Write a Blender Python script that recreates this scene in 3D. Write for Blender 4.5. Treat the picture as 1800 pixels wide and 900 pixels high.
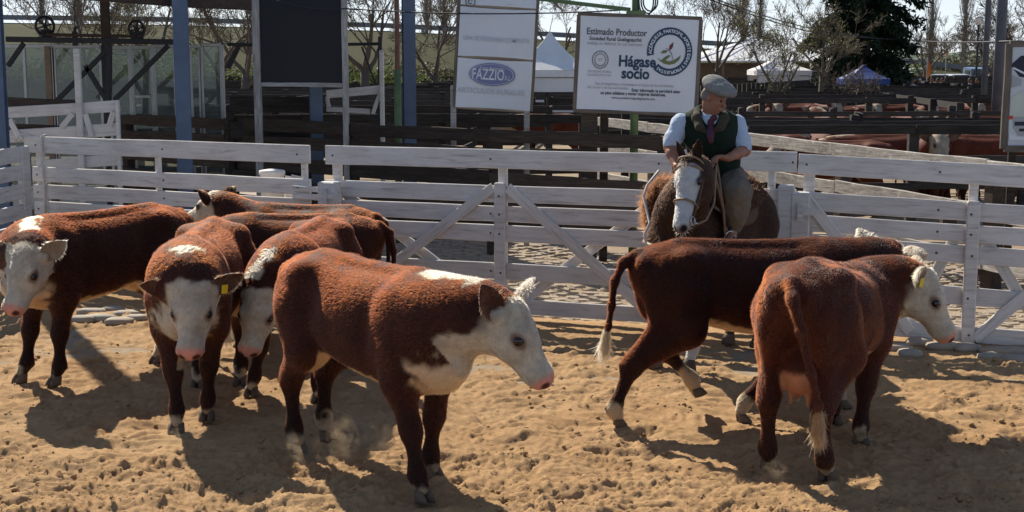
import bpy, bmesh, math, random
import numpy as np
from mathutils import Vector, Matrix, Euler

# ------------------------------------------------------------------ camera, sky, sun, exposure
for o in list(bpy.data.objects): bpy.data.objects.remove(o)
SC = bpy.context.scene
COL = SC.collection
rnd = random.Random(7)
RNG = np.random.default_rng(7)

CAM_H = 2.5
FPX = 2400.0                      # focal length in pixels of the 1800 px wide photograph
PITCH = math.atan(345.0 / FPX)
cam_data = bpy.data.cameras.new('camera')
cam_data.sensor_width = 36.0
cam_data.lens = FPX / 1800.0 * 36.0
cam_data.clip_start = 0.1
cam_data.clip_end = 4000.0
cam = bpy.data.objects.new('camera', cam_data)
COL.objects.link(cam)
cam.location = (0, 0, CAM_H)
cam.rotation_euler = (math.pi / 2 - PITCH, 0, 0)
SC.camera = cam

SUN_DIR = Vector((-0.57, 1.08, 1.0)).normalized()      # from the ground towards the sun
SUN_EL = math.asin(SUN_DIR.z)
SUN_AZ = math.atan2(SUN_DIR.x, SUN_DIR.y)
world = bpy.data.worlds.new('World')
SC.world = world
world.use_nodes = True
wn = world.node_tree
wn.nodes.clear()
w_out = wn.nodes.new('ShaderNodeOutputWorld')
w_bg = wn.nodes.new('ShaderNodeBackground')
w_bg.inputs['Strength'].default_value = 0.05
sky = wn.nodes.new('ShaderNodeTexSky')
sky.sky_type = 'NISHITA'
sky.sun_disc = False
sky.sun_elevation = SUN_EL
sky.sun_rotation = SUN_AZ
sky.dust_density = 0.3
sky.air_density = 1.0
sky.ozone_density = 1.2
# thin white clouds spread evenly over the whole sky
w_tc = wn.nodes.new('ShaderNodeTexCoord')
w_map = wn.nodes.new('ShaderNodeMapping'); w_map.inputs['Scale'].default_value = (2.2, 2.2, 7.0)
w_noise = wn.nodes.new('ShaderNodeTexNoise'); w_noise.inputs['Scale'].default_value = 2.3
w_noise.inputs['Detail'].default_value = 7; w_noise.inputs['Roughness'].default_value = 0.6
w_ramp = wn.nodes.new('ShaderNodeValToRGB')
w_ramp.color_ramp.elements[0].position = 0.40; w_ramp.color_ramp.elements[0].color = (0, 0, 0, 1)
w_ramp.color_ramp.elements[1].position = 0.58; w_ramp.color_ramp.elements[1].color = (0.38, 0.38, 0.38, 1)
w_mix = wn.nodes.new('ShaderNodeMixRGB'); w_mix.blend_type = 'MIX'
w_mix.inputs['Color2'].default_value = (7.0, 8.4, 10.5, 1)
wn.links.new(w_tc.outputs['Generated'], w_map.inputs['Vector'])
wn.links.new(w_map.outputs['Vector'], w_noise.inputs['Vector'])
wn.links.new(w_noise.outputs['Fac'], w_ramp.inputs['Fac'])
wn.links.new(w_ramp.outputs['Color'], w_mix.inputs['Fac'])
w_tint = wn.nodes.new('ShaderNodeMixRGB'); w_tint.blend_type = 'MULTIPLY'; w_tint.inputs['Fac'].default_value = 1.0; w_tint.inputs['Color2'].default_value = (0.88, 0.98, 1.18, 1)
wn.links.new(sky.outputs['Color'], w_tint.inputs['Color1']); wn.links.new(w_tint.outputs['Color'], w_mix.inputs['Color1'])
# the air whitens evenly towards the horizon all round
w_sep = wn.nodes.new('ShaderNodeSeparateXYZ'); wn.links.new(w_tc.outputs['Generated'], w_sep.inputs[0])
w_abs = wn.nodes.new('ShaderNodeMath'); w_abs.operation = 'ABSOLUTE'; wn.links.new(w_sep.outputs['Z'], w_abs.inputs[0])
w_inv = wn.nodes.new('ShaderNodeMath'); w_inv.operation = 'SUBTRACT'; w_inv.inputs[0].default_value = 1.0; wn.links.new(w_abs.outputs[0], w_inv.inputs[1])
w_pow = wn.nodes.new('ShaderNodeMath'); w_pow.operation = 'POWER'; w_pow.inputs[1].default_value = 9.0; wn.links.new(w_inv.outputs[0], w_pow.inputs[0])
w_sc = wn.nodes.new('ShaderNodeMath'); w_sc.operation = 'MULTIPLY'; w_sc.inputs[1].default_value = 0.8; wn.links.new(w_pow.outputs[0], w_sc.inputs[0])
w_hz = wn.nodes.new('ShaderNodeMixRGB'); w_hz.inputs['Color2'].default_value = (13.0, 14.2, 15.6, 1)
wn.links.new(w_sc.outputs[0], w_hz.inputs['Fac']); wn.links.new(w_mix.outputs['Color'], w_hz.inputs['Color1'])
wn.links.new(w_hz.outputs['Color'], w_bg.inputs['Color'])
wn.links.new(w_bg.outputs['Background'], w_out.inputs['Surface'])

sun_data = bpy.data.lights.new('sun', 'SUN')
sun_data.energy = 5.0
sun_data.angle = math.radians(0.55)
sun_data.color = (1.0, 0.91, 0.76)
sun = bpy.data.objects.new('sun', sun_data)
COL.objects.link(sun)
sun.rotation_euler = SUN_DIR.to_track_quat('Z', 'Y').to_euler()
sun.location = SUN_DIR * 60

SC.render.engine = 'CYCLES'
SC.view_settings.view_transform = 'Standard'
SC.view_settings.look = 'None'
SC.view_settings.gamma = 1.0
SC.view_settings.exposure = 0.70
SC.view_settings.use_curve_mapping = False
SC.cycles.max_bounces = 6
SC.cycles.transparent_max_bounces = 12

# ------------------------------------------------------------------ picture <-> place
def _ray(px, py):
    s, c = math.sin(PITCH), math.cos(PITCH)
    a, b = px - 900.0, 450.0 - py
    return Vector((a, FPX * c + b * s, -FPX * s + b * c))
def G(px, py, z=0.0):
    "point at height z seen at that pixel of the photograph"
    d = _ray(px, py); t = (z - CAM_H) / d.z
    return Vector((d.x * t, d.y * t, z))
def W(px, py, Y):
    "point at depth Y seen at that pixel"
    d = _ray(px, py); t = Y / d.y
    return Vector((d.x * t, Y, CAM_H + d.z * t))

# ------------------------------------------------------------------ object helpers
WM = {}
def link(o, parent=None, mw=None):
    COL.objects.link(o)
    mw = mw if mw is not None else Matrix.Identity(4)
    WM[o.name] = mw.copy()
    if parent is not None:
        o.parent = parent
        o.matrix_parent_inverse = Matrix.Identity(4)
        loc = WM[parent.name].inverted() @ mw
    else:
        loc = mw
    o.matrix_basis = loc
    return o
def tag(o, label=None, cat=None, group=None, kind=None):
    if label: o['label'] = label
    if cat: o['category'] = cat
    if group: o['group'] = group
    if kind: o['kind'] = kind
    return o
def empty(name, loc, rz=0.0, parent=None):
    o = bpy.data.objects.new(name, None)
    o.empty_display_size = 0.1
    return link(o, parent, Matrix.Translation(Vector(loc)) @ Matrix.Rotation(rz, 4, 'Z'))
def mesh(name, verts, faces, smooth=False):
    me = bpy.data.meshes.new(name)
    if isinstance(verts, np.ndarray) and isinstance(faces, np.ndarray):
        nf, k = faces.shape
        me.vertices.add(len(verts)); me.vertices.foreach_set('co', verts.astype(np.float32).ravel())
        me.loops.add(nf * k); me.loops.foreach_set('vertex_index', faces.astype(np.int32).ravel())
        me.polygons.add(nf); me.polygons.foreach_set('loop_start', np.arange(0, nf * k, k, dtype=np.int32))
        me.update(calc_edges=True)
    else:
        me.from_pydata([tuple(v) for v in verts], [], [tuple(f) for f in faces])
        me.update()
    if smooth:
        me.polygons.foreach_set('use_smooth', np.ones(len(me.polygons), dtype=bool))
    return me
def obj(name, me, mat=None, parent=None, mw=None):
    o = bpy.data.objects.new(name, me)
    if mat is not None and len(me.materials) == 0: me.materials.append(mat)
    return link(o, parent, mw)
def frame(origin, x, up=(0, 0, 1)):
    "matrix whose x axis runs along x and whose z axis is as close to up as it can be"
    x = Vector(x).normalized(); up = Vector(up)
    y = up.cross(x)
    if y.length < 1e-5: y = Vector((0, 1, 0)).cross(x)
    y.normalize(); z = x.cross(y)
    m = Matrix((x, y, z)).transposed().to_4x4()
    m.translation = Vector(origin)
    return m

class MB:
    "collects shapes into one mesh"
    def __init__(s): s.v = []; s.f = []
    def add(s, v, f):
        n = len(s.v); s.v += [tuple(p) for p in v]; s.f += [tuple(i + n for i in q) for q in f]; return s
    def box(s, c, d, m=None):
        x, y, z = d[0] / 2, d[1] / 2, d[2] / 2
        v = [Vector((c[0] + a * x, c[1] + b * y, c[2] + e * z)) for a in (-1, 1) for b in (-1, 1) for e in (-1, 1)]
        if m is not None: v = [m @ p for p in v]
        return s.add(v, [(0, 1, 3, 2), (4, 6, 7, 5), (0, 4, 5, 1), (2, 3, 7, 6), (0, 2, 6, 4), (1, 5, 7, 3)])
    def tube(s, pts, rad, n=8, caps=True):
        pts = [Vector(p) for p in pts]
        R = rad if isinstance(rad, (list, tuple)) else [rad] * len(pts)
        base = len(s.v); prev = None
        for i, p in enumerate(pts):
            t = (pts[min(i + 1, len(pts) - 1)] - pts[max(i - 1, 0)])
            if t.length < 1e-9: t = Vector((0, 0, 1))
            t.normalize()
            if prev is None:
                a = t.orthogonal().normalized()
            else:
                a = prev - t * prev.dot(t)
                a = a.normalized() if a.length > 1e-6 else t.orthogonal().normalized()
            prev = a; b = t.cross(a)
            for k in range(n):
                an = 2 * math.pi * k / n
                s.v.append(tuple(p + (a * math.cos(an) + b * math.sin(an)) * R[i]))
        for i in range(len(pts) - 1):
            for k in range(n):
                k2 = (k + 1) % n
                s.f.append((base + i * n + k, base + i * n + k2, base + (i + 1) * n + k2, base + (i + 1) * n + k))
        if caps:
            s.f.append(tuple(base + k for k in reversed(range(n))))
            s.f.append(tuple(base + (len(pts) - 1) * n + k for k in range(n)))
        return s
    def build(s, name, mat, parent=None, mw=None, smooth=False):
        return obj(name, mesh(name, s.v, s.f, smooth), mat, parent, mw)

def bevel_mesh(name, build_fn, width=0.01, seg=1, smooth=False):
    bm = bmesh.new(); build_fn(bm)
    bmesh.ops.bevel(bm, geom=list(bm.edges), offset=width, segments=seg, profile=0.5, affect='EDGES', clamp_overlap=True)
    me = bpy.data.meshes.new(name); bm.to_mesh(me); bm.free()
    if smooth: me.polygons.foreach_set('use_smooth', np.ones(len(me.polygons), dtype=bool))
    return me
def box_mesh(name, d, c=(0, 0, 0), bev=0.008, seg=1):
    def f(bm):
        bmesh.ops.create_cube(bm, size=1.0, matrix=Matrix.Translation(Vector(c)) @ Matrix.Diagonal((d[0], d[1], d[2], 1)))
    return bevel_mesh(name, f, bev, seg)

# ------------------------------------------------------------------ noise in numpy
_perm = np.random.default_rng(11).permutation(256).astype(np.int64)
_perm = np.concatenate([_perm, _perm, _perm])
_g3 = np.random.default_rng(5).normal(size=(256, 3)); _g3 /= np.linalg.norm(_g3, axis=1)[:, None]
def noise3(p):
    p = np.asarray(p, dtype=np.float64); i = np.floor(p).astype(np.int64); f = p - i; i &= 255
    u = f * f * f * (f * (f * 6 - 15) + 10); r = 0
    for dx in (0, 1):
        for dy in (0, 1):
            for dz in (0, 1):
                h = _perm[_perm[_perm[(i[..., 0] + dx) & 255] + ((i[..., 1] + dy) & 255)] + ((i[..., 2] + dz) & 255)]
                g = _g3[h]
                d = g[..., 0] * (f[..., 0] - dx) + g[..., 1] * (f[..., 1] - dy) + g[..., 2] * (f[..., 2] - dz)
                w = (u[..., 0] if dx else 1 - u[..., 0]) * (u[..., 1] if dy else 1 - u[..., 1]) * (u[..., 2] if dz else 1 - u[..., 2])
                r = r + w * d
    return r
def fbm(p, oct=4, gain=0.5):
    p = np.asarray(p, dtype=np.float64); r = 0; a = 1.0
    for k in range(oct):
        r = r + a * noise3(p * (2.0 ** k) + 17.3 * k); a *= gain
    return r
def sstep(a, b, x):
    t = np.clip((x - a) / (b - a), 0, 1); return t * t * (3 - 2 * t)

# ------------------------------------------------------------------ materials
MATS = {}
def newmat(name):
    m = bpy.data.materials.new(name); m.use_nodes = True
    nt = m.node_tree; nt.nodes.clear()
    out = nt.nodes.new('ShaderNodeOutputMaterial'); b = nt.nodes.new('ShaderNodeBsdfPrincipled')
    nt.links.new(b.outputs['BSDF'], out.inputs['Surface'])
    return m, nt, b, out
def N(nt, t, **kw):
    n = nt.nodes.new(t)
    for k, v in kw.items():
        if k in n.inputs: n.inputs[k].default_value = v
        else: setattr(n, k, v)
    return n
def L(nt, a, b): nt.links.new(a, b)
def coords(nt, scale=(1, 1, 1), kind='Object', rand=True):
    tc = N(nt, 'ShaderNodeTexCoord'); mp = N(nt, 'ShaderNodeMapping'); mp.inputs['Scale'].default_value = scale
    L(nt, tc.outputs[kind], mp.inputs['Vector'])
    if rand:
        oi = N(nt, 'ShaderNodeObjectInfo'); ma = N(nt, 'ShaderNodeVectorMath', operation='SCALE')
        cb = N(nt, 'ShaderNodeCombineXYZ')
        for k in ('X', 'Y', 'Z'): L(nt, oi.outputs['Random'], cb.inputs[k])
        L(nt, cb.outputs['Vector'], ma.inputs[0]); ma.inputs['Scale'].default_value = 37.0
        L(nt, ma.outputs['Vector'], mp.inputs['Location'])
    return mp.outputs['Vector']
def ramp(nt, fac, stops):
    r = N(nt, 'ShaderNodeValToRGB'); cr = r.color_ramp
    while len(cr.elements) < len(stops): cr.elements.new(0.5)
    for e, (p, c) in zip(cr.elements, stops):
        e.position = p; e.color = (c[0], c[1], c[2], 1) if not isinstance(c, (int, float)) else (c, c, c, 1)
    L(nt, fac, r.inputs['Fac']); return r.outputs['Color']
def noise(nt, vec, scale, detail=4, rough=0.55, dist=0.0):
    n = N(nt, 'ShaderNodeTexNoise'); n.inputs['Scale'].default_value = scale; n.inputs['Detail'].default_value = detail
    n.inputs['Roughness'].default_value = rough; n.inputs['Distortion'].default_value = dist
    if vec is not None: L(nt, vec, n.inputs['Vector'])
    return n.outputs['Fac']
def mixc(nt, fac, a, b, mode='MIX'):
    m = N(nt, 'ShaderNodeMixRGB', blend_type=mode)
    for k, s in (('Fac', fac), ('Color1', a), ('Color2', b)):
        if hasattr(s, 'links'): L(nt, s, m.inputs[k])
        elif isinstance(s, (int, float)): m.inputs[k].default_value = s
        else: m.inputs[k].default_value = (s[0], s[1], s[2], 1)
    return m.outputs['Color']
def bump(nt, bsdf, h, strength=0.4, dist=0.01):
    b = N(nt, 'ShaderNodeBump'); b.inputs['Strength'].default_value = strength; b.inputs['Distance'].default_value = dist
    L(nt, h, b.inputs['Height']); L(nt, b.outputs['Normal'], bsdf.inputs['Normal'])
def simple(name, c, rough=0.7, var=0.12, scale=8.0, metal=0.0, bmp=0.15, spec=0.3, dirt=None, dirt_amt=0.35):
    "paint, cloth or stone of one colour with mottling, a little dirt and fine relief"
    if name in MATS: return MATS[name]
    m, nt, b, out = newmat(name)
    v = coords(nt)
    n1 = noise(nt, v, scale, 5, 0.6); n2 = noise(nt, v, scale * 0.23, 3, 0.6)
    lo = tuple(x * (1 - var) for x in c); hi = tuple(min(1, x * (1 + var)) for x in c)
    col = ramp(nt, n1, [(0.3, lo), (0.7, hi)])
    d = dirt if dirt else tuple(x * 0.55 for x in c)
    col = mixc(nt, ramp(nt, n2, [(0.48, 0.0), (0.75, dirt_amt)]), col, d)
    L(nt, col, b.inputs['Base Color'])
    b.inputs['Roughness'].default_value = rough; b.inputs['Metallic'].default_value = metal
    b.inputs['Specular IOR Level'].default_value = spec
    if bmp: bump(nt, b, n1, bmp, 0.01)
    MATS[name] = m; return m
def wood(name, c1, c2, dark, rough=0.85, grain=1.0, lichen=None, bmp=0.5, tone=0.25):
    "planks with the grain along the local x axis; each plank its own tone"
    m, nt, b, out = newmat(name)
    v = coords(nt, (1.2, 14, 14))
    g = noise(nt, v, 2.2 * grain, 6, 0.65, 0.6)
    v2 = coords(nt, (1, 2.2, 2.2)); blot = noise(nt, v2, 1.7, 5, 0.65)
    col = ramp(nt, g, [(0.25, dark), (0.45, c1), (0.72, c2)])
    col = mixc(nt, ramp(nt, blot, [(0.45, 0.0), (0.8, 0.55)]), col, dark)
    if lichen:
        l = noise(nt, coords(nt, (1, 1.6, 1.6)), 9.0, 5, 0.7)
        col = mixc(nt, ramp(nt, l, [(0.52, 0.0), (0.66, 0.8)]), col, lichen)
    oi = N(nt, 'ShaderNodeObjectInfo')
    tv = ramp(nt, oi.outputs['Random'], [(0.0, 1 - tone), (1.0, 1 + tone * 0.5)])
    col = mixc(nt, 1.0, col, tv, 'MULTIPLY')
    L(nt, col, b.inputs['Base Color'])
    b.inputs['Roughness'].default_value = rough; b.inputs['Specular IOR Level'].default_value = 0.25
    bump(nt, b, g, bmp, 0.012)
    MATS[name] = m; return m
# ------------------------------------------------------------------ bodies: implicit shapes turned into one continuous skin
class Field:
    def __init__(s, lo, hi, h):
        s.lo = np.array(lo, float); s.h = h
        s.n = np.ceil((np.array(hi) - s.lo) / h).astype(int) + 1
        s.ax = [s.lo[i] + h * np.arange(s.n[i]) for i in range(3)]
        s.v = np.full(tuple(s.n), 0.5, dtype=np.float32)
    def _sub(s, lo, hi):
        a = np.clip(np.floor((np.array(lo) - s.lo) / s.h).astype(int), 0, s.n - 1)
        b = np.clip(np.ceil((np.array(hi) - s.lo) / s.h).astype(int) + 1, 1, s.n)
        sl = tuple(slice(a[i], b[i]) for i in range(3))
        X = s.ax[0][sl[0]][:, None, None]; Y = s.ax[1][sl[1]][None, :, None]; Z = s.ax[2][sl[2]][None, None, :]
        return sl, X, Y, Z
    def put(s, lo, hi, fn, k=0.05, cut=False):
        pad = k + 3 * s.h
        sl, X, Y, Z = s._sub(np.array(lo) - pad, np.array(hi) + pad)
        if min(q.stop - q.start for q in sl) <= 0: return
        d = fn(X, Y, Z).astype(np.float32); a = s.v[sl]
        if cut:
            d = -d; h = np.maximum(k - np.abs(a - d), 0) / k; s.v[sl] = np.maximum(a, d) + h * h * k * 0.25
        else:
            h = np.maximum(k - np.abs(a - d), 0) / k; s.v[sl] = np.minimum(a, d) - h * h * k * 0.25
    def cone(s, a, b, ra, rb, k=0.05, cut=False):
        a = np.array(a, float); b = np.array(b, float); ba = b - a; l2 = max(float(ba @ ba), 1e-9); r = max(ra, rb)
        def fn(X, Y, Z):
            t = np.clip(((X - a[0]) * ba[0] + (Y - a[1]) * ba[1] + (Z - a[2]) * ba[2]) / l2, 0, 1)
            return np.sqrt((X - a[0] - t * ba[0]) ** 2 + (Y - a[1] - t * ba[1]) ** 2 + (Z - a[2] - t * ba[2]) ** 2) - (ra + (rb - ra) * t)
        s.put(np.minimum(a, b) - r, np.maximum(a, b) + r, fn, k, cut)
    def chain(s, pts, rad, k=0.05):
        for i in range(len(pts) - 1): s.cone(pts[i], pts[i + 1], rad[i], rad[i + 1], k)
    def ell(s, c, r, k=0.05, R=None, cut=False):
        c = np.array(c, float); r = np.array(r, float); m = float(r.max()) if R is not None else r
        R = np.eye(3) if R is None else np.array(R, float)     # rows: the ellipsoid's own axes
        def fn(X, Y, Z):
            q = [((X - c[0]) * R[i][0] + (Y - c[1]) * R[i][1] + (Z - c[2]) * R[i][2]) for i in range(3)]
            k0 = np.sqrt(sum((q[i] / r[i]) ** 2 for i in range(3))); k1 = np.sqrt(sum((q[i] / r[i] ** 2) ** 2 for i in range(3))) + 1e-6
            return k0 * (k0 - 1) / k1
        s.put(c - m, c + m, fn, k, cut)
    def skin(s, smooth=2):
        v = s.v; v[0] = v[-1] = 0.5; v[:, 0] = v[:, -1] = 0.5; v[:, :, 0] = v[:, :, -1] = 0.5
        ins = v < 0; nx, ny, nz = v.shape
        cs = np.zeros((nx - 1, ny - 1, nz - 1), np.int8)
        for dx in (0, 1):
            for dy in (0, 1):
                for dz in (0, 1): cs += ins[dx:nx - 1 + dx, dy:ny - 1 + dy, dz:nz - 1 + dz]
        act = np.argwhere((cs > 0) & (cs < 8)); n = len(act)
        acc = np.zeros((n, 3)); cnt = np.zeros(n)
        for ax in range(3):
            o1, o2 = [q for q in range(3) if q != ax]
            for e1 in (0, 1):
                for e2 in (0, 1):
                    p = act.copy(); p[:, o1] += e1; p[:, o2] += e2; q = p.copy(); q[:, ax] += 1
                    a = v[p[:, 0], p[:, 1], p[:, 2]]; b = v[q[:, 0], q[:, 1], q[:, 2]]
                    m = (a < 0) != (b < 0); t = np.where(m, a / np.where(m, a - b, 1), 0)
                    w = p.astype(float); w[:, ax] += t
                    acc[m] += w[m]; cnt[m] += 1
        verts = s.lo + s.h * acc / cnt[:, None]
        idx = np.full(cs.shape, -1, np.int64); idx[act[:, 0], act[:, 1], act[:, 2]] = np.arange(n)
        F = []
        for ax in range(3):
            sl0 = [slice(None)] * 3; sl1 = [slice(None)] * 3; sl0[ax] = slice(0, -1); sl1[ax] = slice(1, None)
            A = ins[tuple(sl0)]; B = ins[tuple(sl1)]
            o1, o2 = (ax + 1) % 3, (ax + 2) % 3
            for flip in (0, 1):
                e = np.argwhere((A & ~B) if not flip else (~A & B))
                e = e[(e[:, o1] > 0) & (e[:, o2] > 0)]
                def c(d1, d2):
                    q = e.copy(); q[:, o1] -= d1; q[:, o2] -= d2; return idx[q[:, 0], q[:, 1], q[:, 2]]
                quad = np.stack([c(1, 1), c(0, 1), c(0, 0), c(1, 0)], 1)
                F.append(quad[:, ::-1] if flip else quad)
        F = np.concatenate(F)
        for _ in range(smooth):
            sm = np.zeros_like(verts); ct = np.zeros(n)
            for i in range(4):
                j = (i + 1) % 4
                np.add.at(sm, F[:, i], verts[F[:, j]]); np.add.at(ct, F[:, i], 1)
                np.add.at(sm, F[:, j], verts[F[:, i]]); np.add.at(ct, F[:, j], 1)
            verts = verts * 0.5 + 0.5 * sm / np.maximum(ct, 1)[:, None]
        return verts, F

def vnormals(v, f):
    fn = np.cross(v[f[:, 2]] - v[f[:, 0]], v[f[:, 3 if f.shape[1] == 4 else 1]] - v[f[:, 1 if f.shape[1] == 4 else 0]])
    n = np.zeros_like(v)
    for i in range(f.shape[1]): np.add.at(n, f[:, i], fn)
    return n / np.maximum(np.linalg.norm(n, axis=1), 1e-9)[:, None]
def unit(a): a = np.array(a, float); return a / np.linalg.norm(a)
def crom(tab, n=160):
    "smooth table: first column the parameter, cubic Hermite through the rest"
    t = np.array(tab, float); x = t[:, 0]; y = t[:, 1:]
    m = np.gradient(y, x, axis=0); xs = np.linspace(x[0], x[-1], n)
    i = np.clip(np.searchsorted(x, xs) - 1, 0, len(x) - 2); h = (x[i + 1] - x[i])[:, None]; u = ((xs - x[i])[:, None]) / h
    r = (2 * u**3 - 3 * u**2 + 1) * y[i] + (u**3 - 2 * u**2 + u) * h * m[i] + (-2 * u**3 + 3 * u**2) * y[i + 1] + (u**3 - u**2) * h * m[i + 1]
    return xs, r
def torso(F, tab, n_exp=2.25, k=0.06):
    xs, r = crom(tab)
    def fn(X, Y, Z):
        x = X[:, 0, 0]
        top = np.interp(x, xs, r[:, 0])[:, None, None]; bot = np.interp(x, xs, r[:, 1])[:, None, None]; w = np.interp(x, xs, r[:, 2])[:, None, None]
        zc = (top + bot) / 2; hh = np.maximum((top - bot) / 2, 0.01); q = (Z - zc) / hh
        ww = np.maximum(w, 0.01) * (1 - 0.10 * np.clip(q, -1, 1))
        f = (np.abs(Y / ww) ** n_exp + np.abs(q) ** n_exp) ** (1 / n_exp) - 1
        d = f * np.minimum(ww, hh) * 0.85
        return np.maximum(d, np.maximum(xs[0] - x, x - xs[-1])[:, None, None])
    F.put((xs[0], -r[:, 2].max(), r[:, 1].min()), (xs[-1], r[:, 2].max(), r[:, 0].max()), fn, k)
    return xs, r
def leaf_ear(root, e, n, L=0.19, Wd=0.055, cup=0.35, fold=0.0):
    "cupped leaf-shaped ear: root, outward direction e, opening direction n -> verts, quads, inner mask"
    e = unit(e); n = np.array(n, float); n = unit(n - e * (n @ e)); s = np.cross(e, n)
    U, V = 11, 9; vs = []; inner = []
    for side in (0, 1):
        for i in range(U):
            u = i / (U - 1); w = Wd * max(0.02, math.sin(math.pi * min(1, (0.10 + 0.90 * u) ** 0.80)) ** 0.75) * (1 if u < 0.98 else 0.5)
            for j in range(V):
                t = 2 * j / (V - 1) - 1
                c = -cup * w * (1 - t * t) * (1.5 if side else 1.0)
                th = 0.010 * (1 - t * t) + 0.0015
                p = np.array(root) + e * (L * u) + s * (w * t) + n * (c + (th / 2 if side == 0 else -th / 2) + fold * u * u * L)
                vs.append(p); inner.append(1.0 - side)
    fs = []
    for side in (0, 1):
        for i in range(U - 1):
            for j in range(V - 1):
                a = side * U * V + i * V + j; q = [a, a + V, a + V + 1, a + 1]
                fs.append(q if side else q[::-1])
    def rim(a, b):
        fs.append([a, b, b + U * V, a + U * V])
    for i in range(U - 1):
        rim(i * V + 0, (i + 1) * V + 0); rim((i + 1) * V + V - 1, i * V + V - 1)
    for j in range(V - 1):
        rim((U - 1) * V + j, (U - 1) * V + j + 1)
    return np.array(vs), np.array(fs), np.array(inner)
def set_color(me, name, arr):
    at = me.attributes.new(name, 'FLOAT_COLOR', 'POINT')
    at.data.foreach_set('color', np.ascontiguousarray(arr, dtype=np.float32).ravel())
def fur_object(name, roots, dirs, length, rad, col, mat, parent, pts=4, curl=0.25, seed=1):
    "strands of hair growing from the skin"
    rg = np.random.default_rng(seed); n = len(roots)
    cu = bpy.data.hair_curves.new(name)
    cu.add_curves([pts] * n)
    t = np.linspace(0, 1, pts)
    bend = rg.normal(size=(n, 3)) * curl
    P = roots[:, None, :] + (dirs[:, None, :] * t[None, :, None] + bend[:, None, :] * (t ** 2)[None, :, None]) * length[:, None, None]
    cu.attributes['position'].data.foreach_set('vector', P.astype(np.float32).ravel())
    ra = cu.attributes.get('radius') or cu.attributes.new('radius', 'FLOAT', 'POINT')
    R = np.repeat((rad * np.ones(n))[:, None], pts, 1) * (1 - 0.75 * t)[None, :]
    ra.data.foreach_set('value', R.astype(np.float32).ravel())
    ca = cu.attributes.new('hair_color', 'FLOAT_COLOR', 'POINT')
    c4 = np.concatenate([col, np.ones((n, 1))], 1)
    ca.data.foreach_set('color', np.repeat(c4[:, None, :], pts, 1).astype(np.float32).ravel())
    o = bpy.data.objects.new(name, cu); cu.materials.append(mat)
    return link(o, parent, WM[parent.name])
def sample_surface(v, f, count, rg, weight=None):
    tri = np.concatenate([f[:, [0, 1, 2]], f[:, [0, 2, 3]]])
    a, b, c = v[tri[:, 0]], v[tri[:, 1]], v[tri[:, 2]]
    ar = 0.5 * np.linalg.norm(np.cross(b - a, c - a), axis=1)
    if weight is not None: ar = ar * weight[tri].mean(1)
    pick = rg.choice(len(tri), size=count, p=ar / ar.sum())
    u, w = rg.random(count), rg.random(count); fl = u + w > 1; u[fl] = 1 - u[fl]; w[fl] = 1 - w[fl]
    bc = np.stack([1 - u - w, u, w], 1)
    return tri[pick], bc
def interp(arr, tri, bc): return (arr[tri] * bc[:, :, None]).sum(1) if arr.ndim == 2 else (arr[tri] * bc).sum(1)

# ---- coats
def coat_material():
    m, nt, b, out = newmat('hide')
    at = N(nt, 'ShaderNodeAttribute', attribute_name='hair_color')
    v = coords(nt, (1, 1, 1), 'Object', False)
    n1 = noise(nt, v, 26, 5, 0.65, 0.4); n2 = noise(nt, v, 5, 3, 0.6)
    col = mixc(nt, 1.0, at.outputs['Color'], ramp(nt, n1, [(0.25, 0.78), (0.75, 1.08)]), 'MULTIPLY')
    col = mixc(nt, 1.0, col, ramp(nt, n2, [(0.3, 0.82), (0.7, 1.1)]), 'MULTIPLY')
    L(nt, col, b.inputs['Base Color'])
    b.inputs['Roughness'].default_value = 0.75; b.inputs['Specular IOR Level'].default_value = 0.2
    bump(nt, b, n1, 0.3, 0.010)
    MATS['hide'] = m
    h = bpy.data.materials.new('fur'); h.use_nodes = True; nt = h.node_tree; nt.nodes.clear()
    out = nt.nodes.new('ShaderNodeOutputMaterial')
    at = N(nt, 'ShaderNodeAttribute', attribute_name='hair_color')
    hb = nt.nodes.new('ShaderNodeBsdfHairPrincipled')
    try: hb.model = 'CHIANG'
    except Exception: pass
    hb.parametrization = 'COLOR'
    L(nt, at.outputs['Color'], hb.inputs['Color'])
    hb.inputs['IOR'].default_value = 1.38; hb.inputs['Roughness'].default_value = 0.62; hb.inputs['Radial Roughness'].default_value = 0.7
    L(nt, hb.outputs['BSDF'], out.inputs['Surface']); MATS['fur'] = h
    # wet nose, eyes, hooves
    e, nt, b, out = newmat('eyeball'); b.inputs['Base Color'].default_value = (0.012, 0.007, 0.005, 1); b.inputs['Roughness'].default_value = 0.08; MATS['eyeball'] = e
    simple('horn', (0.09, 0.068, 0.05), 0.8, 0.35, 14, bmp=0.3, dirt=(0.24, 0.15, 0.08), dirt_amt=0.8)
    simple('tag_yellow', (0.75, 0.52, 0.03), 0.45, 0.08, 20)
coat_material()
RED = np.array((0.0275, 0.0061, 0.0027)); CREAM = np.array((0.36, 0.295, 0.22)); PINK = np.array((0.46, 0.20, 0.15)); BELLY = np.array((0.50, 0.30, 0.16))
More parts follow.
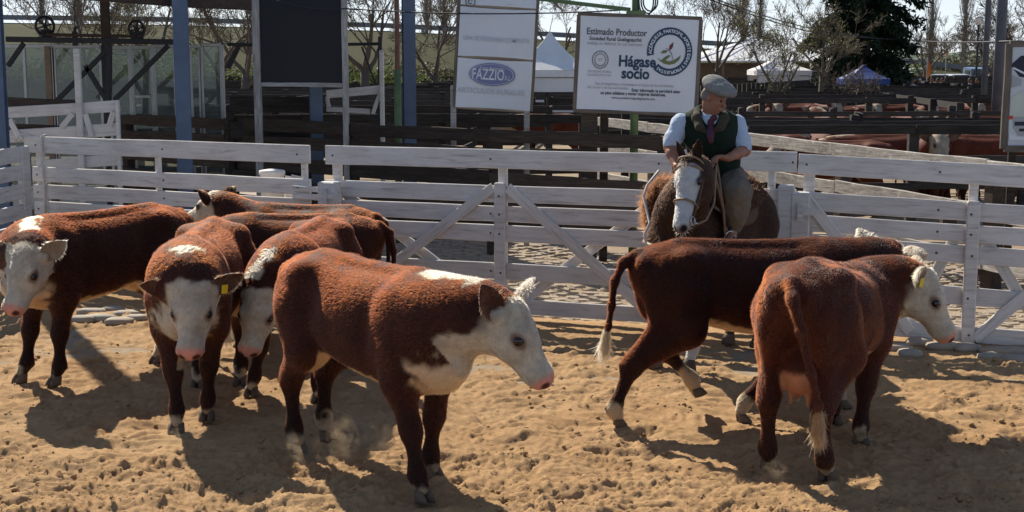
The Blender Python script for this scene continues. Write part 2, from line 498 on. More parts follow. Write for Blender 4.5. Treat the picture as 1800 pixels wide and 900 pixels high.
def hoof_mesh():
    vs, fs = [], []
    for s in (-1, 1):
        n0 = len(vs); rings = []
        for z, a, b, cx in ((0.0, 0.052, 0.030, 0.020), (0.02, 0.049, 0.030, 0.017), (0.05, 0.040, 0.026, 0.004), (0.068, 0.030, 0.022, -0.004)):
            ring = []
            for k in range(12):
                an = 2 * math.pi * k / 12; ca, sa = math.cos(an), math.sin(an)
                x = cx + a * ca * (1.12 if ca > 0 else 0.85); y = s * 0.029 + b * sa * (1 - 0.25 * max(0, ca))
                ring.append((x, y, z))
            rings.append(ring)
        for r in rings: vs += r
        for i in range(3):
            for k in range(12):
                k2 = (k + 1) % 12; fs.append((n0 + i * 12 + k, n0 + i * 12 + k2, n0 + i * 12 + 12 + k2, n0 + i * 12 + 12 + k))
        fs.append(tuple(n0 + k for k in reversed(range(12)))); fs.append(tuple(n0 + 36 + k for k in range(12)))
    me = mesh('hoof', vs, fs, True); me.materials.append(MATS['horn']); return me
HOOF = hoof_mesh()
def ball_mesh(name, r, mat, seg=12):
    bm = bmesh.new(); bmesh.ops.create_uvsphere(bm, u_segments=seg, v_segments=seg // 2 + 2, radius=r)
    me = bpy.data.meshes.new(name); bm.to_mesh(me); bm.free()
    me.polygons.foreach_set('use_smooth', np.ones(len(me.polygons), dtype=bool)); me.materials.append(mat); return me
EYE = ball_mesh('eye', 0.033, MATS['eyeball'])
TAGM = box_mesh('ear_tag', (0.006, 0.045, 0.062), (0, 0, -0.03), 0.002); TAGM.materials.append(MATS['tag_yellow'])

COW_TAB = [(-0.86, 1.11, 1.07, 0.02), (-0.82, 1.19, 0.97, 0.10), (-0.74, 1.245, 0.87, 0.17), (-0.62, 1.28, 0.80, 0.225), (-0.46, 1.295, 0.745, 0.262), (-0.28, 1.275, 0.685, 0.262),
           (-0.08, 1.255, 0.635, 0.285), (0.14, 1.25, 0.60, 0.29), (0.34, 1.26, 0.575, 0.262), (0.52, 1.285, 0.565, 0.235), (0.66, 1.265, 0.59, 0.21), (0.78, 1.19, 0.66, 0.16), (0.86, 1.06, 0.79, 0.08), (0.90, 0.96, 0.90, 0.01)]
def std_leg(kind, side):
    y = side
    if kind == 'f': return [(0.54, 0.165 * y, 0.86), (0.50, 0.175 * y, 0.66), (0.525, 0.155 * y, 0.42), (0.53, 0.15 * y, 0.36), (0.535, 0.15 * y, 0.17), (0.54, 0.15 * y, 0.125), (0.575, 0.152 * y, 0.06)]
    return [(-0.50, 0.155 * y, 0.96), (-0.40, 0.19 * y, 0.72), (-0.62, 0.165 * y, 0.50), (-0.665, 0.155 * y, 0.43), (-0.635, 0.155 * y, 0.18), (-0.63, 0.155 * y, 0.125), (-0.59, 0.157 * y, 0.06)]
RAD = {'f': [0.130, 0.098, 0.056, 0.052, 0.035, 0.043, 0.041], 'h': [0.180, 0.138, 0.064, 0.054, 0.036, 0.045, 0.042]}
def bez(a, b, c, d, n):
    t = np.linspace(0, 1, n)[:, None]
    return (1 - t)**3 * a + 3 * (1 - t)**2 * t * b + 3 * (1 - t) * t * t * c + t**3 * d

def cow(name, label, loc, yaw, poll, hdir, up=(0, 0, 1), scale=1.0, legs=None, tail=None, socks=(0.06, 0.06, 0.08, 0.08), strands=52000, h=0.0125, ears=((0.25, 0.95, 0.12), (0.25, 0.95, 0.12)),
        ear_dark=(0.7, 0.7), tags=(0, 0), stripe=(0.12, 0.80), tone=(1, 1, 1), udder=False, seed=1, tail_sway=0.0, cat='cow', fat=1.0, face_edge=-0.03, eyelid=1.0, detail=True, neck_drop=0.0, group=None, under_t=0.55, head=0.99, drop=0.0, switch=0.6, switch_col=(0.50, 0.36, 0.22)):
    rg = np.random.default_rng(seed); strands = int(strands * 1.75)
    poll = np.array(poll, float); a = unit(hdir); u = np.array(up, float); u = unit(u - a * (u @ a)); s = np.cross(u, a)
    HS = head
    H = lambda p: poll + (a * p[0] + s * p[1] + u * p[2]) * HS
    Rh = np.stack([a, s, u])
    lo = np.minimum((-1.08, -0.42, 0.0), poll - 0.55); hi = np.maximum((0.98, 0.42, 1.42), poll + 0.55)
    lo[1] = min(lo[1], -0.42); hi[2] = max(1.40, poll[2] + 0.2); lo[2] = 0.0
    J = {}
    for i, (kind, sd) in enumerate((('f', 1), ('f', -1), ('h', 1), ('h', -1))):
        std = [np.array(p, float) for p in std_leg(kind, sd)]
        spec = (legs or {}).get(i)
        if spec is None: jp = std
        elif len(spec) == 7: jp = [np.array(p, float) for p in spec]
        else:
            dx, dy = spec[0], spec[1]
            jp = [p + np.array((dx, dy, 0)) * min(1, max(0, (0.86 - p[2]) / 0.80)) for p in std]
        J[i] = jp
        for p in jp: lo = np.minimum(lo, p - 0.12); hi = np.maximum(hi, p + 0.12)
    lo[2] = 0.0
    F = Field(lo - 0.05, hi + 0.05, h)
    tab = [(x, t - drop * float(sstep(-0.45, 0.6, x)), b - 0.4 * drop * float(sstep(-0.2, 0.6, x)), w * fat) for x, t, b, w in COW_TAB]
    xs, rr = torso(F, tab)
    for sd in (1, -1):
        F.ell((-0.57, 0.155 * sd * fat, 0.92), (0.20, 0.115, 0.27), 0.10)
        F.ell((0.50, 0.165 * sd * fat, 0.92 - drop), (0.15, 0.085, 0.26), 0.09)
        F.ell((-0.45, 0.205 * sd * fat, 1.185), (0.075, 0.055, 0.055), 0.11); F.ell((-0.27, 0.345 * sd * fat, 1.06), (0.12, 0.085, 0.15), 0.09, None, True); F.ell((0.30, 0.335 * sd * fat, 0.98), (0.06, 0.07, 0.22), 0.08, None, True)
        F.ell((-0.77, 0.10 * sd, 1.13), (0.06, 0.05, 0.06), 0.07)
    F.cone((-0.5, 0, 1.265), (0.5, 0, 1.25 - drop), 0.035, 0.035, 0.06)
    # neck
    n0 = np.array((0.52, 0, 1.00 - drop)); n1 = np.array((0.80, 0, 1.02 - neck_drop - drop)); end = H((0.03, 0, -0.105)); n2 = end - a * 0.10 - np.array((0, 0, 0.0)) + (n1 - end) * 0.25
    NP = bez(n0, n1, n2, end, 9); nr = np.linspace(0, 1, 9); NR = 0.245 * (1 - nr) ** 1.2 + 0.125 * nr ** 0.8 * 1.0 + 0.02
    NR = np.interp(nr, [0, 0.3, 0.6, 1], [0.245, 0.215, 0.172, 0.128])
    for i in range(8): F.cone(NP[i], NP[i + 1], NR[i], NR[i + 1], 0.08)
    up0 = np.array((0, 0, 1.0))
    F.chain([NP[0] + up0 * 0.10, NP[3] + up0 * 0.085, NP[6] + up0 * 0.04], [0.13, 0.105, 0.09], 0.08)
    F.ell((0.77, 0, 0.80), (0.105, 0.085, 0.16), 0.10)
    F.chain([(0.83, 0, 0.78), NP[3] - up0 * 0.16, NP[6] - up0 * 0.10, H((0.16, 0, -0.17))], [0.070, 0.066, 0.068, 0.068], 0.09)
    # head
    def E(c, r, k, cut=False): F.ell(H(c), np.array(r) * HS, k, Rh, cut)
    def K(c, d, ra, rb, k, cut=False): F.cone(H(c), H(d), ra * HS, rb * HS, k, cut)
    E((0.12, 0, -0.060), (0.165, 0.115, 0.098), 0.04)
    K((0.03, 0, -0.035), (0.09, 0, -0.03), 0.078, 0.075, 0.05)
    E((0.025, 0, -0.01), (0.065, 0.088, 0.06), 0.05)
    K((0.17, 0, -0.066), (0.38, 0, -0.085), 0.090, 0.068, 0.05)
    E((0.430, 0, -0.090), (0.068, 0.092, 0.066), 0.05)
    E((0.410, 0, -0.132), (0.060, 0.068, 0.036), 0.03)
    for sd in (1, -1):
        K((0.12, 0.055 * sd, -0.145), (0.36, 0.034 * sd, -0.130), 0.070, 0.044, 0.05)
        E((0.160, 0.065 * sd, -0.115), (0.11, 0.05, 0.085), 0.05)
        E((0.160, 0.097 * sd, -0.022), (0.050, 0.030, 0.026), 0.03)
        E((0.205, 0.100 * sd, -0.066), (0.045, 0.026, 0.020), 0.025)
        K((0.025, 0.07 * sd, -0.055), (0.015, 0.135 * sd, -0.06), 0.045, 0.030, 0.03)
        E((0.488, 0.054 * sd, -0.080), (0.024, 0.022, 0.018), 0.012, True)
        K((0.500, 0.0, -0.116), (0.37, 0.085 * sd, -0.135), 0.006, 0.005, 0.012, True)
    # legs
    for i in range(4):
        kind = 'f' if i < 2 else 'h'
        F.chain(J[i], RAD[kind], 0.055 if kind == 'h' else 0.05)
        kn = J[i][3] * 0.6 + J[i][2] * 0.4
        F.ell(kn, (0.058, 0.052, 0.068) if kind == 'f' else (0.062, 0.048, 0.075), 0.03)
        if kind == 'h':
            F.cone(J[i][3] + np.array((-0.035, 0, 0.03)), J[i][1] + np.array((-0.16, 0, 0.10)), 0.026, 0.05, 0.07)
        ft = J[i][5]; F.cone(ft + np.array((-0.04, 0.022, 0.0)), ft + np.array((-0.045, 0.022, -0.02)), 0.014, 0.012, 0.02); F.cone(ft + np.array((-0.04, -0.022, 0.0)), ft + np.array((-0.045, -0.022, -0.02)), 0.014, 0.012, 0.02)
    if udder:
        F.ell((-0.52, 0, 0.64), (0.17, 0.125, 0.17), 0.06)
        for tx in (-0.44, -0.58):
            for ty in (0.055, -0.055): F.cone((tx, ty, 0.50), (tx, ty, 0.425), 0.022, 0.014, 0.02)
    # tail
    if tail is None:
        tail = [(-0.80, 0, 1.20), (-0.90, 0.0 + tail_sway * 0.2, 1.13), (-0.935, tail_sway * 0.5, 0.95), (-0.93, tail_sway * 0.8, 0.70), (-0.915, tail_sway, 0.52), (-0.905, tail_sway, 0.40)]
    tr = np.interp(np.linspace(0, 1, len(tail)), [0, 0.25, 1], [0.042, 0.027, 0.015]); F.chain(tail, list(tr), 0.035)
    v, f = F.skin(1)
    inner = np.zeros(len(v)); earid = np.zeros(len(v)); eartip = np.zeros(len(v))
    ear_info = []
    for q, sd in enumerate((1, -1)):
        ea, es, eu = ears[q]
        e = a * (-ea) + s * (sd * es) + u * eu
        root = H((0.018, 0.125 * sd, -0.055)); opn = a * 0.42 + u * 0.55 + s * (0.55 * sd) - np.array((0, 0, 0.12))
        ev, ef, ei = leaf_ear(root, e, opn, 0.235, 0.074, 0.36)
        ear_info.append((root, unit(e), unit(opn)))
        f = np.concatenate([f, ef + len(v)]); v = np.concatenate([v, ev]); inner = np.concatenate([inner, ei]); earid = np.concatenate([earid, np.full(len(ev), q + 1.0)])
        eartip = np.concatenate([eartip, np.clip((ev - root) @ unit(e) / 0.235, 0, 1)])
    # colours of the hide: white face, underline, crest and socks on red
    nz = fbm(v * 9.0 + seed, 4); nz2 = fbm(v * 26 + 3 * seed, 3)
    hp = (v - poll) @ Rh.T / HS
    D = np.linalg.norm(v[:, None, :] - NP[None], axis=2) / NR[None]; ti = D.argmin(1); tt = ti / 8.0
    off = v - NP[ti]; tang = np.gradient(NP, axis=0); tang /= np.linalg.norm(tang, axis=1)[:, None]; tl = tang[ti]
    upn = up0 - tl * tl[:, 2:3]; upn /= np.maximum(np.linalg.norm(upn, axis=1), 1e-6)[:, None]
    hgt = (off * upn).sum(1) / NR[ti]; lat = np.abs((off * np.cross(upn, tl)).sum(1))
    on_neck = (v[:, 0] > 0.30) | (np.linalg.norm(v - poll, axis=1) < 0.5)
    near_head = (np.linalg.norm(hp - np.array((0.22, 0, -0.08)), axis=1) < 0.42) & (earid == 0)
    white = np.where(near_head, sstep(face_edge - 0.02, face_edge + 0.02, hp[:, 0] - 0.35 * np.maximum(0, -hp[:, 2] - 0.16) + nz * 0.05) * sstep(-0.25, -0.205, hp[:, 2] + nz * 0.04) * sstep(0.19, 0.15, np.abs(hp[:, 1])), 0)
    under = sstep(under_t, under_t + 0.25, -hgt + nz * 0.28) * (tt > 0.25) * on_neck
    white = np.maximum(white, np.where(earid == 0, under * (v[:, 2] > 0.55), 0))
    brisk = sstep(0.63, 0.70, v[:, 0] + nz * 0.10) * sstep(0.86, 0.78, v[:, 2] + nz * 0.10) * (v[:, 2] > 0.47)
    botx = np.interp(v[:, 0], xs, rr[:, 1])
    bel = sstep(0.075, 0.035, v[:, 2] - botx + nz * 0.05) * (v[:, 0] > -0.62) * (v[:, 0] < 0.8) * (np.abs(v[:, 1]) < 0.22) * (v[:, 2] > 0.40)
    cr = (hgt > 0.72) * (tt > stripe[0]) * (tt < stripe[1]) * on_neck * sstep(0.085, 0.045, lat + nz * 0.10)
    onleg = np.zeros(len(v))
    for i in range(4):
        for q0, q1, rr_ in ((1, 2, 0.115), (2, 3, 0.085), (3, 6, 0.08)):
            sg = J[i][q1] - J[i][q0]; tq = np.clip(((v - J[i][q0]) @ sg) / (sg @ sg), 0, 1); dl_ = np.linalg.norm(v - (J[i][q0] + tq[:, None] * sg), axis=1)
            onleg = np.maximum(onleg, sstep(rr_ * 1.15, rr_ * 0.95, dl_) * (np.abs(v[:, 1]) > 0.055))
    wm = np.maximum.reduce([white, brisk * (1 - onleg), np.where(earid == 0, cr, 0), bel * 0.85 * (1 - onleg)])
    for i in range(4):
        foot = J[i][6]; dd = np.linalg.norm(v - np.array(J[i][4]), axis=1)
        seg = np.array(J[i][3]) - np.array(foot); q = ((v - foot) @ seg) / (seg @ seg)
        close = np.linalg.norm(v - (foot + np.clip(q, 0, 1)[:, None] * seg), axis=1) < 0.10
        wm = np.maximum(wm, close * sstep(0.03, -0.03, q * np.linalg.norm(seg) - socks[i] + 0.06 + nz * 0.10))
    tail_end = np.array(tail[-1]); td = np.linalg.norm(v - tail_end, axis=1)
    for q in (0, 1):
        wm = np.where(earid == q + 1, np.clip(1 - ear_dark[q] + 0.8 * (1 - ear_dark[q]) * eartip + nz * 0.4, 0, 1), wm)
    shade = 1.0 + 0.35 * nz + 0.2 * nz2
    red = RED[None] * np.array(tone)[None] * shade[:, None]
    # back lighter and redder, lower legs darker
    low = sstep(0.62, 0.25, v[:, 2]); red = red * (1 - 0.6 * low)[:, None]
    cream = CREAM[None] * (1 + 0.22 * nz2 + 0.25 * nz)[:, None]
    bell = sstep(0.95, 0.6, v[:, 2]) * (1 - near_head)
    cream = cream * (1 - bell[:, None]) + (BELLY[None] * (1 + 0.25 * nz)[:, None]) * bell[:, None]
    foot_z = np.min([np.linalg.norm(v - J[i][6], axis=1) for i in range(4)], axis=0)
    sock = foot_z < 0.45
    cream = np.where(sock[:, None] & (v[:, 2] < 0.45)[:, None], CREAM[None] * np.array((0.8, 0.72, 0.62)), cream)
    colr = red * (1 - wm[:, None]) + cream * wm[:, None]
    nose = sstep(0.415, 0.455, hp[:, 0] + nz2 * 0.02) * near_head * (np.abs(hp[:, 1]) < 0.12)
    nostril = np.zeros(len(v)); eyer = np.zeros(len(v))
    for sd in (1, -1):
        nostril = np.maximum(nostril, sstep(0.040, 0.022, np.linalg.norm(hp - np.array((0.486, 0.052 * sd, -0.080)), axis=1)))
        eyer = np.maximum(eyer, sstep(0.062, 0.034, np.linalg.norm((hp - np.array((0.188, 0.112 * sd, -0.042))) * np.array((0.85, 1, 1.2)), axis=1)))
    colr = colr * (1 - nose[:, None]) + PINK[None] * nose[:, None]
    colr = colr * (1 - eyer[:, None] * 0.8 * eyelid) + np.array((0.10, 0.038, 0.024)) * eyer[:, None] * 0.8 * eyelid
    colr = colr * (1 - nostril[:, None]) + np.array((0.05, 0.02, 0.017)) * nostril[:, None]
    colr = np.where((inner > 0.5)[:, None], colr * 0.45 + np.array((0.10, 0.038, 0.026)) * 0.35, np.where((earid > 0)[:, None] & (wm < 0.5)[:, None], colr * 0.7, colr))  # darkens the ears: their shadow is put into the hide colour
    if udder:
        um = sstep(1.12, 1.0, np.sqrt(((v[:, 0] + 0.50) / 0.19) ** 2 + (v[:, 1] / 0.14) ** 2 + ((v[:, 2] - 0.57) / 0.17) ** 2)) * (v[:, 2] < 0.66)
        colr = colr * (1 - um[:, None]) + np.array((0.33, 0.14, 0.07)) * um[:, None]
    else: um = np.zeros(len(v))
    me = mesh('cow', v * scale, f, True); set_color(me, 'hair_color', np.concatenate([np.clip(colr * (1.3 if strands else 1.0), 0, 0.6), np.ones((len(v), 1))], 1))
    root = obj(name, me, MATS['hide'], None, Matrix.Translation((loc[0], loc[1], 0)) @ Matrix.Rotation(math.radians(yaw), 4, 'Z'))
    tag(root, label, cat, group)
    rw = WM[root.name]; S = Matrix.Scale(scale, 4)
    def at(p, ax=None, upv=(0, 0, 1)):
        p = Vector(np.array(p) * scale)
        return rw @ (frame(p, ax, upv) if ax is not None else Matrix.Translation(p)) @ S
    for sd in (1, -1): obj('eye', EYE, None, root, at(H((0.188, 0.108 * sd, -0.042))))
    for i in range(4):
        p6, p5 = J[i][6], J[i][5]; dv = p6 - p5
        fwd = unit((1, 0, 0)) if dv[2] > -0.2 and spec is None else unit((1, 0, 0))
        if p6[2] < 0.09: m = at((p6[0], p6[1], -0.015), (1, 0, 0))
        else:
            dn = unit(dv); fx = unit(np.array((1, 0, 0)) - dn * dn[0]); m = at(p6 + dn * 0.055, fx, -dn)
        obj('hoof', HOOF, None, root, m)
    for q in (0, 1):
        if tags[q]:
            rt, e, op = ear_info[q]; p = rt + e * 0.09 + op * 0.012
            obj('ear_tag', TAGM, None, root, at(p, op, (0, 0, 1)))
    # fur
    if strands:
        nr_ = vnormals(v, f)
        wgt = np.clip(1 - nose * 1.2, 0, 1) * (1 - um) * (1 - 0.75 * nostril) * (1 - 0.9 * eyer)
        wgt = np.where(v[:, 2] < 0.06, 0, wgt)
        tri, bc = sample_surface(v, f, strands, rg, wgt + 1e-9)
        P = interp(v, tri, bc); Nn = interp(nr_, tri, bc); Nn /= np.maximum(np.linalg.norm(Nn, axis=1), 1e-6)[:, None]
        Cc = interp(colr, tri, bc); hh = interp(hp, tri, bc); eid = interp(earid, tri, bc) > 0.5
        nh = (np.linalg.norm(hh - np.array((0.2, 0, -0.08)), axis=1) < 0.36)
        lowleg = P[:, 2] < 0.42
        flow = np.tile(np.array((-1.0, 0, -0.55)), (strands, 1)); flow[lowleg] = (0, 0, -1)
        flow[nh] = a * 1.0 + np.array((0, 0, -0.2))
        sw = np.stack([noise3(P * 7 + k * 31.7 + seed) for k in range(3)], 1) * 1.7
        sw2 = np.stack([noise3(P * 30 + k * 11.7 + seed) for k in range(3)], 1) * 0.7
        flow = flow + sw + sw2
        flow -= Nn * (flow * Nn).sum(1)[:, None]; flow /= np.maximum(np.linalg.norm(flow, axis=1), 1e-6)[:, None]
        lift = np.full(strands, 0.22) + 0.22 * rg.random(strands)
        ln = 0.012 + 0.009 * rg.random(strands)
        ln *= 1 + 0.8 * noise3(P * 5 + 9.1 * seed)
        ln[lowleg] *= 0.55; lift[lowleg] = 0.3
        tuft = nh & (hh[:, 0] < 0.17) & (hh[:, 2] > -0.06)
        ln[nh] *= 0.45; ln[tuft] *= 1.3
        ln[eid] = 0.016 + 0.014 * rg.random(eid.sum())
        d = flow * (1 - 0.4 * lift)[:, None] + Nn * lift[:, None]
        d[tuft] += np.stack([noise3(P[tuft] * 42 + k * 9.1) for k in range(3)], 1) * 2.2 + rg.normal(size=(tuft.sum(), 3)) * 0.25
        d /= np.linalg.norm(d, axis=1)[:, None]
        wh_ = np.clip((Cc.mean(1, keepdims=True) - 0.08) / 0.2, 0, 1); Cc = Cc * (0.86 + 0.28 * rg.random((strands, 1))) * (np.array((1.65, 1.6, 1.2)) * (1 - wh_) + 1.05 * wh_)
        fl_ = nh & (hh[:, 0] < 0.30); Cc[fl_] *= np.clip(0.92 + 1.1 * noise3(P[fl_] * 48 + seed), 0.45, 1.15)[:, None]; fl2 = nh & (hh[:, 0] >= 0.2) & (hh[:, 2] > -0.07); Cc[fl2] *= (0.88 + 0.5 * noise3(P[fl2] * 16 + seed))[:, None]
        # switch of the tail
        ns = 1500; tp = np.array(tail[-1]); tp0 = np.array(tail[-2]); tq = rg.random((ns, 1))
        sp = tp0 + (tp - tp0) * (0.35 + 0.7 * tq) + rg.normal(size=(ns, 3)) * 0.012
        sdn = unit(tp - tp0 + np.array((0, 0, -0.25)))
        sd_ = sdn[None] + rg.normal(size=(ns, 3)) * 0.10; sl = (0.13 + 0.14 * rg.random(ns)) * switch
        scol = np.array(switch_col)[None] * (0.45 + 0.8 * rg.random((ns, 1)))
        P = np.concatenate([P, sp]); d = np.concatenate([d, sd_]); ln = np.concatenate([ln, sl]); Cc = np.concatenate([Cc, scol])
        rad = np.concatenate([np.full(strands, 0.00085), np.full(ns, 0.0016)])
        fo = fur_object('fur', P * scale, d, ln * scale, rad, np.clip(Cc, 0, 0.9), MATS['fur'], root, 4, 0.13, seed)
    return root
# ------------------------------------------------------------------ ring of sand
def sand_material():
    m, nt, b, out = newmat('sand')
    v = coords(nt, (1, 1, 1), 'Object', False)
    n1 = noise(nt, v, 1.3, 6, 0.6); n2 = noise(nt, v, 22, 6, 0.7); n3 = noise(nt, v, 120, 4, 0.7)
    col = ramp(nt, n1, [(0.3, (0.36, 0.218, 0.108)), (0.7, (0.465, 0.302, 0.16))])
    col = mixc(nt, 1.0, col, ramp(nt, n2, [(0.25, 0.72), (0.7, 1.08)]), 'MULTIPLY')
    col = mixc(nt, 1.0, col, ramp(nt, n3, [(0.25, 0.75), (0.7, 1.1)]), 'MULTIPLY')
    L(nt, col, b.inputs['Base Color']); b.inputs['Roughness'].default_value = 0.95; b.inputs['Specular IOR Level'].default_value = 0.1
    ad = N(nt, 'ShaderNodeMath', operation='ADD'); L(nt, n2, ad.inputs[0]); L(nt, n3, ad.inputs[1])
    bump(nt, b, ad.outputs[0], 0.6, 0.015); MATS['sand'] = m
sand_material()
def ring_floor():
    ys = [5.6]
    while ys[-1] < 16.6: ys.append(ys[-1] + 0.012 + 0.0022 * (ys[-1] - 5.6) )
    ys = np.array(ys); xs = np.linspace(-1, 1, 620)
    Y = np.repeat(ys[:, None], len(xs), 1); X = xs[None, :] * (0.42 * Y + 0.9)
    P = np.stack([X, Y, np.zeros_like(X)], -1)
    big = fbm(P * 0.8, 3) * 0.05
    warp = np.stack([fbm(P * 1.7 + 3, 2), fbm(P * 1.7 + 9, 2), np.zeros_like(X)], -1) * 0.5
    r = fbm((P + warp * 0.5) * np.array((2.8, 4.2, 1)), 5, 0.55)
    lump = 0.042 * r - 0.02 * np.abs(fbm((P + warp) * 7.5, 3)) * 2
    clod = np.maximum(0, fbm(P * 16 + 5, 3, 0.6) - 0.18) * 0.06 * sstep(-0.3, 0.3, fbm(P * 1.1 + 20, 2))
    fine = 0.016 * np.abs(fbm((P + 0.3 * warp) * 19, 4, 0.65)) * sstep(-0.25, 0.35, fbm(P * 0.9 + 40, 2) + 0.15 * (9.5 - Y))
    Z = big + (lump + clod + fine) * (1 + 0.5 * sstep(9.6, 7.2, Y))
    # trodden hollows
    rg = np.random.default_rng(3)
    for _ in range(70):
        cx, cy = rg.uniform(-4.5, 4.5), rg.uniform(6.3, 12); rr = rg.uniform(0.05, 0.11)
        d = ((X - cx) / rr) ** 2 + ((Y - cy) / (rr * rg.uniform(0.7, 1.2))) ** 2
        m = d < 6; dm = d[m]; Z[m] += -0.024 * np.exp(-dm * 1.4) * (1 + 2.0 * fbm(P[m] * 11, 2)) + 0.014 * np.exp(-(np.sqrt(dm) - 1.35) ** 2 * 5)
    ln = FENCE_Y(X) - Y; Z = Z * np.clip(0.25 + sstep(-0.2, 1.3, ln) * 0.75, 0, 1) - 0.01
    f0 = np.arange(len(ys) - 1)[:, None] * len(xs) + np.arange(len(xs) - 1)[None]
    f = np.stack([f0, f0 + 1, f0 + 1 + len(xs), f0 + len(xs)], -1).reshape(-1, 4)
    keep = (ln.reshape(-1)[f] > -0.25).any(1); f = f[keep]
    P[..., 2] = Z
    global RING_Z; RING_Z = (ys, Z)
    me = mesh('ring_floor', P.reshape(-1, 3), f, True)
    return tag(obj('ring_ground', me, MATS['sand']), kind='structure')
FENCE_PTS = [(-7.6, 17.0), (-5.67, 15.6), (-1.79, 13.75), (0.53, 12.85), (4.0, 12.0), (6.5, 11.4)]
def FENCE_Y(x): return np.interp(x, [p[0] for p in FENCE_PTS], [p[1] for p in FENCE_PTS])
ring_floor()
def clods():
    rg = np.random.default_rng(12); t = (1 + 5 ** 0.5) / 2
    iv = np.array([(-1, t, 0), (1, t, 0), (-1, -t, 0), (1, -t, 0), (0, -1, t), (0, 1, t), (0, -1, -t), (0, 1, -t), (t, 0, -1), (t, 0, 1), (-t, 0, -1), (-t, 0, 1)], float) / 1.9
    it = np.array([(0, 11, 5), (0, 5, 1), (0, 1, 7), (0, 7, 10), (0, 10, 11), (1, 5, 9), (5, 11, 4), (11, 10, 2), (10, 7, 6), (7, 1, 8), (3, 9, 4), (3, 4, 2), (3, 2, 6), (3, 6, 8), (3, 8, 9), (4, 9, 5), (2, 4, 11), (6, 2, 10), (8, 6, 7), (9, 8, 1)])
    n = 5200; Y = 6.2 + 5.8 * rg.random(n) ** 1.6; X = (2 * rg.random(n) - 1) * (0.42 * Y + 0.4); ys, Z = RING_Z
    keep = noise3(np.stack([X * 0.9, Y * 0.9, np.zeros(n)], 1)) + rg.normal(size=n) * 0.15 > -0.05; X, Y = X[keep], Y[keep]; n = len(X)
    iy = np.clip(np.searchsorted(ys, Y), 0, len(ys) - 1); ix = np.clip(((X / (0.42 * Y + 0.9) + 1) / 2 * 619).astype(int), 0, 619); z = Z[iy, ix]
    r = 0.005 + 0.013 * rg.random(n) ** 3
    V = iv[None] * (r[:, None, None] * (0.7 + 0.6 * rg.random((n, 12, 1)))) * np.array((1.2, 1.1, 0.8)) + np.stack([X, Y, z - r * 0.1], 1)[:, None, :]
    Fc = it[None] + 12 * np.arange(n)[:, None, None]
    o = obj('clods', mesh('clods', V.reshape(-1, 3), Fc.reshape(-1, 3), True), MATS['sand']); tag(o, 'loose clods of sand scattered over the ring', 'sand', kind='stuff')
clods()
# ------------------------------------------------------------------ fences and paving
wood('white_paint', (0.61, 0.58, 0.555), (0.70, 0.67, 0.64), (0.31, 0.28, 0.255), 0.6, 1.0, None, 0.25, 0.08)
wood('dark_wood', (0.050, 0.038, 0.030), (0.085, 0.066, 0.052), (0.020, 0.016, 0.013), 0.9, 1.0, None, 0.6, 0.35)
wood('grey_wood', (0.34, 0.31, 0.28), (0.52, 0.49, 0.45), (0.13, 0.12, 0.11), 0.9, 1.0, (0.56, 0.55, 0.50), 0.6, 0.2)
wood('pen_wood', (0.036, 0.032, 0.030), (0.070, 0.064, 0.060), (0.016, 0.014, 0.014), 0.9, 1.0, None, 0.5, 0.4)
simple('rope', (0.55, 0.52, 0.47), 0.9, 0.2, 60)
simple('iron', (0.10, 0.10, 0.11), 0.5, 0.2, 30, 0.4)
prg = random.Random(21)
def plank_mesh(name, ln, h, t, rough=0.004, ends=0.0):
    "a sawn board along local x: edges slightly wavy, ends not quite square"
    n = max(2, min(6, int(ln / 0.5) + 1)); vs = []; b = min(0.006, t * 0.2)
    prof = [(-t / 2, -h / 2 + b), (-t / 2 + b, -h / 2), (t / 2 - b, -h / 2), (t / 2, -h / 2 + b), (t / 2, h / 2 - b), (t / 2 - b, h / 2), (-t / 2 + b, h / 2), (-t / 2, h / 2 - b)]
    for i in range(n + 1):
        x = ln * i / n; wy = prg.uniform(-rough, rough); wt = prg.uniform(-rough, rough); wb = prg.uniform(-rough, rough)
        for (y, z) in prof:
            e = prg.uniform(-ends, ends) if i in (0, n) else 0
            vs.append((x + e, y + wy, z + (wt if z > 0 else wb)))
    fs = []; k = 8
    for i in range(n):
        for j in range(k):
            j2 = (j + 1) % k; fs.append((i * k + j, i * k + j2, (i + 1) * k + j2, (i + 1) * k + j))
    fs.append(tuple(range(k))[::-1]); fs.append(tuple(n * k + j for j in range(k)))
    fs = [f[::-1] for f in fs]
    return mesh(name, vs, fs)
def plank(name, p0, p1, h, t, mat, parent, up=(0, 0, 1), rough=0.004, ends=0.004):
    p0, p1 = Vector(p0), Vector(p1)
    return obj(name, plank_mesh(name, (p1 - p0).length, h, t, rough, ends), MATS[mat], parent, frame(p0, p1 - p0, up))
def post_mesh(name, w, d, h, top='flat'):
    "squared timber post along +z; 'round' has a rounded head, 'worn' a chipped one"
    def f(bm):
        bmesh.ops.create_cube(bm, size=1.0, matrix=Matrix.Translation((0, 0, h / 2)) @ Matrix.Diagonal((w, d, h, 1)))
    me = bevel_mesh(name, f, min(0.012, w * 0.15), 1)
    if top != 'flat':
        for v in me.vertices:
            if v.co.z > h * 0.9:
                if top == 'worn': v.co.z += prg.uniform(-0.05, 0.01)
                elif top == 'round': v.co.z -= abs(v.co.x) / w * 0.045
    return me
def upright(name, p, w, d, h, mat, parent, direction=(1, 0, 0), top='flat'):
    return obj(name, post_mesh(name, w, d, h, top), MATS[mat], parent, frame(p, (direction[0], direction[1], 0)))
BOLT = ball_mesh('bolt', 0.011, MATS['iron'], 8)
RAILS = [(1.55, 0.185), (1.215, 0.165), (1.02, 0.155), (0.83, 0.160), (0.457, 0.160), (0.115, 0.145)]
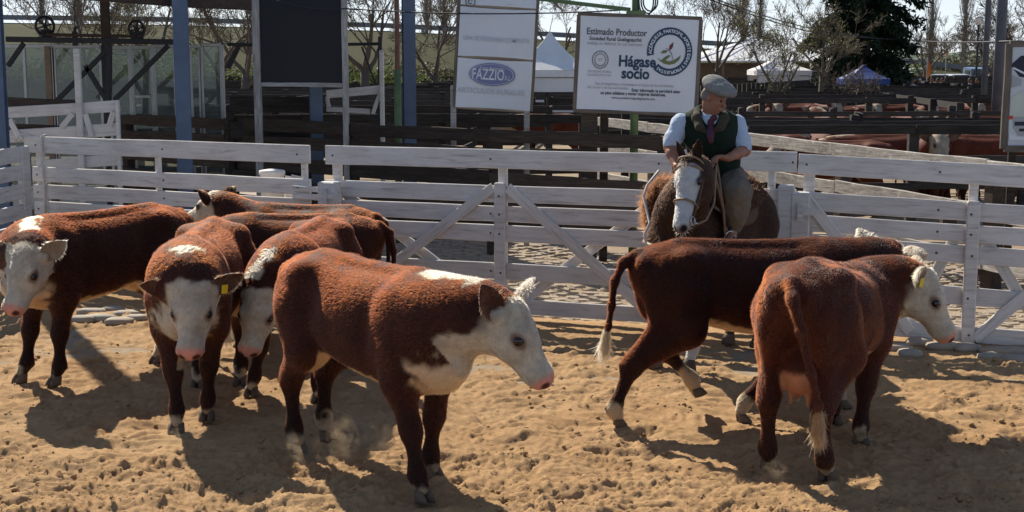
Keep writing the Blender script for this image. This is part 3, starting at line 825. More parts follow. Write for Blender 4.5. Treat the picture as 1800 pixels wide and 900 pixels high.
def fx(px): # where the fence line is crossed by the column of a pixel
    t = (px - 900.0) / FPX; best = None
    for (a, b) in zip(FENCE_PTS[:-1], FENCE_PTS[1:]):
        dx, dy = b[0] - a[0], b[1] - a[1]; k = (t * a[1] * 1.01 - a[0]) / (dx - t * dy * 1.01)
        if -0.001 <= k <= 1.001: return Vector((a[0] + k * dx, a[1] + k * dy, 0))
    return Vector((t * 12.5, 12.5, 0))
def white_gate(label, pa, pb, zoff=0.0, posts=(), thick=(), brace=None, back=None, top_ends=(0, 0), rails=RAILS, skip_top=False, zs=(0, 0)):
    d = (pb - pa).normalized(); n = Vector((d.y, -d.x, 0))           # towards the camera
    r = empty('white_gate', pa); tag(r, label, 'gate', 'white plank gates round the ring')
    lerp = lambda k, z: pa.lerp(pb, k) + Vector((0, 0, z + zoff + zs[0] * (1 - k) + zs[1] * k))
    for i, (z, h) in enumerate(rails):
        if i == 0 and skip_top: continue
        e0, e1 = (top_ends if i == 0 else (0, 0))
        plank('rail', lerp(0, z) - d * e0, lerp(1, z) + d * e1, h, 0.032, 'white_paint', r)
        for k in (0.03, 0.5, 0.97):
            obj('bolt', BOLT, None, r, Matrix.Translation(lerp(k, z) + n * 0.064 if k != 0.5 else lerp(k, z) + n * 0.018))
    for k, w, h in posts:
        upright('post', lerp(k, 0.0) - n * 0.045, w, 0.05, h, 'white_paint', r, d)
    for k, w, h in thick:
        o = upright('post', lerp(k, 0.0) + n * 0.042, w, 0.05, h, 'white_paint', r, d, 'round')
        for z in (0.12, 0.45, 0.83, 1.02, 1.2):
            if z < h: obj('bolt', BOLT, None, r, Matrix.Translation(lerp(k, z) + n * 0.068 + d * prg.uniform(-0.02, 0.02)))
    for (k0, z0, k1, z1) in (brace or []):
        plank('brace', lerp(k0, z0) + n * 0.034, lerp(k1, z1) + n * 0.034, 0.10, 0.03, 'white_paint', r, n.cross(Vector((0, 0, 1))).cross(n) if False else (0, 0, 1))
    for (k0, z0, k1, z1) in (back or []):
        plank('brace', lerp(k0, z0) - n * 0.035, lerp(k1, z1) - n * 0.035, 0.10, 0.03, 'white_paint', r)
    return r
A0, A1 = fx(66), fx(548)
white_gate('white gate panel nearest the glass cabin with a rope over its rail', A0, A1, posts=((0.02, 0.11, 1.5), (0.47, 0.065, 1.5), (0.975, 0.065, 1.5)), top_ends=(0.10, 0.0))
B0, B1 = fx(576), fx(1178)
white_gate('white gate with crossed braces behind the walking cow', B0, B1, posts=((0.03, 0.10, 1.5), (0.53, 0.09, 1.5), (0.975, 0.17, 1.5)), thick=((0.53, 0.115, 1.345), (0.995, 0.16, 1.30)),
           brace=((0.51, 1.28, 0.06, 0.08), (0.55, 1.28, 0.97, 0.08)), back=((0.03, 1.22, 0.5, 0.1), (0.97, 1.22, 0.56, 0.1)))
C0, C1 = fx(1182), fx(1396)
white_gate('short white gate panel behind the brown horse', C0, C1, zoff=0.035, posts=((0.80, 0.07, 1.5),), thick=(), back=((0.05, 0.1, 0.9, 1.2),))
D0, D1 = fx(1399), fx(1905)
white_gate('white gate with a tall post beside the turned cow heads', D0, D1, zoff=0.02, zs=(0.0, -0.105), posts=((0.04, 0.10, 1.5), (0.62, 0.08, 1.5)), thick=((0.62, 0.115, 1.335),),
           brace=((0.03, 1.25, 0.42, 0.10), (0.96, 0.9, 0.645, 0.08)), back=((0.57, 1.0, 0.40, 0.1), (0.66, 1.0, 0.9, 0.1)))
def gate_post(label, p, w, h, nrm=(0.3, -1, 0), hinge=True):
    r = empty('gate_post', p); tag(r, label, 'post', 'white gate posts')
    d = Vector((nrm[1] * -1, nrm[0], 0)).normalized(); n = Vector((nrm[0], nrm[1], 0)).normalized()
    upright('post', Vector(p) + n * 0.0, w, 0.14, h, 'white_paint', r, d, 'round')
    if hinge:
        for z in (1.15, 0.4):
            m = MB().box((0, 0, 0), (0.05, 0.03, 0.16)).box((0.10, 0, 0), (0.18, 0.012, 0.05))
            m.build('hinge', MATS['white_paint'], r, frame(Vector(p) + n * 0.085 + Vector((0, 0, z)), d))
        for z in (0.25, 0.7, 1.1): obj('bolt', BOLT, None, r, Matrix.Translation(Vector(p) + n * 0.07 + Vector((0, 0, z))))
n0 = Vector((-0.4, -0.92, 0))
gate_post('square white gate post between the two long gates', fx(592) + n0 * 0.12, 0.20, 1.31, (-0.4, -0.92, 0))
gate_post('thick white gate post at the rump of the horse', fx(1409) + n0 * 0.10, 0.165, 1.34, (-0.25, -0.97, 0))
# round-headed bollard-like post behind the left gate
pb = fx(424) + Vector((0.25, 0.55, 0))
MB().tube([(0, 0, 0), (0, 0, 1.24), (0, 0, 1.28), (0, 0, 1.31), (0, 0, 1.325)], [0.125, 0.125, 0.145, 0.14, 0.05], 16).build('round_post', MATS['white_paint'], None, Matrix.Translation(pb), True)
tag(bpy.data.objects['round_post'], 'round white timber post with a chipped head behind the left gate', 'post')
pb2 = fx(500) + Vector((0.05, 0.35, 0))
o = upright('square_post', pb2, 0.13, 0.13, 1.30, 'white_paint', None, (1, -0.4, 0), 'worn'); tag(o, 'short worn white post beside the latch of the left gate', 'post')
o = upright('square_post', fx(1370) + Vector((0.03, -0.10, 0)), 0.15, 0.12, 1.40, 'white_paint', None, (1, -0.25, 0), 'round'); tag(o, 'white latch post just behind the horse rump', 'post')
# latch boards of the left gate
lt = empty('gate_latch', fx(556)); tag(lt, 'white sliding latch block between left gate and gate post', 'latch')
for dz, ln in ((1.20, 0.30), (1.12, 0.24)):
    p = fx(523) + n0 * 0.05; q = fx(572) + n0 * 0.05
    plank('latch_bar', p + Vector((0, 0, dz)), q + Vector((0, 0, dz)), 0.06, 0.03, 'white_paint', lt)
# end panel at the left edge, turned towards the camera
e0 = W(-70, 430, 13.6); e1 = W(52, 430, 15.1); e0.z = e1.z = 0
r = empty('white_fence', e0); tag(r, 'white five-board panel at the left edge of the picture', 'fence')
for z, h in ((1.47, 0.17), (1.275, 0.155), (1.065, 0.165), (0.845, 0.165), (0.625, 0.165), (0.40, 0.165), (0.18, 0.16)):
    plank('rail', e0 + Vector((0, 0, z)), e1 + Vector((0, 0, z)), h, 0.032, 'white_paint', r)
dd = (e1 - e0).normalized()
upright('post', e1 + dd * 0.02 + Vector((0, -0.06, 0)), 0.17, 0.05, 1.56, 'white_paint', r, dd)
upright('post', e1 - dd * 0.14 + Vector((0, 0.06, 0)), 0.10, 0.06, 1.5, 'white_paint', r, dd)
# rope hung over the top rail
p = fx(87); nn = Vector((-0.4, -0.92, 0))
top = p + Vector((0, 0, 1.65))
ro = MB().tube([top - nn * 0.10 + Vector((-0.05, 0, -0.1)), top - nn * 0.03 + Vector((0, 0, 0.012)), top + nn * 0.035 + Vector((0, 0, 0.005)), top + nn * 0.05 - Vector((0, 0, 0.25)), top + nn * 0.045 + Vector((0.01, 0, -0.6)), top + nn * 0.05 + Vector((0.015, 0, -0.95))], 0.013, 8)
tag(ro.build('rope', MATS['rope'], None, None, True), 'thin rope hanging over the top rail of the left gate', 'rope')
tie = fx(60) + Vector((0, 0, 1.655))
ro = MB().tube([tie + Vector((-0.12, -0.08, -0.06)), tie + Vector((-0.06, -0.06, 0.01)), tie + Vector((0.0, -0.03, 0.02)), tie + Vector((0.05, 0.02, -0.01)), tie + Vector((0.05, 0.05, -0.15))], 0.014, 8)
tag(ro.build('rope', MATS['rope'], None, None, True), 'frayed rope end tied at the corner of the left gate', 'rope')

# ---- ground beyond the ring
def earth_material(name, c1, c2, grass=None):
    m, nt, b, out = newmat(name)
    v = coords(nt, (1, 1, 1), 'Object', False)
    n1 = noise(nt, v, 0.5, 6, 0.65); n2 = noise(nt, v, 9, 6, 0.7)
    col = ramp(nt, n1, [(0.3, c1), (0.7, c2)])
    col = mixc(nt, 1.0, col, ramp(nt, n2, [(0.25, 0.65), (0.7, 1.1)]), 'MULTIPLY')
    if grass:
        g = noise(nt, v, 0.16, 5, 0.6); col = mixc(nt, ramp(nt, g, [(0.47, 0.0), (0.58, 0.85)]), col, grass)
    L(nt, col, b.inputs['Base Color']); b.inputs['Roughness'].default_value = 0.95; b.inputs['Specular IOR Level'].default_value = 0.1
    bump(nt, b, n2, 0.5, 0.02); MATS[name] = m
earth_material('yard_earth', (0.26, 0.20, 0.14), (0.33, 0.26, 0.18))
earth_material('far_field', (0.12, 0.10, 0.06), (0.17, 0.15, 0.085), (0.075, 0.11, 0.03))
xs_ = np.linspace(-1, 1, 90); ys_ = np.concatenate([np.linspace(10.5, 30, 60), np.geomspace(31, 3200, 60)])
Yg = np.repeat(ys_[:, None], 90, 1); Xg = xs_[None] * (0.75 * Yg + 4)
Pg = np.stack([Xg, Yg, np.zeros_like(Xg)], -1)
Zg = -0.036 + 0.02 * fbm(Pg * 0.9, 3) * (Yg < 60)
Pg[..., 2] = Zg
f0 = np.arange(119)[:, None] * 90 + np.arange(89)[None]
fg = np.stack([f0, f0 + 1, f0 + 91, f0 + 90], -1).reshape(-1, 4)
gnd = obj('ground', mesh('ground', Pg.reshape(-1, 3), fg, True), MATS['yard_earth']); tag(gnd, kind='structure')
# fields beyond the yards
tag(obj('field', mesh('field', np.array([(-900, 92, 0.02), (900, 92, 0.02), (3000, 3000, 0.02), (-3000, 3000, 0.02)], float), np.array([[0, 1, 2, 3]])), MATS['far_field']), kind='structure')

# ---- stone setts of the alley
def sett_mesh(name, w, d, h, rg):
    vs = []; k = 8
    for z, sc in ((-0.05, 1.0), (h * 0.45, 1.0), (h, 0.80)):
        for j in range(k):
            an = 2 * math.pi * (j + 0.5) / k; c, s_ = math.cos(an), math.sin(an)
            q = (abs(c) ** 5 + abs(s_) ** 5) ** (-1 / 5)
            vs.append((w / 2 * c * q * sc * rg.uniform(0.9, 1.05), d / 2 * s_ * q * sc * rg.uniform(0.9, 1.05), z + (rg.uniform(-0.008, 0.008) if z > 0 else 0)))
    fs = []
    for i in range(2):
        for j in range(k): j2 = (j + 1) % k; fs.append((i * k + j, i * k + j2, i * k + k + j2, i * k + k + j))
    fs.append(tuple(2 * k + j for j in range(k)))
    return mesh(name, vs, fs, False)
simple('sett_stone', (0.29, 0.235, 0.18), 0.85, 0.25, 12, bmp=0.4, dirt=(0.26, 0.19, 0.12), dirt_amt=0.8)
def setts():
    rg = random.Random(5); pv = empty('paving', (0, 15, 0)); tag(pv, kind='structure')
    prot = [sett_mesh('stone', 0.20, 0.135, 0.035, rg) for _ in range(6)]
    for m in prot: m.materials.append(MATS['sett_stone'])
    lst = []
    row = 0
    for iy in range(0, 44):
        for ix in range(-32, 36):
            x = ix * 0.215 + (0.107 if iy % 2 else 0) + rg.uniform(-0.012, 0.012); off = 0.16 + iy * 0.147
            y = float(FENCE_Y(np.array(x))) + off + rg.uniform(-0.01, 0.01)
            if y > 17.5 - 0.79 * x + 1.5 and x < 2: continue
            if abs(x) > 0.39 * y or rg.random() < 0.06: continue
            lst.append((y, x))
    lst.sort()
    big = MB()
    for i, (y, x) in enumerate(lst):
        m = Matrix.Translation((x, y, -0.052 + rg.uniform(-0.010, 0.008))) @ Matrix.Rotation(-0.3 + rg.uniform(-0.08, 0.08), 4, 'Z') @ Matrix.Diagonal((rg.uniform(0.88, 1.08), rg.uniform(0.88, 1.08), 1, 1))
        me = rg.choice(prot)
        if i < 300: obj('stone', me, None, pv, m)
        else: big.add([m @ v.co for v in me.vertices], [tuple(p.vertices) for p in me.polygons])
    o = big.build('stone_field', MATS['sett_stone'], pv); o['kind'] = 'stuff'
setts()
# long kerb stones just inside the gates
simple('kerb_stone', (0.32, 0.28, 0.23), 0.85, 0.15, 10, bmp=0.4, dirt=(0.30, 0.21, 0.13), dirt_amt=0.5)
def boulder(name, w, d, h, rg):
    bm = bmesh.new(); bmesh.ops.create_icosphere(bm, subdivisions=2, radius=0.5)
    for v in bm.verts:
        n = 1 + 0.10 * rg.uniform(-1, 1); c = v.co * n
        v.co = Vector((math.copysign(abs(c.x * 2) ** 0.7 / 2, c.x) * w, math.copysign(abs(c.y * 2) ** 0.7 / 2, c.y) * d, math.copysign(abs(c.z * 2) ** 0.8 / 2, c.z) * h))
    me = bpy.data.meshes.new(name); bm.to_mesh(me); bm.free(); me.polygons.foreach_set('use_smooth', np.ones(len(me.polygons), dtype=bool)); me.materials.append(MATS['kerb_stone']); return me
rg5 = random.Random(9)
ker = empty('stone_kerb', (2, 12, 0)); tag(ker, kind='structure')
for px, py, w in ((1575, 612, 0.3), (1618, 602, 0.26), (1660, 609, 0.35), (1770, 618, 0.5), (1742, 629, 0.24), (1792, 633, 0.36), (1700, 612, 0.25), (1600, 622, 0.22), (160, 549, 0.3), (200, 545, 0.26), (222, 553, 0.3), (178, 560, 0.3), (145, 562, 0.26), (210, 566, 0.3), (240, 560, 0.25), (650, 545, 0.3), (1540, 606, 0.25)):
    p = G(px, py); obj('stone', boulder('stone', w, 0.17, 0.09, rg5), None, ker, Matrix.Translation((p.x, p.y, 0.0)) @ Matrix.Rotation(rg5.uniform(-0.3, 0.1), 4, 'Z'))

# ---- dark plank fence behind the alley
def plank_fence(label, pa, pb, boards, seg, mat, post=(0.15, 0.15, 1.62), name='plank_fence', group=None, joined=False, cat='fence', wob=0.01, post_side=1, skip=0.0, postmat=None, top='worn'):
    pa, pb = Vector(pa), Vector(pb); Ln = (pb - pa).length; d = (pb - pa) / Ln; n = Vector((d.y, -d.x, 0))
    if n.y > 0: n = -n
    r = empty(name, pa); tag(r, label, cat, group); k = max(1, round(Ln / seg)); mb = MB(); mp = MB()
    for i in range(k):
        a = pa + d * (Ln * i / k); b = pa + d * (Ln * (i + 1) / k)
        for (z, h) in boards:
            if prg.random() < skip: continue
            za, zb = z + prg.uniform(-wob, wob), z + prg.uniform(-wob, wob)
            if joined:
                mb.box((Ln / k / 2, 0, 0), (Ln / k - 0.01, 0.04, h), frame(a + Vector((0, 0, (za + zb) / 2)), b - a))
            else:
                plank('plank', a + Vector((0, 0, za)) + d * 0.004, b + Vector((0, 0, zb)) - d * 0.004, h * prg.uniform(0.93, 1.05), 0.045, mat, r, rough=0.008, ends=0.01)
    for i in range(k + 1):
        q = pa + d * (Ln * i / k) - n * (0.02 + post[1] / 2 + 0.004) * post_side
        if joined: mp.box((0, 0, post[2] / 2), (post[0], post[1], post[2]), Matrix.Translation(q))
        else: upright('post', q - Vector((0, 0, 0.05)), post[0], post[1], post[2] + prg.uniform(-0.03, 0.06), postmat or mat, r, d, top)
    if joined:
        mb.build('planks', MATS[mat], r)['kind'] = 'stuff'; mp.build('posts', MATS[mat], r)['kind'] = 'stuff'
    return r
dl = lambda x: (x, 17.4 - 0.79 * x, 0)
plank_fence('dark weathered plank fence along the alley behind the white gates', dl(-6.4), dl(1.75), [(1.535, 0.17), (1.29, 0.17), (0.97, 0.20), (0.66, 0.18), (0.40, 0.18)], 2.4, 'dark_wood', (0.16, 0.16, 1.60))
# sunlit grey fence running away on the right
gl = lambda y: (1.76 + (26 - y) * 0.311, y, 0)
plank_fence('sunlit lichen-grey plank fence running back from the right gate', gl(11.9), gl(27.0), [(1.33, 0.17), (0.84, 0.17), (0.30, 0.17)], 3.0, 'grey_wood', (0.17, 0.17, 1.28), post_side=1, postmat='dark_wood')
# small gate-like pieces of the alley: stumps on both sides of the fence
for i, (px, py, h, w) in enumerate(((1730, 493, 0.42, 0.17), (1665, 414, 0.35, 0.2))):
    p = G(px, py); o = upright('stump', p, w, w, h, 'dark_wood', None, (1, 0, 0), 'worn')
    tag(o, ('short dark stump by the low grey board at right', 'dark stump in the alley beyond the tagged cow heads')[i], 'post')
# ------------------------------------------------------------------ shed, cabin and boards on the left
simple('blue_steel', (0.085, 0.125, 0.20), 0.45, 0.12, 6, 0.0, 0.05)
simple('rust_steel', (0.060, 0.042, 0.035), 0.75, 0.3, 18, 0.2, 0.2)
simple('dark_steel', (0.034, 0.036, 0.044), 0.6, 0.2, 10, 0.3, 0.1)
simple('aluminium', (0.36, 0.37, 0.38), 0.4, 0.1, 10, 0.5, 0.05)
simple('roof_sheet', (0.10, 0.085, 0.08), 0.7, 0.2, 3, 0.0, 0.2)
simple('blackboard', (0.006, 0.007, 0.012), 0.55, 0.2, 3, 0.0, 0.05)
simple('green_paint', (0.075, 0.12, 0.055), 0.55, 0.2, 8, 0.0, 0.1)
simple('rust_paint', (0.13, 0.065, 0.045), 0.75, 0.25, 8, 0.0, 0.1)
simple('tan_paint', (0.21, 0.15, 0.11), 0.7, 0.2, 8)
def glass_material():
    m, nt, b, out = newmat('cabin_glass')
    nt.nodes.remove(b)
    tr = N(nt, 'ShaderNodeBsdfTransparent'); tr.inputs['Color'].default_value = (0.72, 0.78, 0.76, 1)
    gl = N(nt, 'ShaderNodeBsdfGlossy'); gl.inputs['Roughness'].default_value = 0.03; gl.inputs['Color'].default_value = (0.9, 0.95, 0.95, 1)
    df = N(nt, 'ShaderNodeBsdfDiffuse'); df.inputs['Color'].default_value = (0.30, 0.34, 0.34, 1)   # dust on the pane
    fr = N(nt, 'ShaderNodeFresnel'); fr.inputs['IOR'].default_value = 1.5
    m1 = N(nt, 'ShaderNodeMixShader'); L(nt, fr.outputs[0], m1.inputs[0]); L(nt, tr.outputs[0], m1.inputs[1]); L(nt, gl.outputs[0], m1.inputs[2])
    m2 = N(nt, 'ShaderNodeMixShader'); d = noise(nt, coords(nt), 1.5, 4); L(nt, ramp(nt, d, [(0.2, 0.14), (0.8, 0.34)]), m2.inputs[0])
    L(nt, m1.outputs[0], m2.inputs[1]); L(nt, df.outputs[0], m2.inputs[2]); L(nt, m2.outputs[0], out.inputs['Surface']); MATS['cabin_glass'] = m
glass_material()
def ibeam(name, p, w, d, h, mat, label, rz=0.2):
    m = MB(); t = 0.018
    m.box((0, -d / 2 + t / 2, h / 2), (w, t, h)).box((0, d / 2 - t / 2, h / 2), (w, t, h)).box((0, 0, h / 2), (t, d - 2 * t, h))
    m.box((0, 0, 0.012), (w * 1.5, d * 1.4, 0.024))
    o = m.build(name, MATS[mat], None, Matrix.Translation(p) @ Matrix.Rotation(rz, 4, 'Z')); return tag(o, label, 'column', 'blue steel columns of the shed')
def foot(px, Y): return Vector(((px - 900) / FPX * Y * 1.008, Y, -0.03))
ibeam('steel_column', foot(7, 15.9), 0.20, 0.26, 5.6, 'blue_steel', 'blue steel column at the left edge behind the white panel')
ibeam('steel_column', foot(330, 18.6), 0.20, 0.26, 5.6, 'blue_steel', 'blue steel column in front of the glass cabin')
ibeam('steel_column', foot(560, 20.2), 0.18, 0.28, 5.6, 'blue_steel', 'blue steel column that passes behind the blackboard')
ibeam('steel_column', foot(722, 23.2), 0.20, 0.26, 5.6, 'blue_steel', 'blue steel column right of the blackboard')
# roof of the shed: truss beam and sheets over the columns
rf = empty('shed_roof', (-4, 19, 4.2)); tag(rf, 'dark sheet metal roof of the open shed over the cabin', 'roof')
def beam(name, a, b, w, h, mat, parent): return obj(name, box_mesh(name, ((Vector(b) - Vector(a)).length, w, h), ((Vector(b) - Vector(a)).length / 2, 0, 0), 0.006), MATS[mat], parent, frame(a, Vector(b) - Vector(a)))
ra, rb = W(-60, -24, 17.2), W(462, 18, 19.6)
za = 3.32
a_, b_ = Vector((-8.5, 19.6, 3.34)), Vector((-3.5, 19.6, 3.34))
beam('eave_beam', W(345, 5, 18.9), W(470, 10, 19.3), 0.14, 0.14, 'rust_steel', rf)
beam('eave_beam', W(-90, -28, 17.0), W(345, 5, 18.9), 0.14, 0.14, 'rust_steel', rf)
for k in range(7):
    x0 = -8.6 + k * 0.92
    mb = MB(); n = 8
    for j in range(n + 1):
        zz = 0.02 * (j % 2); xx = 0.9 * j / n
        mb.v += [(xx, 0, zz), (xx, 9.0, zz + 1.0), (xx, 0, zz - 0.006), (xx, 9.0, zz + 0.994)]
    for j in range(n):
        a = j * 4; mb.f += [(a, a + 4, a + 5, a + 1), (a + 2, a + 3, a + 7, a + 6), (a, a + 2, a + 6, a + 4), (a + 1, a + 5, a + 7, a + 3)]
    mb.build('roof_sheet', MATS['roof_sheet'], rf, Matrix.Translation((x0, 17.6 + 0.36 * (x0 + 8.6), 3.48)))
# second steel column further back with a rusty back
o = ibeam('steel_column', foot(201, 27.0), 0.16, 0.3, 5.2, 'rust_steel', 'pale rusty column behind the pulley rail'); o['group'] = 'blue steel columns of the shed'
# glass cabin of the scale
cab = empty('glass_cabin', foot(200, 22.5)); tag(cab, 'glass walled scale cabin with aluminium frames under the shed', 'cabin')
CY = 22.6
def cabp(px, z): p = foot(px, CY); return Vector((p.x, CY, z))
z_top = 2.79
for px0, px1, zt, mull in ((16, 108, 2.72, True), (110, 190, 2.72, True), (205, 240, 2.70, False), (244, 278, 2.70, False), (282, 318, 2.72, False), (345, 361, 2.72, False), (364, 398, 2.74, False)):
    w = empty('window', cabp((px0 + px1) / 2, 0), 0, cab)
    a, b = cabp(px0, 0.0), cabp(px1, 0.0); L_ = b.x - a.x; t = 0.045
    beam('window_frame', a + Vector((0, 0, zt)), b + Vector((0, 0, zt)), 0.06, 0.06, 'aluminium', w)
    beam('window_frame', a + Vector((0, 0, 0.4)), b + Vector((0, 0, 0.4)), 0.06, 0.06, 'aluminium', w)
    for q in (a, b): beam('window_frame', q + Vector((0, 0.0, 0.43)), q + Vector((0, 0, zt - 0.03)), 0.055, 0.05, 'aluminium', w)
    if mull: m_ = a.lerp(b, 0.46); beam('window_frame', m_ + Vector((0, 0, 0.43)), m_ + Vector((0, 0, zt - 0.03)), 0.05, 0.05, 'aluminium', w)
    if px0 == 244: beam('window_frame', a + Vector((0.03, 0, 1.9)), b + Vector((-0.03, 0, 1.9)), 0.05, 0.05, 'aluminium', w)
    obj('pane', box_mesh('pane', (L_ - 0.06, 0.006, zt - 0.46), (0, 0, 0), 0.001), MATS['cabin_glass'], w, Matrix.Translation(((a.x + b.x) / 2, CY, (zt + 0.4) / 2)))
beam('corner_post', cabp(100, 0), cabp(100, 2.72), 0.10, 0.10, 'tan_paint', cab)
beam('corner_post', cabp(196, 0), cabp(196, 2.74), 0.07, 0.10, 'dark_steel', cab)
for px in (242, 280, 400): beam('corner_post', cabp(px, 0), cabp(px, 2.74), 0.05, 0.07, 'aluminium', cab)
beam('sill', cabp(12, 0.2) + Vector((0, 0.05, 0)), cabp(402, 0.2) + Vector((0, 0.05, 0)), 0.05, 0.34, 'aluminium', cab)
obj('floor_slab', box_mesh('floor_slab', (3.9, 2.6, 0.12)), MATS['tan_paint'], cab, Matrix.Translation((cabp(207, 0).x, CY + 1.4, 0.0)))
# steel braces of the scale frame with pulley wheels on its rail
sc = empty('scale_frame', foot(150, 21.6)); tag(sc, 'dark steel frame with two spoked pulley wheels before the cabin', 'frame')
SY = 21.5
def sp(px, py): return W(px, py, SY)
beam('rail', sp(12, 69), sp(316, 74), 0.12, 0.085, 'dark_steel', sc)
beam('rail', sp(82, 61), sp(250, 64), 0.10, 0.05, 'rust_steel', sc)
for a, b in (((14, 116), (42, 76)), ((97, 180), (188, 88)), ((150, 115), (187, 176)), ((201, 176), (296, 80)), ((401, 120), (421, 78))):
    beam('brace', sp(*a), sp(*b), 0.05, 0.075, 'dark_steel', sc)
beam('rail', sp(400, 78), sp(448, 79), 0.08, 0.05, 'dark_steel', sc)
beam('post', sp(192, 78), sp(190, 230), 0.06, 0.09, 'dark_steel', sc)
hk = MB(); hk.box((0, 0, 0), (0.07, 0.07, 0.22)).tube([(0, 0, 0.1), (0, 0, 0.16), (0.04, 0, 0.18)], 0.025, 6); hk.build('counterweight', MATS['dark_steel'], sc, Matrix.Translation(sp(132, 68)))
ch = MB().tube([sp(132, 62), sp(131, 30), sp(132, -10)], 0.008, 5); ch.build('chain', MATS['dark_steel'], sc)
def wheel(px, py, r):
    w = empty('pulley_wheel', sp(px, py), 0, sc); m = MB(); pts = []
    for k in range(21): an = 2 * math.pi * k / 20; pts.append((r * math.cos(an) * 0.75, r * math.sin(an) * 0.65, r * math.sin(an)))
    pts = [(r * math.cos(2 * math.pi * k / 20), 0, r * math.sin(2 * math.pi * k / 20)) for k in range(21)]
    mw = Matrix.Translation(sp(px, py)) @ Matrix.Rotation(0.7, 4, 'Z')
    MB().tube(pts, 0.022, 6, False).build('rim', MATS['dark_steel'], w, mw)
    for k in range(6):
        an = math.pi * k / 3 + 0.3; MB().tube([(0, 0, 0), (r * math.cos(an), 0, r * math.sin(an))], 0.013, 5).build('spoke', MATS['dark_steel'], w, mw)
    MB().tube([(0, -0.03, 0), (0, 0.03, 0)], 0.035, 8).build('hub', MATS['dark_steel'], w, mw)
    MB().box((0, 0, -r * 0.75), (0.16, 0.10, 0.12)).build('bracket', MATS['dark_steel'], w, mw)
wheel(79, 46, 0.145); wheel(240, 51, 0.125)
# white cattle gate beside the cabin
wg = empty('white_chute', foot(120, 18.3)); tag(wg, 'white plank chute side with diagonal braces below the glass cabin', 'fence')
WY = 18.3
def wp(px, py, Y=WY): return W(px, py, Y)
for (a, b, h) in (((14, 198), (210, 186), 0.15), ((14, 240), (210, 227), 0.17), ((60, 292), (215, 280), 0.15)):
    plank('rail', wp(*a), wp(*b), h, 0.035, 'white_paint', wg)
for px, t_, w in ((142, 85, 0.085), (209, 178, 0.05)):
    p = wp(px, 200); upright('post', Vector((p.x, WY - 0.05, 0)), w, 0.06, wp(px, t_).z, 'white_paint', wg)
for a, b in (((16, 210), (36, 246)), ((128, 200), (108, 224)), ((150, 200), (162, 240)), ((200, 197), (192, 222))):
    plank('brace', wp(*a, WY - 0.03), wp(*b, WY - 0.03), 0.075, 0.03, 'white_paint', wg)
for k, (a, b) in enumerate((((14, 180), (136, 185)), ((14, 226), (110, 230)))):
    o = plank('board', wp(*a, WY + 0.4), wp(*b, WY + 0.4), 0.14, 0.045, 'dark_wood', wg)
# second white gate right of the blue column
wg2 = empty('white_chute', foot(620, 21.2)); tag(wg2, 'white plank chute side behind the right post of the blackboard', 'fence')
for (a, b, h) in (((574, 166), (674, 157), 0.13), ((574, 192), (650, 196), 0.08)): plank('rail', W(*a, 21.2), W(*b, 21.2), h, 0.035, 'white_paint', wg2)
for a, b in (((575, 170), (578, 188)), ((670, 160), (655, 200))): plank('brace', W(*a, 21.15), W(*b, 21.15), 0.06, 0.03, 'white_paint', wg2)
p = W(672, 200, 21.1); upright('post', Vector((p.x, 21.1, 0)), 0.07, 0.06, W(672, 88, 21.1).z, 'white_paint', wg2)
st = empty('steel_frame', foot(640, 22.3)); tag(st, 'thin dark steel frame with a diagonal right of the blackboard', 'frame')
beam('rail', W(612, 78, 22.3), W(668, 77, 22.3), 0.06, 0.05, 'dark_steel', st); beam('brace', W(636, 82, 22.3), W(662, 152, 22.3), 0.04, 0.03, 'dark_steel', st)
beam('post', W(668, 64, 22.2), W(667, 230, 22.2), 0.06, 0.06, 'dark_steel', st)
# blackboard on two flaking posts
bb = empty('blackboard', foot(530, 19.2)); tag(bb, 'large blackboard on two flaking white posts', 'blackboard')
BY = 19.2
obj('panel', box_mesh('panel', (W(602, 70, BY).x - W(458, 70, BY).x, 0.03, W(500, -10, BY).z - W(500, 145, BY).z), (0, 0, 0), 0.004), MATS['blackboard'], bb, Matrix.Translation(((W(602, 70, BY).x + W(458, 70, BY).x) / 2, BY, (W(500, -10, BY).z + W(500, 145, BY).z) / 2)))
wood('flaking_paint', (0.30, 0.29, 0.28), (0.45, 0.45, 0.45), (0.07, 0.06, 0.055), 0.85, 1.4, None, 0.6, 0.1)
for px, w in ((452, 0.10), (607, 0.08)):
    p = W(px, 100, BY); o = obj('post', plank_mesh('post', 3.5, w, 0.08, 0.004), MATS['flaking_paint'], bb, frame((p.x, BY - 0.02, 0), (0, 0, 1), (1, 0, 0)))
plank('frame', W(457, 148, BY - 0.02), W(606, 150, BY - 0.02), 0.06, 0.04, 'flaking_paint', bb)
plank('frame', W(457, -13, BY - 0.02), W(606, -13, BY - 0.02), 0.05, 0.04, 'flaking_paint', bb)
# boards of the low wall behind the blackboard posts
plank_fence('grey plank wall between the cabin and the blackboard', (W(404, 200, 20.6).x, 20.6, 0), (W(560, 200, 20.6).x, 20.6, 0), [(1.85, 0.22), (1.45, 0.26), (1.1, 0.26), (0.7, 0.3)], 1.5, 'pen_wood', (0.1, 0.1, 1.9))
# two-colour pole
pl = empty('pole', foot(702, 18.9)); tag(pl, 'slim pole rusty above and green below beside the blackboard', 'pole')
p = foot(702, 18.9); zz = W(702, 119, 18.9).z
MB().tube([(0, 0, 0), (0, 0, zz)], 0.05, 12).build('lower_pole', MATS['green_paint'], pl, Matrix.Translation(p), True)
MB().tube([(0, 0, zz - 0.1), (0, 0, zz + 0.01), (0, 0, 4.6)], 0.034, 12).build('upper_pole', MATS['rust_paint'], pl, Matrix.Translation(p), True)

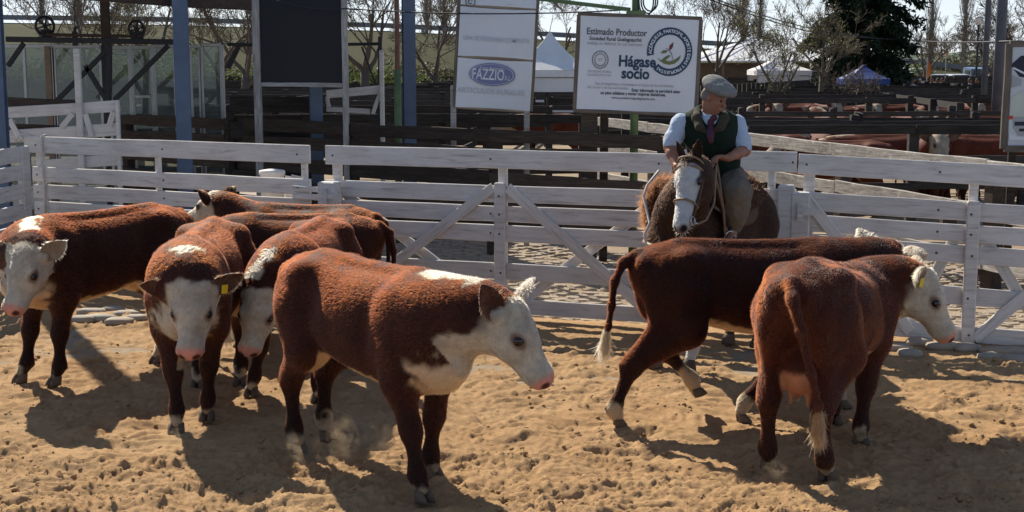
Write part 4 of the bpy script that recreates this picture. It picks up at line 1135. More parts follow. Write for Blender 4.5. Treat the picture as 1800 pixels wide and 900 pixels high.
# ------------------------------------------------------------------ printed boards
def flatmat(name, c, rough=0.6):
    if name in MATS: return MATS[name]
    return simple(name, c, rough, 0.04, 3, 0, 0.0)
simple('sign_white', (0.56, 0.60, 0.67), 0.5, 0.05, 2, 0, 0.04, dirt=(0.45, 0.45, 0.47), dirt_amt=0.4)  # bluish: skylight on the shaded boards is put into this white
flatmat('ink_navy', (0.020, 0.050, 0.095)); flatmat('ink_grey', (0.09, 0.095, 0.11)); flatmat('ink_lightgrey', (0.30, 0.31, 0.33)); flatmat('ink_olive', (0.13, 0.15, 0.065)); flatmat('ink_maroon', (0.14, 0.02, 0.035)); flatmat('ink_blue', (0.15, 0.18, 0.34)); flatmat('ink_faint', (0.43, 0.45, 0.50))
wood('frame_wood', (0.12, 0.10, 0.085), (0.19, 0.165, 0.14), (0.06, 0.05, 0.045), 0.8, 1, None, 0.3, 0.1)
_glyph = {}
def glyphs(body, size, align, bold):
    key = (body, size, align, bold)
    if key not in _glyph:
        cu = bpy.data.curves.new('lettering', 'FONT'); cu.body = body; cu.size = size; cu.align_x = align; cu.align_y = 'CENTER'; cu.offset = bold; cu.resolution_u = 3
        o = bpy.data.objects.new('lettering', cu); me = bpy.data.meshes.new_from_object(o)
        _glyph[key] = ([v.co.copy() for v in me.vertices], [tuple(q.vertices) for q in me.polygons])
        bpy.data.objects.remove(o); bpy.data.curves.remove(cu); bpy.data.meshes.remove(me)
    return _glyph[key]
def text(body, size, mat, parent, mw, align='CENTER', bold=0.0, name='lettering', sx=1.0):
    v, f = glyphs(body, size, align, bold)
    return obj(name, mesh(name, [(q.x * sx, q.y, q.z) for q in v], f), MATS[mat], parent, mw)
class Sign:
    "a flat board whose own plane runs u to the right and v up, from the lower left corner, in metres"
    def __init__(s, name, label, tl, tr, bl, Y, thick=0.02):
        s.TL, s.TR, s.BL = W(*tl, Y), W(*tr, Y), W(*bl, Y); s.w = (s.TR - s.TL).length; s.h = (s.TL - s.BL).length
        x = (s.TR - s.TL).normalized(); z = (s.TL - s.BL); z = (z - x * z.dot(x)).normalized(); n = x.cross(z)
        m = Matrix((x, z, n)).transposed().to_4x4(); m.translation = s.TL - z * s.h; s.m = m    # local: x right, y up, z to the viewer
        s.root = empty(name, (s.m.translation.x, Y, 0)); tag(s.root, label, 'sign')
    def at(s, u, v, d=0.003, r=0.0): return s.m @ Matrix.Translation((u * s.w, v * s.h, d)) @ Matrix.Rotation(r, 4, 'Z')
    def text(s, body, u, v, size, mat, **kw): return text(body, size, mat, s.root, s.at(u, v), **kw)
    def poly(s, name, pts, mat, d=0.004):
        mw = s.m @ Matrix.Translation((0, 0, d)); vs = [(p[0] * s.w, p[1] * s.h, 0) for p in pts]
        return obj(name, mesh(name, vs, [tuple(range(len(vs)))]), MATS[mat], s.root, mw)
    def ring(s, name, u, v, r0, r1, a0, a1, mat, d=0.004, n=48, asp=1.0):
        vs, fs = [], []
        for k in range(n + 1):
            an = a0 + (a1 - a0) * k / n
            for r in (r0, r1): vs.append((r * math.cos(an), r * math.sin(an) * asp, 0))
        for k in range(n): fs.append((2 * k, 2 * k + 1, 2 * k + 3, 2 * k + 2))
        fs = [f[::-1] if a1 > a0 else f for f in fs]
        return obj(name, mesh(name, vs, fs), MATS[mat], s.root, s.at(u, v, d))
    def arc_text(s, body, u, v_, r, a0, a1, size, mat, bold=0.0, inward=False, asp=1.0, d=0.006):
        n = len(body)
        wd = [0.35 if c in " .,'IÍil" else (1.3 if c in 'MW' else 1.0) for c in body]; tot = sum(wd) - (wd[0] + wd[-1]) / 2; acc = 0
        out = MB()
        for i, c in enumerate(body):
            an = a0 + (a1 - a0) * (acc / tot); acc += (wd[i] + (wd[i + 1] if i + 1 < n else 0)) / 2
            if c == ' ': continue
            p = (r * math.cos(an), r * math.sin(an) * asp); rot = an - math.pi / 2 if not inward else an + math.pi / 2
            m = Matrix.Translation((p[0], p[1], 0)) @ Matrix.Rotation(rot, 4, 'Z'); v, f = glyphs(c, size, 'CENTER', bold); out.add([m @ q for q in v], f)
        return out.build('lettering', MATS[mat], s.root, s.at(u, v_, d))
# the membership board
S2 = Sign('sign_board', 'white wooden-framed board with a dark ring emblem above the rider', (1020, 26), (1230, 34), (1004, 192), 16.75)
obj('panel', box_mesh('panel', (S2.w, S2.h, 0.02), (S2.w / 2, S2.h / 2, -0.012), 0.002), MATS['sign_white'], S2.root, S2.m)
for (a, b) in (((-0.02, 1.012), (1.02, 1.012)), ((-0.02, -0.012), (1.02, -0.012))):
    plank('frame', S2.at(*a, -0.02).translation, S2.at(*b, -0.02).translation, 0.045, 0.05, 'frame_wood', S2.root, S2.m.to_3x3() @ Vector((0, 1, 0)))
for u in (-0.012, 1.012):
    plank('frame', S2.at(u, -0.0, -0.02).translation, S2.at(u, 1.0, -0.02).translation, 0.05, 0.05, 'frame_wood', S2.root, S2.m.to_3x3() @ Vector((1, 0, 0)))
def uv2(px, py):   # picture of the board -> its own plane
    p = S2.m.inverted() @ W(px, py, 16.75); return p.x / S2.w, p.y / S2.h
S2.text('Estimado Productor', *uv2(1084, 57), 0.112, 'ink_grey', bold=0.0022, sx=0.80)
S2.text('Sociedad Rural Gualeguaychú', *uv2(1082, 69), 0.062, 'ink_grey', bold=0.0016, sx=0.86)
S2.text('trabaja en defensa de sus intereses', *uv2(1081, 77), 0.060, 'ink_lightgrey', sx=0.80)
S2.text('Hágase', *uv2(1120, 109), 0.185, 'ink_navy', bold=0.006, sx=0.86)
S2.text('socio', *uv2(1117, 130), 0.185, 'ink_navy', bold=0.006, sx=0.86)
S2.text('SOCIEDAD RURAL', *uv2(1054, 126), 0.040, 'ink_lightgrey', sx=0.9)
S2.text('GUALEGUAYCHÚ', *uv2(1053, 132), 0.040, 'ink_lightgrey', sx=0.9)
S2.text('Sea protagonista y manténgase al tanto de las novedades', *uv2(1115, 149), 0.052, 'ink_lightgrey', sx=0.80)
S2.text('del sector y de sus actividades.', *uv2(1069, 154), 0.052, 'ink_lightgrey', sx=0.78)
S2.text('Estar informado le permitirá estar', *uv2(1153, 160), 0.054, 'ink_grey', bold=0.0018, sx=0.80)
S2.text('un paso adelante y tomar mejores decisiones.', *uv2(1113, 165), 0.054, 'ink_grey', bold=0.0018, sx=0.80)
S2.text('www.sociedadruralgualeguaychu.com', *uv2(1113, 173), 0.042, 'ink_grey', bold=0.0006, sx=0.84)
cu_, cv_ = uv2(1177, 91); sc2 = FPX / 16.75
A_ = math.radians
S2.ring('emblem_ring', cu_, cv_, 27.5 / sc2, 39.5 / sc2, A_(192), A_(-133), 'ink_navy', asp=1.06)
S2.arc_text('ACÉRQUESE, PARTICIPE, APORTE IDEAS Y PROPUESTAS', cu_, cv_, 33.4 / sc2, A_(184), A_(-124), 0.054, 'sign_white', bold=0.0012, asp=1.06)
def uvp(l): return [uv2(*p) for p in l]
S2.poly('emblem_hand', uvp([(1155, 101), (1162, 106), (1170, 99), (1177, 96), (1178, 99), (1170, 106), (1176, 108), (1186, 105), (1197, 97), (1194, 105), (1186, 112), (1176, 114), (1167, 112), (1160, 107)]), 'ink_olive')
S2.poly('emblem_leaf', uvp([(1161, 93), (1166, 88), (1174, 88), (1171, 93), (1165, 94)]), 'ink_olive')
S2.poly('emblem_leaf', uvp([(1176, 87), (1177, 80), (1184, 74), (1183, 82), (1179, 88)]), 'ink_maroon')
S2.poly('emblem_stem', uvp([(1168, 84), (1174, 87), (1180, 95), (1182, 105), (1183, 105), (1181, 94), (1175, 86)]), 'ink_grey', 0.005)
eu, ev = uv2(1055, 105)
S2.ring('seal_ring', eu, ev, 13.2 / sc2, 14.3 / sc2, 0, 2 * math.pi, 'ink_grey', asp=1.1); S2.ring('seal_ring', eu, ev, 8.6 / sc2, 9.4 / sc2, 0, 2 * math.pi, 'ink_grey', asp=1.1)
S2.arc_text('SOCIEDAD RURAL', eu, ev, 11.2 / sc2, A_(200), A_(-20), 0.026, 'ink_grey', asp=1.1); S2.arc_text('GUALEGUAYCHÚ', eu, ev, 11.2 / sc2, A_(215), A_(325), 0.024, 'ink_grey', inward=True, asp=1.1)
S2.text('ENTRE\nRIOS', eu, ev, 0.022, 'ink_lightgrey')
for px, w in ((1036, 0.20), (1062, 0.10)):
    p = W(px, 220, 16.95); upright('post', (p.x, 16.95, 0), w, 0.12, W(px, 180, 16.95).z, 'dark_wood', S2.root)
# the supplier's board, faded print on stretched canvas
S1 = Sign('sign_board', 'tall faded white banner board with a blue oval print', (811, -60), (948, -52), (799, 188), 18.25)
def uv1(px, py): p = S1.m.inverted() @ W(px, py, 18.25); return p.x / S1.w, p.y / S1.h
def canvas(v0, v1, sag):
    vs, fs = [], []; n, k = 14, 10
    for i in range(n + 1):
        for j in range(k + 1):
            u = i / n; t = j / k; e = sag * math.sin(math.pi * u) * ((1 - t) ** 6 - t ** 6) ; vs.append(((0.015 + 0.97 * u) * S1.w, (v0 + (v1 - v0) * t) * S1.h + e, 0.012 * math.sin(u * 9 + v0 * 20) * math.sin(math.pi * t)))
    for i in range(n):
        for j in range(k): a = i * (k + 1) + j; fs.append((a, a + k + 1, a + k + 2, a + 1))
    o = obj('canvas', mesh('canvas', vs, fs, True), MATS['sign_white'], S1.root, S1.m); return o
vA, vB = uv1(870, 103)[1], uv1(876, 13)[1]
canvas(0.0, vA - 0.006, 0.012); canvas(vA + 0.006, vB - 0.006, 0.012); canvas(vB + 0.006, 0.995, 0.006)
for u in (-0.005, 1.005): plank('frame', S1.at(u, 0.0, -0.03).translation, S1.at(u, 1.0, -0.03).translation, 0.045, 0.05, 'frame_wood', S1.root, S1.m.to_3x3() @ Vector((1, 0, 0)))
for v in (0.0, vA, vB): plank('frame', S1.at(0.02, v, -0.045).translation, S1.at(0.98, v, -0.045).translation, 0.05, 0.03, 'frame_wood', S1.root, S1.m.to_3x3() @ Vector((0, 1, 0)))
for px in (797, 926):
    p = W(px, 200, 18.3); upright('post', (p.x, 18.3, 0), 0.075, 0.05, W(px, 150, 18.3).z, 'flaking_paint', S1.root)
def over(o): o.matrix_basis = o.matrix_basis @ Matrix.Translation((0, 0, 0.022)); return o
over(S1.text('UPA VETERINARIA COMPLETA', *uv1(873, 70), 0.083, 'ink_faint', bold=0.001, sx=0.78))
over(S1.text('ARTICULOS RURALES', *uv1(863, 161), 0.098, 'ink_faint', bold=0.001, sx=0.95))
ou, ov = uv1(865, 131); s1 = FPX / 18.25
over(S1.ring('oval_logo', ou, ov, 0.0001, 40 / s1, 0, 2 * math.pi, 'ink_blue', 0.004, 48, 0.49)); over(S1.ring('oval_line', ou, ov, 36.5 / s1, 37.5 / s1, 0, 2 * math.pi, 'sign_white', 0.008, 48, 0.47))
over(S1.text('FAZZIO', ou - 0.05, ov - 0.005, 0.20, 'sign_white', bold=0.002, sx=0.62)).matrix_basis @= Matrix.Translation((0, 0, 0.006))
over(S1.text('S.R.L.', ou + 0.19, ov - 0.022, 0.085, 'sign_white', sx=0.7)).matrix_basis @= Matrix.Translation((0, 0, 0.006))
over(S1.text('Juan Antonio', ou, ov + 0.043, 0.062, 'sign_white')).matrix_basis @= Matrix.Translation((0, 0, 0.006))
over(S1.text('www.agroinsumos.com.ar', uv1(905, 8)[0], uv1(905, 8)[1], 0.035, 'ink_faint')) if False else None
over(S1.ring('round_logo', uv1(827, 3)[0], uv1(827, 3)[1], 0.055, 0.068, 0, 2 * math.pi, 'ink_grey')); over(S1.ring('round_logo', uv1(827, 3)[0], uv1(827, 3)[1], 0.02, 0.034, 0.6, 5.5, 'ink_grey'))
over(S1.text('www.', uv1(897, 8)[0], uv1(897, 8)[1], 0.035, 'ink_faint'))
# framed truck poster at the right edge
S3 = Sign('poster_board', 'framed picture of a truck at the right edge of the yard', (1779, 82), (1905, 82), (1771, 256), 15.3)
flatmat('print_sky', (0.50, 0.54, 0.60)); flatmat('print_dark', (0.02, 0.022, 0.04)); flatmat('print_grey', (0.30, 0.32, 0.34)); flatmat('print_pale', (0.46, 0.50, 0.46)); flatmat('print_red', (0.5, 0.05, 0.02))
obj('panel', box_mesh('panel', (S3.w, S3.h, 0.02), (S3.w / 2, S3.h / 2, -0.012), 0.002), MATS['print_sky'], S3.root, S3.m)
def uv3(px, py): p = S3.m.inverted() @ W(px, py, 15.3); return p.x / S3.w, p.y / S3.h
for nm, pts, mt, d in (('print_patch', [(1779, 112), (1795, 98), (1900, 96), (1900, 150), (1792, 135), (1779, 118)], 'print_dark', 0.003), ('print_patch', [(1776, 172), (1800, 158), (1900, 150), (1900, 205), (1775, 205)], 'print_pale', 0.004), ('print_patch', [(1781, 206), (1900, 204), (1900, 240), (1790, 238), (1781, 225)], 'print_grey', 0.006),
                       ('print_patch', [(1779, 120), (1782, 118), (1900, 175), (1900, 182)], 'sign_white', 0.005), ('print_patch', [(1772, 204), (1781, 203), (1779, 210), (1772, 210)], 'print_red', 0.007), ('print_patch', [(1774, 234), (1790, 240), (1900, 241), (1900, 246), (1773, 246)], 'sign_white', 0.007),
                       ('print_patch', [(1783, 214), (1900, 212), (1900, 220), (1783, 221)], 'print_dark', 0.008), ('print_patch', [(1791, 226), (1900, 226), (1900, 231), (1791, 231)], 'print_dark', 0.008), ('print_patch', [(1779, 132), (1796, 140), (1794, 150), (1778, 154)], 'print_grey', 0.006)):
    S3.poly(nm, [uv3(*q) for q in pts], mt, d)
for (a, b, up_) in (((-0.03, 1.03), (1.03, 1.03), (0, 1, 0)), ((-0.03, -0.03), (1.03, -0.03), (0, 1, 0)), ((-0.04, -0.03), (-0.04, 1.03), (1, 0, 0)), ((1.04, -0.03), (1.04, 1.03), (1, 0, 0))):
    plank('frame', S3.at(*a, -0.01).translation, S3.at(*b, -0.01).translation, 0.075, 0.05, 'frame_wood', S3.root, S3.m.to_3x3() @ Vector(up_))
for u in (0.1, 0.9): q = S3.at(u, 0).translation; upright('post', (q.x, q.y + 0.05, 0), 0.09, 0.06, q.z, 'dark_wood', S3.root)
# ------------------------------------------------------------------ cattle pens behind
PB = [(1.44, 0.15), (1.13, 0.14), (0.82, 0.14), (0.50, 0.14)]
def cross(label, y, x0, x1, seg=2.6, joined=False, slope=0.0, boards=PB):
    plank_fence(label, (x0, y - slope * x0, 0), (x1, y - slope * x1, 0), boards, seg, 'pen_wood', (0.15, 0.15, 1.58), 'pen_fence', 'dark rail fences of the cattle pens', joined)
cross('nearest pen fence behind the sunlit grey fence, with heavy posts', 20.6, 3.55, 11.0, 1.2 * 2, slope=0.02, boards=[(1.47, 0.14), (1.02, 0.12), (0.62, 0.12)])
cross('slim pen fence between the two nearest rows', 23.9, 3.0, 12.0, 2.6, boards=[(1.40, 0.11), (0.95, 0.11), (0.5, 0.11)])
cross('slim pen fence right behind the second row', 29.3, 1.8, 14.5, 2.8, boards=[(1.36, 0.11), (0.95, 0.11), (0.5, 0.11)])
cross('second pen fence on the right, in front of the far cattle row', 26.5, 2.2, 13.5, 2.4, boards=[(1.33, 0.13), (0.88, 0.13), (0.45, 0.13)])
cross('third pen fence on the right, behind the far cattle row', 36.5, 1.0, 18.0, 3.0, boards=[(1.42, 0.14), (1.0, 0.13), (0.6, 0.13)])
cross('near pen fence seen below the tall banner board', 25.0, -9.0, 1.3, 2.6)
cross('pen fence seen between the blackboard and the banner', 29.5, -11.0, 0.8, 2.8)
far_rows = [(33.5, -13, 0.5), (39.5, -14, 19), (42.5, -16, 20), (47.5, -18, 22), (53, -20, 24), (59, -22, 27), (66, -25, 30), (74, -28, 33), (83, -32, 37)]
nth = ['fourth', 'fifth', 'sixth', 'seventh', 'eighth', 'ninth', 'tenth', 'eleventh', 'twelfth']
for (y, x0, x1), w in zip(far_rows, nth): cross('far pen fence, %s row of dark rails counted from the ring' % w, y, x0, x1, 3.0, True)
for i, (x, y0, y1) in enumerate(((-6.5, 30, 84), (-1.2, 30, 84), (4.6, 34, 84), (10.2, 31, 84), (16.5, 36, 84))):
    plank_fence('far pen fence running away, %s from the cabin side' % ('first', 'second', 'third', 'fourth', 'fifth')[i], (x, y0, 0), (x + 0.10 * (y1 - y0), y1, 0), PB, 3.0, 'pen_wood', (0.15, 0.15, 1.55), 'pen_fence', 'dark rail fences of the cattle pens', True)
# catwalk with many short posts by the young tree
cw = MB(); p0, p1 = W(1225, 172, 42), W(1420, 150, 55)
for k in range(26):
    q = p0.lerp(p1, k / 25); cw.box((q.x, q.y, 0.85), (0.14, 0.14, 1.7))
o = cw.build('catwalk_posts', MATS['pen_wood']); o['kind'] = 'stuff'; tag(o, 'row of short dark catwalk posts by the young tree', 'posts')

# cattle in the pens
def pen_cow_mesh(seed, poll, hdir):
    r = cow('pen_cow', None, (0, -50), 0, poll, hdir, strands=0, h=0.028, seed=seed, tone=(3.6, 3.4, 2.8), ears=((0.3, 0.9, 0.2), (0.3, 0.9, 0.2)))
    return r
pc = [pen_cow_mesh(31, (1.12, 0.1, 1.18), (0.8, 0.2, -0.5)), pen_cow_mesh(32, (0.95, 0.15, 1.36), (0.75, 0.1, -0.62)), pen_cow_mesh(33, (0.98, -0.25, 1.30), (0.6, -0.5, -0.6))]
def tree_copy(root, mw, label):
    r = root.copy(); COL.objects.link(r); r.matrix_basis = mw; r['label'] = label; r['category'] = 'cow'; r['group'] = 'cattle waiting in the pens'
    for c in root.children: d = c.copy(); COL.objects.link(d); d.parent = r
    return r
spots = [(1480, 22.3, 175, 0, 'red cow side on at the head of the nearest pen row'), (1560, 22.8, 182, 0, 'dark red cow behind the second heavy pen post'), (1622, 22.6, -100, 1, 'white-faced cow staring out of the nearest pen'), (1668, 23.4, -95, 2, 'white-faced cow half hidden by a red flank in the nearest pen'), (1720, 22.4, 3, 0, 'red cow lying along the rail next to the truck poster'),
         (1335, 23.6, 178, 1, 'cow showing only its red back just right of the rider'), (1405, 32.2, 176, 0, 'bright red cow in the far row nearest the rider'), (1462, 31.4, 95, 1, 'cow with pale head in the far pen row, second from the rider'), (1530, 32.6, 184, 0, 'cow in the middle of the far pen row with a straight red back'), (1590, 31.6, -92, 1, 'white-faced cow looking over the rail of the far pen row'),
         (1650, 32.0, 170, 2, 'cow in the far pen row just left of the tall dark pole'), (1715, 32.2, 190, 0, 'orange-red cow in the far pen row beside the poster'), (1745, 31.2, 175, 1, 'last cow of the far pen row, partly behind the poster'), (965, 33.0, 178, 0, 'red cow glimpsed under the white tent'), (1500, 24.6, -88, 2, 'cow facing out between two red flanks in the near pen'), (1545, 33.2, 20, 0, 'hindmost red cow, back just over the third pen fence'),
         (1350, 38.2, -95, 1, 'tiny white-faced cow by the foot of the young tree'), (1390, 38.0, 175, 0, 'tiny red cow right of the young tree foot'), (1440, 38.4, -85, 1, 'tiny white-faced cow below the leafy tree'), (1480, 38.0, 170, 0, 'tiny red cow below the blue tent'), (1520, 38.5, -95, 1, 'tiny white-faced cow below the conifer'), (1565, 38.1, 184, 0, 'tiny red cow right of the conifer foot'), (1610, 38.4, -90, 1, 'tiny white-faced cow below the orange flag'), (1660, 38.0, 176, 0, 'tiny red cow below the parked cars'), (1700, 38.3, -80, 2, 'tiny white-faced cow left of the thick dark pole'),
         (1375, 24.9, -90, 1, 'white-faced cow between the slim rails nearest the rider'), (1440, 25.2, -85, 1, 'white-faced cow between the slim rails, second from the rider'), (1690, 25.0, -92, 1, 'white-faced cow between the slim rails near the poster')]
for i, (px, Y, yaw, k, lab) in enumerate(spots):
    X = (px - 900) / FPX * Y; s_ = 0.95 + 0.08 * ((i * 37) % 10) / 10
    tree_copy(pc[k], Matrix.Translation((X, Y, -0.03)) @ Matrix.Rotation(math.radians(yaw), 4, 'Z') @ Matrix.Scale(s_, 4), lab)
for r in pc:
    for c in list(r.children): bpy.data.objects.remove(c)
    bpy.data.objects.remove(r)

# ------------------------------------------------------------------ trees
simple('bark', (0.105, 0.085, 0.068), 0.9, 0.35, 20, bmp=0.6)
simple('pale_bark', (0.20, 0.175, 0.145), 0.9, 0.3, 20, bmp=0.5)
def leaf_material(name, c, var=0.35, trans=0.35):
    m, nt, b, out = newmat(name)
    v = coords(nt, (1, 1, 1), 'Object', False); n = noise(nt, v, 1.3, 4, 0.7)
    col = ramp(nt, n, [(0.3, tuple(x * (1 - var) for x in c)), (0.7, tuple(x * (1 + var) for x in c))])
    L(nt, col, b.inputs['Base Color']); b.inputs['Roughness'].default_value = 0.6; b.inputs['Specular IOR Level'].default_value = 0.2
    tl = N(nt, 'ShaderNodeBsdfTranslucent'); L(nt, col, tl.inputs['Color']); mx = N(nt, 'ShaderNodeMixShader'); mx.inputs[0].default_value = trans
    L(nt, b.outputs[0], mx.inputs[1]); L(nt, tl.outputs[0], mx.inputs[2]); L(nt, mx.outputs[0], out.inputs['Surface']); MATS[name] = m
leaf_material('young_leaf', (0.16, 0.17, 0.035)); leaf_material('bush_leaf', (0.085, 0.115, 0.030)); leaf_material('conifer_needle', (0.016, 0.030, 0.014), 0.4, 0.12); leaf_material('brush_leaf', (0.075, 0.075, 0.035))
def grow(rg, p, d, ln, r, depth, out, up=0.15, wob=0.25, kids=(3, 5), ang=0.7, shrink=0.62):
    n = 4 if depth > 0 else 3; pts = [p.copy()]; rad = [r]; q = p.copy(); dd = d.copy()
    for i in range(n):
        dd = (dd + Vector((rg.gauss(0, wob), rg.gauss(0, wob), rg.gauss(0, wob) + up)) * 0.5).normalized(); q = q + dd * (ln / n); pts.append(q.copy()); rad.append(max(0.004, r * (1 - 0.6 * (i + 1) / n)))
    out.append((depth, pts, rad))
    if depth == 0: return
    for k in range(rg.randint(*kids)):
        t = rg.uniform(0.35, 1.0); j = min(n - 1, int(t * n)); b = pts[j].lerp(pts[j + 1], t * n - j) if j < n else pts[-1]
        ax = Vector((rg.gauss(0, 1), rg.gauss(0, 1), rg.gauss(0, 1))).normalized(); nd = (dd + ax * ang * rg.uniform(0.7, 1.4)).normalized()
        grow(rg, b, nd, ln * shrink * rg.uniform(0.75, 1.15), max(0.006, rad[min(j + 1, n)] * 0.62), depth - 1, out, up, wob, kids, ang, shrink)
def bare_tree(label, px, Y, H, seed, depth=5, r=0.16, spread=0.75, leaves=0, leafmat='young_leaf', bark='bark', up=0.12, kids=(3, 6), fork=1, trunk=0.28, group='bare trees behind the yards', size=0.09, minr=0.008):
    rg = random.Random(seed); base = Vector(((px - 900) / FPX * Y, Y, -0.05)); root = empty('bare_tree', base); tag(root, label, 'tree', group); out = []
    top = base + Vector((rg.uniform(-0.1, 0.1), 0, H * trunk)); tp = [base, base.lerp(top, 0.5) + Vector((rg.uniform(-0.05, 0.05), 0, 0)), top]
    for k in range(3 + fork):
        a = 2 * math.pi * k / (3 + fork) + rg.uniform(-0.4, 0.4); d = Vector((math.cos(a) * spread, math.sin(a) * spread, 1.0)).normalized()
        grow(rg, top - Vector((0, 0, rg.uniform(0, 0.25) * H * trunk)), d, H * 0.34 * rg.uniform(0.85, 1.15), r * 0.55, depth - 1, out, up, 0.28, kids, 0.75)
    mt, mc, ml = MB(), MB(), MB(); mt.tube(tp, [r * 1.25, r, r * 0.85], 9)
    for dep, pts, rad in out:
        (mt if dep >= depth - 1 else mc).tube(pts, [max(x, minr) for x in rad], 6 if dep >= depth - 1 else (4 if dep > 1 else 3), False)
    mt.build('trunk', MATS[bark], root, None, True); cr = mc.build('crown', MATS[bark], root, None, True)
    if leaves:
        tips = [o for o in out if o[0] <= 1]
        for _ in range(leaves):
            _, pts, _r = rg.choice(tips); c = rg.choice(pts) + Vector((rg.gauss(0, 0.05), rg.gauss(0, 0.05), rg.gauss(0, 0.05))); a = Vector((rg.gauss(0, 1), rg.gauss(0, 1), rg.gauss(0, 1))).normalized() * size * rg.uniform(0.5, 1.2); b = a.orthogonal().normalized() * size * 0.45
            ml.add([c - b, c + a * 0.5 - b * 0.2, c + a, c + a * 0.45 + b], [(0, 1, 2, 3)])
        ml.build('leaves', MATS[leafmat], cr)['kind'] = 'stuff'
    return root
bare_tree('bare spreading tree with budding twigs left of the blue column', 268, 58, 8.5, 1, 5, 0.20, 0.9, 900)
bare_tree('bare twiggy tree right behind the pulley rail', 165, 52, 7.5, 21, 5, 0.15, 0.8, 500, kids=(4, 5))
bare_tree('bare twiggy tree just left of the blackboard', 432, 50, 7.5, 22, 5, 0.16, 0.8, 400, kids=(4, 5))
bare_tree('bare tree between the blue column and the blackboard', 390, 62, 8.0, 2, 5, 0.17, 0.7, 500)
bare_tree('bare tree close to the right post of the blackboard', 645, 55, 8.0, 3, 5, 0.20, 0.8, 250)
bare_tree('bare crooked tree left of the tall banner board', 768, 60, 7.0, 4, 5, 0.16, 0.6, 200)
bare_tree('bare tree showing between the two printed boards', 985, 75, 8.5, 5, 5, 0.18, 0.75, 200)
bare_tree('bare branching tree at the right side of the ring emblem board', 1255, 66, 7.5, 6, 5, 0.15, 0.85, 350)
bare_tree('young tree with fresh yellow-green leaves left of the rider view', 1365, 44, 4.9, 8, 5, 0.10, 0.75, 1300, kids=(3, 5), trunk=0.30, size=0.07, minr=0.006)
bare_tree('young tree with fresh leaves in front of the dark conifer', 1440, 45, 4.9, 9, 5, 0.09, 0.8, 900, trunk=0.42, size=0.07, minr=0.005)
bare_tree('leafless shrub tree beside the orange flag', 1618, 78, 6.0, 10, 5, 0.14, 0.65, 150)
bare_tree('leafless round tree behind the tall dark poles', 1735, 85, 6.8, 11, 5, 0.16, 0.75, 300)
bare_tree('leafless tree rising above the truck poster', 1805, 55, 7.0, 12, 5, 0.17, 0.8, 100)
bare_tree('pale bare bush at the foot of the dark conifer', 1500, 42, 3.6, 14, 5, 0.07, 1.0, 0, trunk=0.2, minr=0.005)
def poplar(label, px, Y, H, seed):
    rg = random.Random(seed); base = Vector(((px - 900) / FPX * Y, Y, 0)); root = empty('poplar', base); tag(root, label, 'tree', 'bare poplars'); mt, mc = MB(), MB()
    mt.tube([base, base + Vector((0, 0, H * 0.5)), base + Vector((0, 0, H))], [0.22, 0.13, 0.02], 8)
    for k in range(150):
        z = H * rg.uniform(0.12, 0.97); a = rg.uniform(0, 6.28); ln = (0.10 + 0.13 * math.sin(math.pi * z / H)) * H * rg.uniform(0.5, 1.1); p = base + Vector((0, 0, z)); d = Vector((math.cos(a) * 0.28, math.sin(a) * 0.28, 1)).normalized()
        mc.tube([p, p + d * ln * 0.5 + Vector((math.cos(a), math.sin(a), 0)) * 0.08, p + d * ln], [0.035, 0.025, 0.012], 3, False)
        for j in range(4):
            q = p + d * ln * rg.uniform(0.2, 0.9); a2 = rg.uniform(0, 6.28); mc.tube([q, q + Vector((math.cos(a2) * 0.25, math.sin(a2) * 0.25, 0.7)) * ln * 0.3], [0.018, 0.01], 3, False)
    mt.build('trunk', MATS['pale_bark'], root, None, True); mc.build('crown', MATS['pale_bark'], root)
for i, (px, Y, H) in enumerate(((85, 130, 15), (147, 125, 16), (752, 120, 13), (783, 118, 13), (1300, 130, 14), (1330, 135, 16), (1628, 110, 12), (1686, 105, 14))):
    poplar(['leftmost bare poplar above the pulley wheels', 'bare poplar between the two pulley wheels', 'bare poplar left of the banner board', 'bare poplar touching the banner board edge', 'bare poplar above the white hall roof', 'taller bare poplar above the white hall roof', 'bare poplar above the orange flag', 'bare poplar left of the street lamp'][i], px, Y, H, 40 + i)
def conifer():
    rg = random.Random(77); Y = 60; base = Vector(((1512 - 900) / FPX * Y, Y, 0)); root = empty('conifer', base); tag(root, 'tall dark evergreen conifer behind the pens', 'tree'); H = 17.0; mt, mc = MB(), MB()
    mt.tube([base, base + Vector((0, 0, H * 0.6)), base + Vector((0, 0, H))], [0.32, 0.2, 0.03], 10)
    for k in range(105):
        z = 2.0 + 6.6 * (k / 105) + rg.uniform(-0.15, 0.15); a = rg.uniform(0, 6.28); ln = 2.45 * rg.uniform(0.5, 1.12); hd = Vector((math.cos(a), math.sin(a), 0)); p = base + Vector((0, 0, z)); pts = []
        for i in range(6):
            t = i / 5; pts.append(p + hd * ln * t + Vector((0, 0, 0.25 * t - 0.75 * t * t)) * ln * 0.55)
        mt.tube(pts, [0.05, 0.042, 0.034, 0.026, 0.018, 0.01], 4, False)
        for _ in range(int(135 * ln)):
            t = rg.uniform(0.12, 1) ** 0.75; j = min(4, int(t * 5)); c = pts[j].lerp(pts[j + 1], t * 5 - j) + Vector((rg.gauss(0, 0.13), rg.gauss(0, 0.13), rg.gauss(-0.08, 0.12)))
            a_ = (hd * 0.4 + Vector((rg.gauss(0, 0.5), rg.gauss(0, 0.5), rg.gauss(-0.45, 0.4)))).normalized() * rg.uniform(0.16, 0.42); b_ = a_.orthogonal().normalized() * rg.uniform(0.04, 0.08)
            b_.rotate(Matrix.Rotation(rg.uniform(0, 6.28), 3, a_)); mc.add([c - b_, c + a_ * 0.6 - b_ * 0.7, c + a_, c + a_ * 0.4 + b_], [(0, 1, 2, 3)])
    mt.build('trunk', MATS['bark'], root, None, True); mc.build('crown', MATS['conifer_needle'], root)
conifer()
